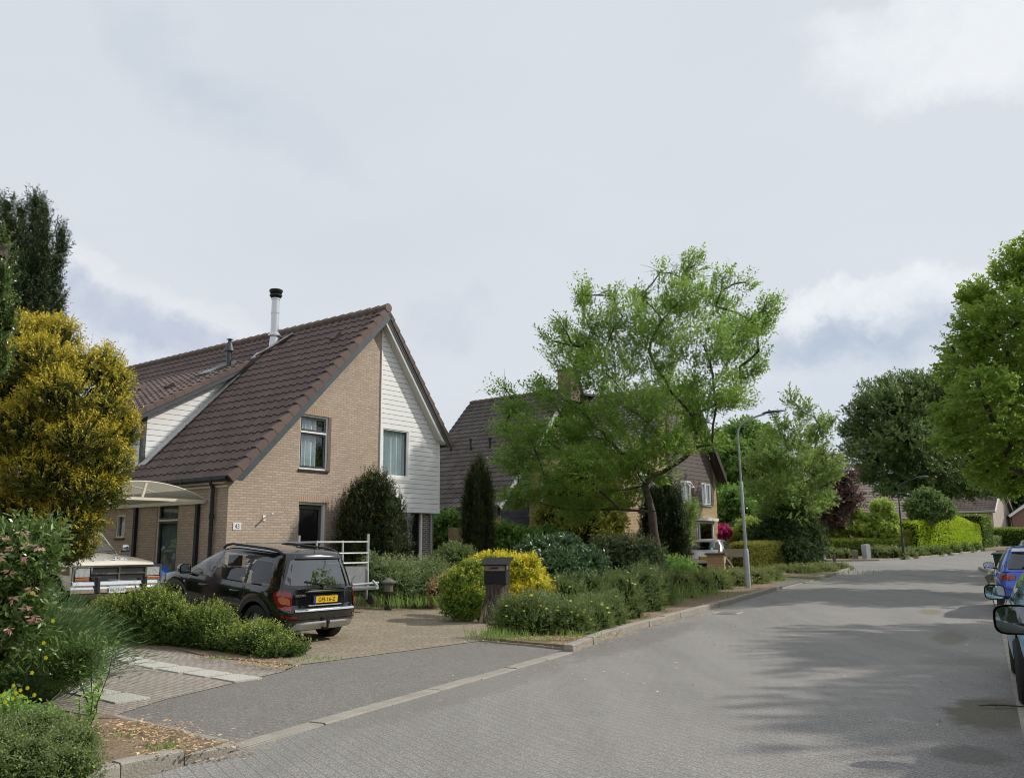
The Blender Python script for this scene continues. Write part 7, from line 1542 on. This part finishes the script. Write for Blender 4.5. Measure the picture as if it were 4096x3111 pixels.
# ---------------------------------------------------------------- left side: yews, pieris, broom
def goldyew():
    Y = 13.0; cl = []
    for (x, y, rx, rz, dy) in ((40, 735, 60, 50, 0), (120, 730, 44, 44, .2), (90, 790, 70, 56, -.3), (170, 800, 44, 46, 0), (230, 800, 26, 46, .3), (255, 830, 20, 36, .2), (20, 840, 70, 60, .2), (130, 860, 70, 60, -.5), (215, 880, 56, 54, 0), (255, 930, 36, 46, .2), (60, 930, 80, 60, -.4), (170, 950, 70, 56, -.4), (235, 1000, 44, 46, 0), (100, 1020, 80, 60, -.3), (188, 1055, 54, 46, -.2), (240, 1060, 26, 34, 0), (60, 1100, 70, 56, 0), (145, 1130, 56, 44, -.2), (192, 1120, 28, 34, 0), (165, 1180, 36, 28, 0), (100, 1180, 50, 36, 0), (-60, 800, 80, 70, 0), (-60, 950, 90, 80, 0), (-60, 1100, 90, 80, 0), (20, 1180, 60, 40, 0), (145, 1190, 30, 26, 0)):
        cl.append(pc(x, y, Y + dy + .3, rx, rz, max(rx, rz)))
    x, y, _ = at(-20, 1100, Y + .3); b_ = (x, y, gz(x, y))
    tree('golden_yew', 'large golden tipped yew filling the left edge above the cream truck', b_, (x, y, b_[2] + .6), cl, 'gyew', 15000, 14, .24, .048, .019, 171, .14, BARK, cr=.70, gap=-.75, up=.75, out=.9, inner=.12, jit=.3, flat=.2, shell=(.82, 1.10), crown='foliage', cat='tree', extra=lambda F: sprays(F, cl, 900, 16, .40, .042, .017, 172, up=1.3, inner=0, out=.9, jit=.3, flat=.2, shell=(.9, 1.2)))
goldyew()
def tallyew():
    Y = 16.; fing = ((15, 425, 26, 700), (45, 440, 20, 700), (78, 415, 26, 720), (96, 430, 18, 720), (133, 485, 18, 620), (112, 560, 30, 760), (60, 560, 40, 800), (10, 600, 50, 800), (-40, 450, 40, 800), (-90, 480, 50, 800), (128, 640, 14, 760), (90, 660, 40, 800))
    cl = []
    for i, (x, yt, w_, yb) in enumerate(fing):
        n = int((yb - yt) / 26); lean = (x - 60) * .0018
        for j in range(n):
            f = (j + .5) / n; yy = yt + (yb - yt) * f; cl.append(pc(x - (x - 40) * .45 * f * f, yy + 8, Y + (i % 3 - 1) * .5, w_ * (.35 + .65 * min(f * 2.4, 1)), 22, w_))
    x, y, _ = at(-10, 1000, Y); b_ = (x, y, gz(x, y))
    tree('tall_yew', 'tall dark upright yew towering behind the golden yew', b_, (x, y, at(0, 800, Y)[2] - .5), cl, 'yew', 12000, 13, .28, .055, .020, 173, .16, BARK, cr=.58, up=1.3, out=.7, inner=.25, jit=.25, flat=.1, shell=(.85, 1.12), crown='foliage')
tallyew()
cl = [pc(x, y, 11.0, rx, rz) for x, y, rx, rz in ((5, 530, 18, 40), (0, 600, 26, 50), (12, 680, 20, 50), (-30, 640, 40, 80), (-30, 760, 50, 80))]
x, y, _ = at(-60, 1000, 11.0)
tree('green_yew', 'lighter green yew shoots at the very left edge above the golden yew', (x, y, gz(x, y)), (x, y, 3.6), cl, 'pier', 900, 12, .24, .04, .016, 175, .1, BARK, cr=.75, up=1.1, crown='foliage')
# pieris with pink young leaves
def pink(F, mi):
    r = rng(7); cpt = np.array([at(x, y, 7.9) for x, y in ((25, 1180), (60, 1175), (55, 1205), (20, 1235), (70, 1270), (60, 1310), (75, 1340), (20, 1360), (10, 1160), (85, 1180), (50, 1150), (5, 1200), (75, 1330), (30, 1290))])
    for c_ in cpt:
        n = 9; P = np.tile(c_, (n, 1)) + r.normal(size=(n, 3)) * .012; D = sph(r, n) * [1, 1, .5] + [0, 0, -.35]; F.leaves(P, D, sph(r, n), .052 + .02 * r.random(n), .019, None, mi, ground=False)
cl = [pc(x, y, 8.3 + dy, rx, rz) for x, y, rx, rz, dy in ((20, 1160, 44, 30, 0), (85, 1150, 40, 20, .2), (60, 1200, 56, 44, 0), (10, 1230, 50, 50, 0), (70, 1260, 44, 44, 0), (20, 1310, 60, 60, 0), (60, 1350, 44, 50, .1), (-40, 1250, 70, 90, 0), (0, 1400, 60, 60, .3), (110, 1190, 20, 16, 0))]
shrub('pieris_shrub', 'leafy shrub with pink young leaves at the left edge in front of the truck', 'shrub', cl, 'pier', 1150, 9, .24, .075, .025, 181, None, .38, [('pinkl', pink)], inner=.5, up=.5, out=1., shell=(.7, 1.15))
# fine stemmed broom
def broom():
    F = Fol(); r = rng(12); F.g0 = -1; b_ = np.array(gp(70, 1540)); b_[1] += .5; n = 3000
    a = r.normal(size=(n, 2)) * [.30, .28]; b_[0] -= .45; root = b_ + np.stack([a[:, 0] * .55, a[:, 1] * .6, np.zeros(n)], 1)
    D0 = nrm(np.stack([a[:, 0] * 1.3 + r.normal(size=n) * .22, a[:, 1] * .9 + r.normal(size=n) * .2, np.full(n, .95)], 1)); L = .85 + .5 * r.random(n)
    for j in range(7):
        f = (j + .5) / 7; P = root + D0 * (L * f)[:, None]; P[:, 2] -= .35 * (f ** 2) * np.hypot(D0[:, 0], D0[:, 1]) * L
        D = D0 + np.stack([D0[:, 0], D0[:, 1], -np.hypot(D0[:, 0], D0[:, 1])], 1) * f * .7 + r.normal(size=(n, 3)) * .12; F.leaves(P, D, sph(r, n), .17, .006, np.full(n, f), 0, ground=False)
        if j > 1: F.leaves(P + r.normal(size=(n, 3)) * .02, D + r.normal(size=(n, 3)) * .6, sph(r, n), .06, .008, np.full(n, f), 0, ground=False)
    k = 14; P = np.array([at(x, y, 8.0) for x, y in ((12, 1515), (28, 1508), (45, 1490), (60, 1485), (30, 1480), (8, 1500), (48, 1502), (70, 1452), (95, 1388), (70, 1280), (115, 1340), (100, 1420), (35, 1495), (75, 1500))])
    for q in range(5):
        an = 2 * pi * q / 5; F.leaves(P, np.tile([cos(an), -.3, sin(an)], (k, 1)), np.tile([0, -1., .2], (k, 1)), .022, .02, None, 1, ground=False)
    core(F, [(b_[0], b_[1] + .1, b_[2] + .45, .5, .42, .5)], 1.0, 2)
    tag(F.build('broom_shrub', [LM['broom'], leafmat('orange_yellow_petal', (.75, .42, .01), (.8, .52, .02), None, .2), CORE]), 'fine stemmed dark green broom with a few orange yellow flowers at the left edge', 'shrub')
broom()
# low mounds in the bottom left corner
cl = [pc(x, y, Y, rx, rz) for x, y, Y, rx, rz in ((20, 1600, 7.2, 70, 50), (90, 1590, 7.3, 60, 44), (150, 1620, 6.9, 50, 44), (60, 1660, 6.5, 80, 50), (150, 1665, 6.4, 56, 36), (-40, 1640, 6.6, 80, 60), (180, 1600, 7.4, 26, 20))]
shrub('potentilla', 'grey green low shrub with a few yellow flowers in the bottom left corner', 'shrub', cl, 'poten', 5200, 12, .16, .024, .010, 191, PG, .85, [('ylfl', flowers(cl, 10, .03, 3))], out=1., jit=.6)
cl = [pc(x, y, 8.3, rx, rz) for x, y, rx, rz in ((30, 1560, 40, 20), (90, 1555, 30, 16), (10, 1545, 40, 30))]
shrub('ground_cover_shrub', 'patch of fresh green ground cover under the broom', 'shrub', cl, 'weed', 500, 8, .16, .045, .03, 192, None, .7)
# spiky skimmia and the young weedy sapling
cl = [pc(x, y, 8.9, rx, rz) for x, y, rx, rz in ((150, 1425, 24, 24), (185, 1415, 22, 22), (165, 1455, 26, 24), (120, 1450, 30, 26))]
shrub('spurge', 'upright bright tipped shrub with narrow leaves at the edge of the path', 'shrub', cl, 'pier', 420, 12, .28, .05, .012, 193, None, .6, up=1.2, out=.8, inner=.3)
def sapling(label, px, py, h, seed):
    b_ = gp(px, py); r = random.Random(seed); F = Fol(); F.g0 = -1; m = MB(); rn = rng(seed)
    for s_ in range(4):
        a = r.uniform(0, 6.28); e = Vector((b_[0] + cos(a) * h * .22, b_[1] + sin(a) * h * .22, b_[2] + h * r.uniform(.65, 1.0))); st = Vector(b_); mid = st.lerp(e, .5) + Vector((cos(a) * .04, sin(a) * .04, .03)); m.tube([st, mid, e], [.006, .005, .002], 5, 1)
        for j in range(11):
            f = .2 + .8 * j / 10; p = st.lerp(e, f); n = 4; P = np.tile(np.array(p), (n, 1)); D = sph(rn, n) * [1, 1, .5] + [0, 0, .2]; F.leaves(P, D, np.tile([0, 0, 1.], (n, 1)) + rn.normal(size=(n, 3)) * .4, .05 + .03 * rn.random(n), .026, np.full(n, f), 0, ground=False)
    F.mb(m); return tag(F.build('sapling', [LM['weed'], BARK]), label, 'sapling', 'saplings in the corner bed')
sapling('taller leafy sapling at the corner of the path, second from the road', 200, 1545, .78, 3)
sapling('short bushy sapling with a red tinged base on the bare soil', 178, 1598, .46, 4)
# grass tufts, litter
def tufts():
    F = Fol(); r = rng(31); F.g0 = -1
    for (px, py, n, rad, h) in ((1075, 1384, 260, .28, .16), (1100, 1388, 150, .25, .12), (355, 1638, 60, .06, .07), (260, 1608, 20, .05, .05), (1245, 1385, 120, .25, .13), (1180, 1392, 120, .3, .10), (870, 1312, 300, .5, .3), (920, 1312, 240, .5, .3), (840, 1318, 200, .4, .3), (800, 1312, 150, .3, .25), (1455, 1300, 260, .6, .4), (1500, 1296, 200, .6, .35), (700, 1432, 50, .12, .06), (640, 1438, 40, .15, .06), (470, 1432, 40, .1, .05), (1690, 1262, 160, .8, .25), (1790, 1246, 160, 1.0, .3), (1440, 1308, 160, .4, .3)):
        b_ = np.array(gp(px, py)); P = b_ + np.stack([r.normal(size=n) * rad, r.normal(size=n) * rad * .6, np.full(n, .05)], 1); F.leaves(P, np.stack([r.normal(size=n) * .4, r.normal(size=n) * .4, np.ones(n)], 1), sph(r, n), h * (.5 + r.random(n)), .008 + .004 * r.random(n) + h * .015, np.full(n, .5), 0, ground=False)
    tag(F.build('grass_tufts', [LM['grassb']]), 'scattered green grass tufts along the beds and paving edges', 'grass', None, 'stuff')
tufts()
def litter():
    F = Fol(); r = rng(33); F.g0 = -1
    for (a, b_, n, wd, zz) in ((g(1320, 1376), g(1600, 1298), 420, .22, .012), (g(1240, 1408), g(1330, 1376), 260, .5, .085), (g(1320, 1370), g(1600, 1292), 420, .35, .085), (g(1120, 1390), g(1270, 1388), 420, .30, .085), (g(250, 1580), g(420, 1630), 520, .38, .075), (g(300, 1650), g(520, 1628), 60, .25, .075), (g(430, 1650), g(560, 1625), 40, .10, .012), (g(620, 1450), g(520, 1438), 260, .22, .055), (g(420, 1425), g(620, 1442), 200, .2, .05), (g(1060, 1350), g(1060, 1395), 130, .35, .03), (g(600, 1600), g(1900, 1300), 40, 1.6, .012), (g(900, 1500), g(2050, 1400), 50, 2.2, .012), (g(1600, 1298), g(1800, 1245), 130, .25, .014), (g(1990, 1580), g(2140, 1330), 60, .5, .012)):
        f = r.random(n)[:, None]; a = np.array(a); b2 = np.array(b_); P2 = a * (1 - f) + b2 * f + r.normal(size=(n, 2)) * wd * .5
        P = np.array([(p[0], p[1], gz(p[0], p[1]) + zz + .004) for p in P2]); d = r.normal(size=(n, 3)) * [1, 1, .12]; F.leaves(P, d, np.tile([0, 0, 1.], (n, 1)) + r.normal(size=(n, 3)) * .25, .025 + .035 * r.random(n), .014 + .015 * r.random(n), None, 0, ground=False)
    tag(F.build('leaf_litter', [LM['litter']]), 'dry brown leaf litter along kerbs and on the bare soil', 'leaf litter', None, 'stuff')
litter()
# ---------------------------------------------------------------- far houses
def farhouse(label, px, Y, az, Lx, Ly, eave, ridge, wm, tm, axis='x', extras=None, py=1190):
    x, y, _ = at(px, py, Y); z = gz(x, y); H = thing('far_house', label, 'house', (x, y, z), R(az), 'far houses at the bend')
    m = MB(); hx, hy = Lx / 2, Ly / 2      # ridge runs along local x
    m.add([(-hx, -hy, -1), (hx, -hy, -1), (hx, -hy, eave), (-hx, -hy, eave)], [(0, 1, 2, 3)]); m.add([(-hx, hy, -1), (hx, hy, -1), (hx, hy, eave), (-hx, hy, eave)], [(3, 2, 1, 0)])
    for s_ in (-hx, hx): m.add([(s_, -hy, -1), (s_, hy, -1), (s_, hy, eave), (s_, 0, ridge), (s_, -hy, eave)], [(0, 1, 2, 3, 4)])
    m.build('wall', wm, H, fixn=False); r = MB(); sl = (ridge - eave) / hy; c = 1 / sqrt(1 + sl * sl); s = sl * c; Sl = sqrt(hy ** 2 + (ridge - eave) ** 2) + .4
    for q in (-1, 1): tiled(r, (-hx - .3, q * (hy + .4 * c), eave - .4 * s), (1, 0, 0), (0, -q * c, s), Lx + .6, Sl, tw=.4, cw=.42, ns=3)
    for q in (-1, 1): prismroof(r, [(-hx - .3, q * (hy + .4 * c), eave - .4 * s), (hx + .3, q * (hy + .4 * c), eave - .4 * s), (hx + .3, 0, ridge), (-hx - .3, 0, ridge)], .12)
    ro = r.build('roof', tm, H, fixn=False); b_ = MB()
    for xx in (-hx - .34, hx + .34):
        b_ = MB()
        for q in (-1, 1): b_.bar((xx, q * (hy + .42 * c), eave - .42 * s), (xx, 0, ridge), .05, .28, up=(0, 0, 1))
        b_.build('barge_board', WHITE, H)
    if extras: extras(H, ro, hx, hy, eave, ridge)
    return H
def win(H, p, w_, h, ax, name='window'):      # simple framed window: centre p, on a wall facing axis ax
    m = MB(); x, y, z = p
    def bx(u0, u1, z0, z1, d0, d1, mi=0, M_=None):
        M_ = M_ or m
        if ax in ('y', '-y'): sg = 1 if ax == 'y' else -1; M_.box((x + u0, y + sg * d0, z + z0), (x + u1, y + sg * d1, z + z1), mi)
        else: sg = 1 if ax == 'x' else -1; M_.box((x + sg * d0, y + u0, z + z0), (x + sg * d1, y + u1, z + z1), mi)
    bx(-w_ / 2, w_ / 2, -h / 2, -h / 2 + .08, -.03, .05); bx(-w_ / 2, w_ / 2, h / 2 - .08, h / 2, -.03, .05); bx(-w_ / 2, -w_ / 2 + .08, -h / 2, h / 2, -.03, .05); bx(w_ / 2 - .08, w_ / 2, -h / 2, h / 2, -.03, .05); bx(-.03, .03, -h / 2, h / 2, -.03, .045)
    o = m.build(name, WHITE, H); g_ = MB(); bx(-w_ / 2 + .08, w_ / 2 - .08, -h / 2 + .08, h / 2 - .08, .0, .015, 0, g_); g_.build('pane', mat('far_glass', (.10, .12, .13), None, rough=.1, spec=.8), o)
PLAS = mat('beige_render', (.40, .35, .28), (.34, .30, .24), 3, .9); PALEB = brickmat('pale_brick', (.52, .46, .36), (.60, .53, .43), (.45, .41, .35), dirt=.15); REDB = brickmat('red_brick', (.26, .12, .085), (.33, .165, .12), (.28, .24, .21), dirt=.2)
def ex1(H, ro, hx, hy, e, r_):
    c = MB(); c.box((-.4, -.4, r_ - .8), (.4, .4, r_ + 1.1)); c.build('chimney', bpy.data.materials['chimney_brick'], ro); c = MB(); c.lathe([(0, r_ + 1.9), (.06, r_ + 1.7), (.45, r_ + 1.45), (.45, r_ + 1.4), (.1, r_ + 1.4), (.1, r_ + 1.1)], n=8); c.build('chimney_cap', ZINC, ro)
    sl = (r_ - e) / hy; nn = Vector((0, -sl, 1)).normalized(); 
    for i in range(4):
        y0 = -.5 - 0; p = MB(); x0 = .9 + i * 1.05; P = lambda x, t_: Vector((x, -hy * t_, r_ - (r_ - e) * t_)) + nn * .16
        p.bar(P(x0, .12), P(x0, .50 + .06 * (i % 2)), .98, .05, up=nn); p.build('solar_panel', mat('solar_panel', (.26, .28, .31), (.30, .32, .35), 3, .22, spec=.9), ro)
farhouse('far brick house with solar panels on its brown roof and a capped chimney', 1872, 92, 28, 11, 10, 3.0, 7.6, BRICK2, TILEF, extras=ex1)
def ex2(H, ro, hx, hy, e, r_): win(H, (.6, -hy - .02, 4.2), 1.5, 1.1, '-y'); win(H, (-2.0, -hy - .02, 4.2), 1.5, 1.1, '-y'); win(H, (0, -hy - .02, 1.4), 2.2, 1.4, '-y')
farhouse('far beige rendered house with a single white upstairs window', 1985, 104, -10, 12, 8, 6.2, 7.9, PLAS, TILEF, extras=ex2)
def ex3(H, ro, hx, hy, e, r_):
    for x in (-4.5, -2.6, -.4, 1.6): win(H, (x, -hy - .02, 2.6), 1.5, 1.5, '-y')
    f = MB(); f.box((-hx - .3, -hy - .5, e - .28), (hx + .3, -hy - .38, e - .05)); f.build('gutter', ZINC, H)
farhouse('far pale brick gabled house with brown tiles and white verge boards', 2045, 100, -42, 12, 7.5, 3.7, 6.8, PALEB, TILEF, extras=ex3)
def ex4(H, ro, hx, hy, e, r_):
    for x in (3.6, 1.4, -1.2): win(H, (x, -hy - .02, 2.2), 1.5, 1.5, '-y')
    c = MB(); c.tube([(-1.5, 0, r_ - .2), (-1.5, 0, r_ + .9)], .16, 8); c.build('flue', ZINC, ro)
farhouse('far red brick house with grey roof at the right edge of the street', 2262, 100, -110, 10, 8, 3.3, 6.1, REDB, TILEG, extras=ex4)
farhouse('low far house roof with white barge boards behind the purple tree', 1692, 72, 20, 7, 6, 3.6, 5.8, BRICK2, TILEF)
# garden wall of the second house
x, y, _ = at(1110, 1220, 31); m = MB(); m.box((-3.4, -.1, -.3), (3.4, .1, 1.7)); o = m.build('garden_wall', BRICK2); o.location = (x, y, gz(x, y)); o.rotation_euler = (0, 0, pi / 2 - AZH); tag(o, 'brown brick garden wall behind the laurels right of the slim yew column', 'garden wall')
# twig and dry stick on the road
x, y, z = gp(2170, 1530); m = MB(); m.tube([(-.22, .05, .02), (-.1, 0, .035), (.05, .02, .025), (.2, -.03, .02)], [.006, .009, .008, .005], 6); m.tube([(-.05, .01, .03), (-.12, -.06, .03)], [.006, .003], 5); o = m.build('fallen_twig', BARK); o.location = (x, y, z); tag(o, 'dark fallen twig lying on the road near the right kerb strip', 'twig')
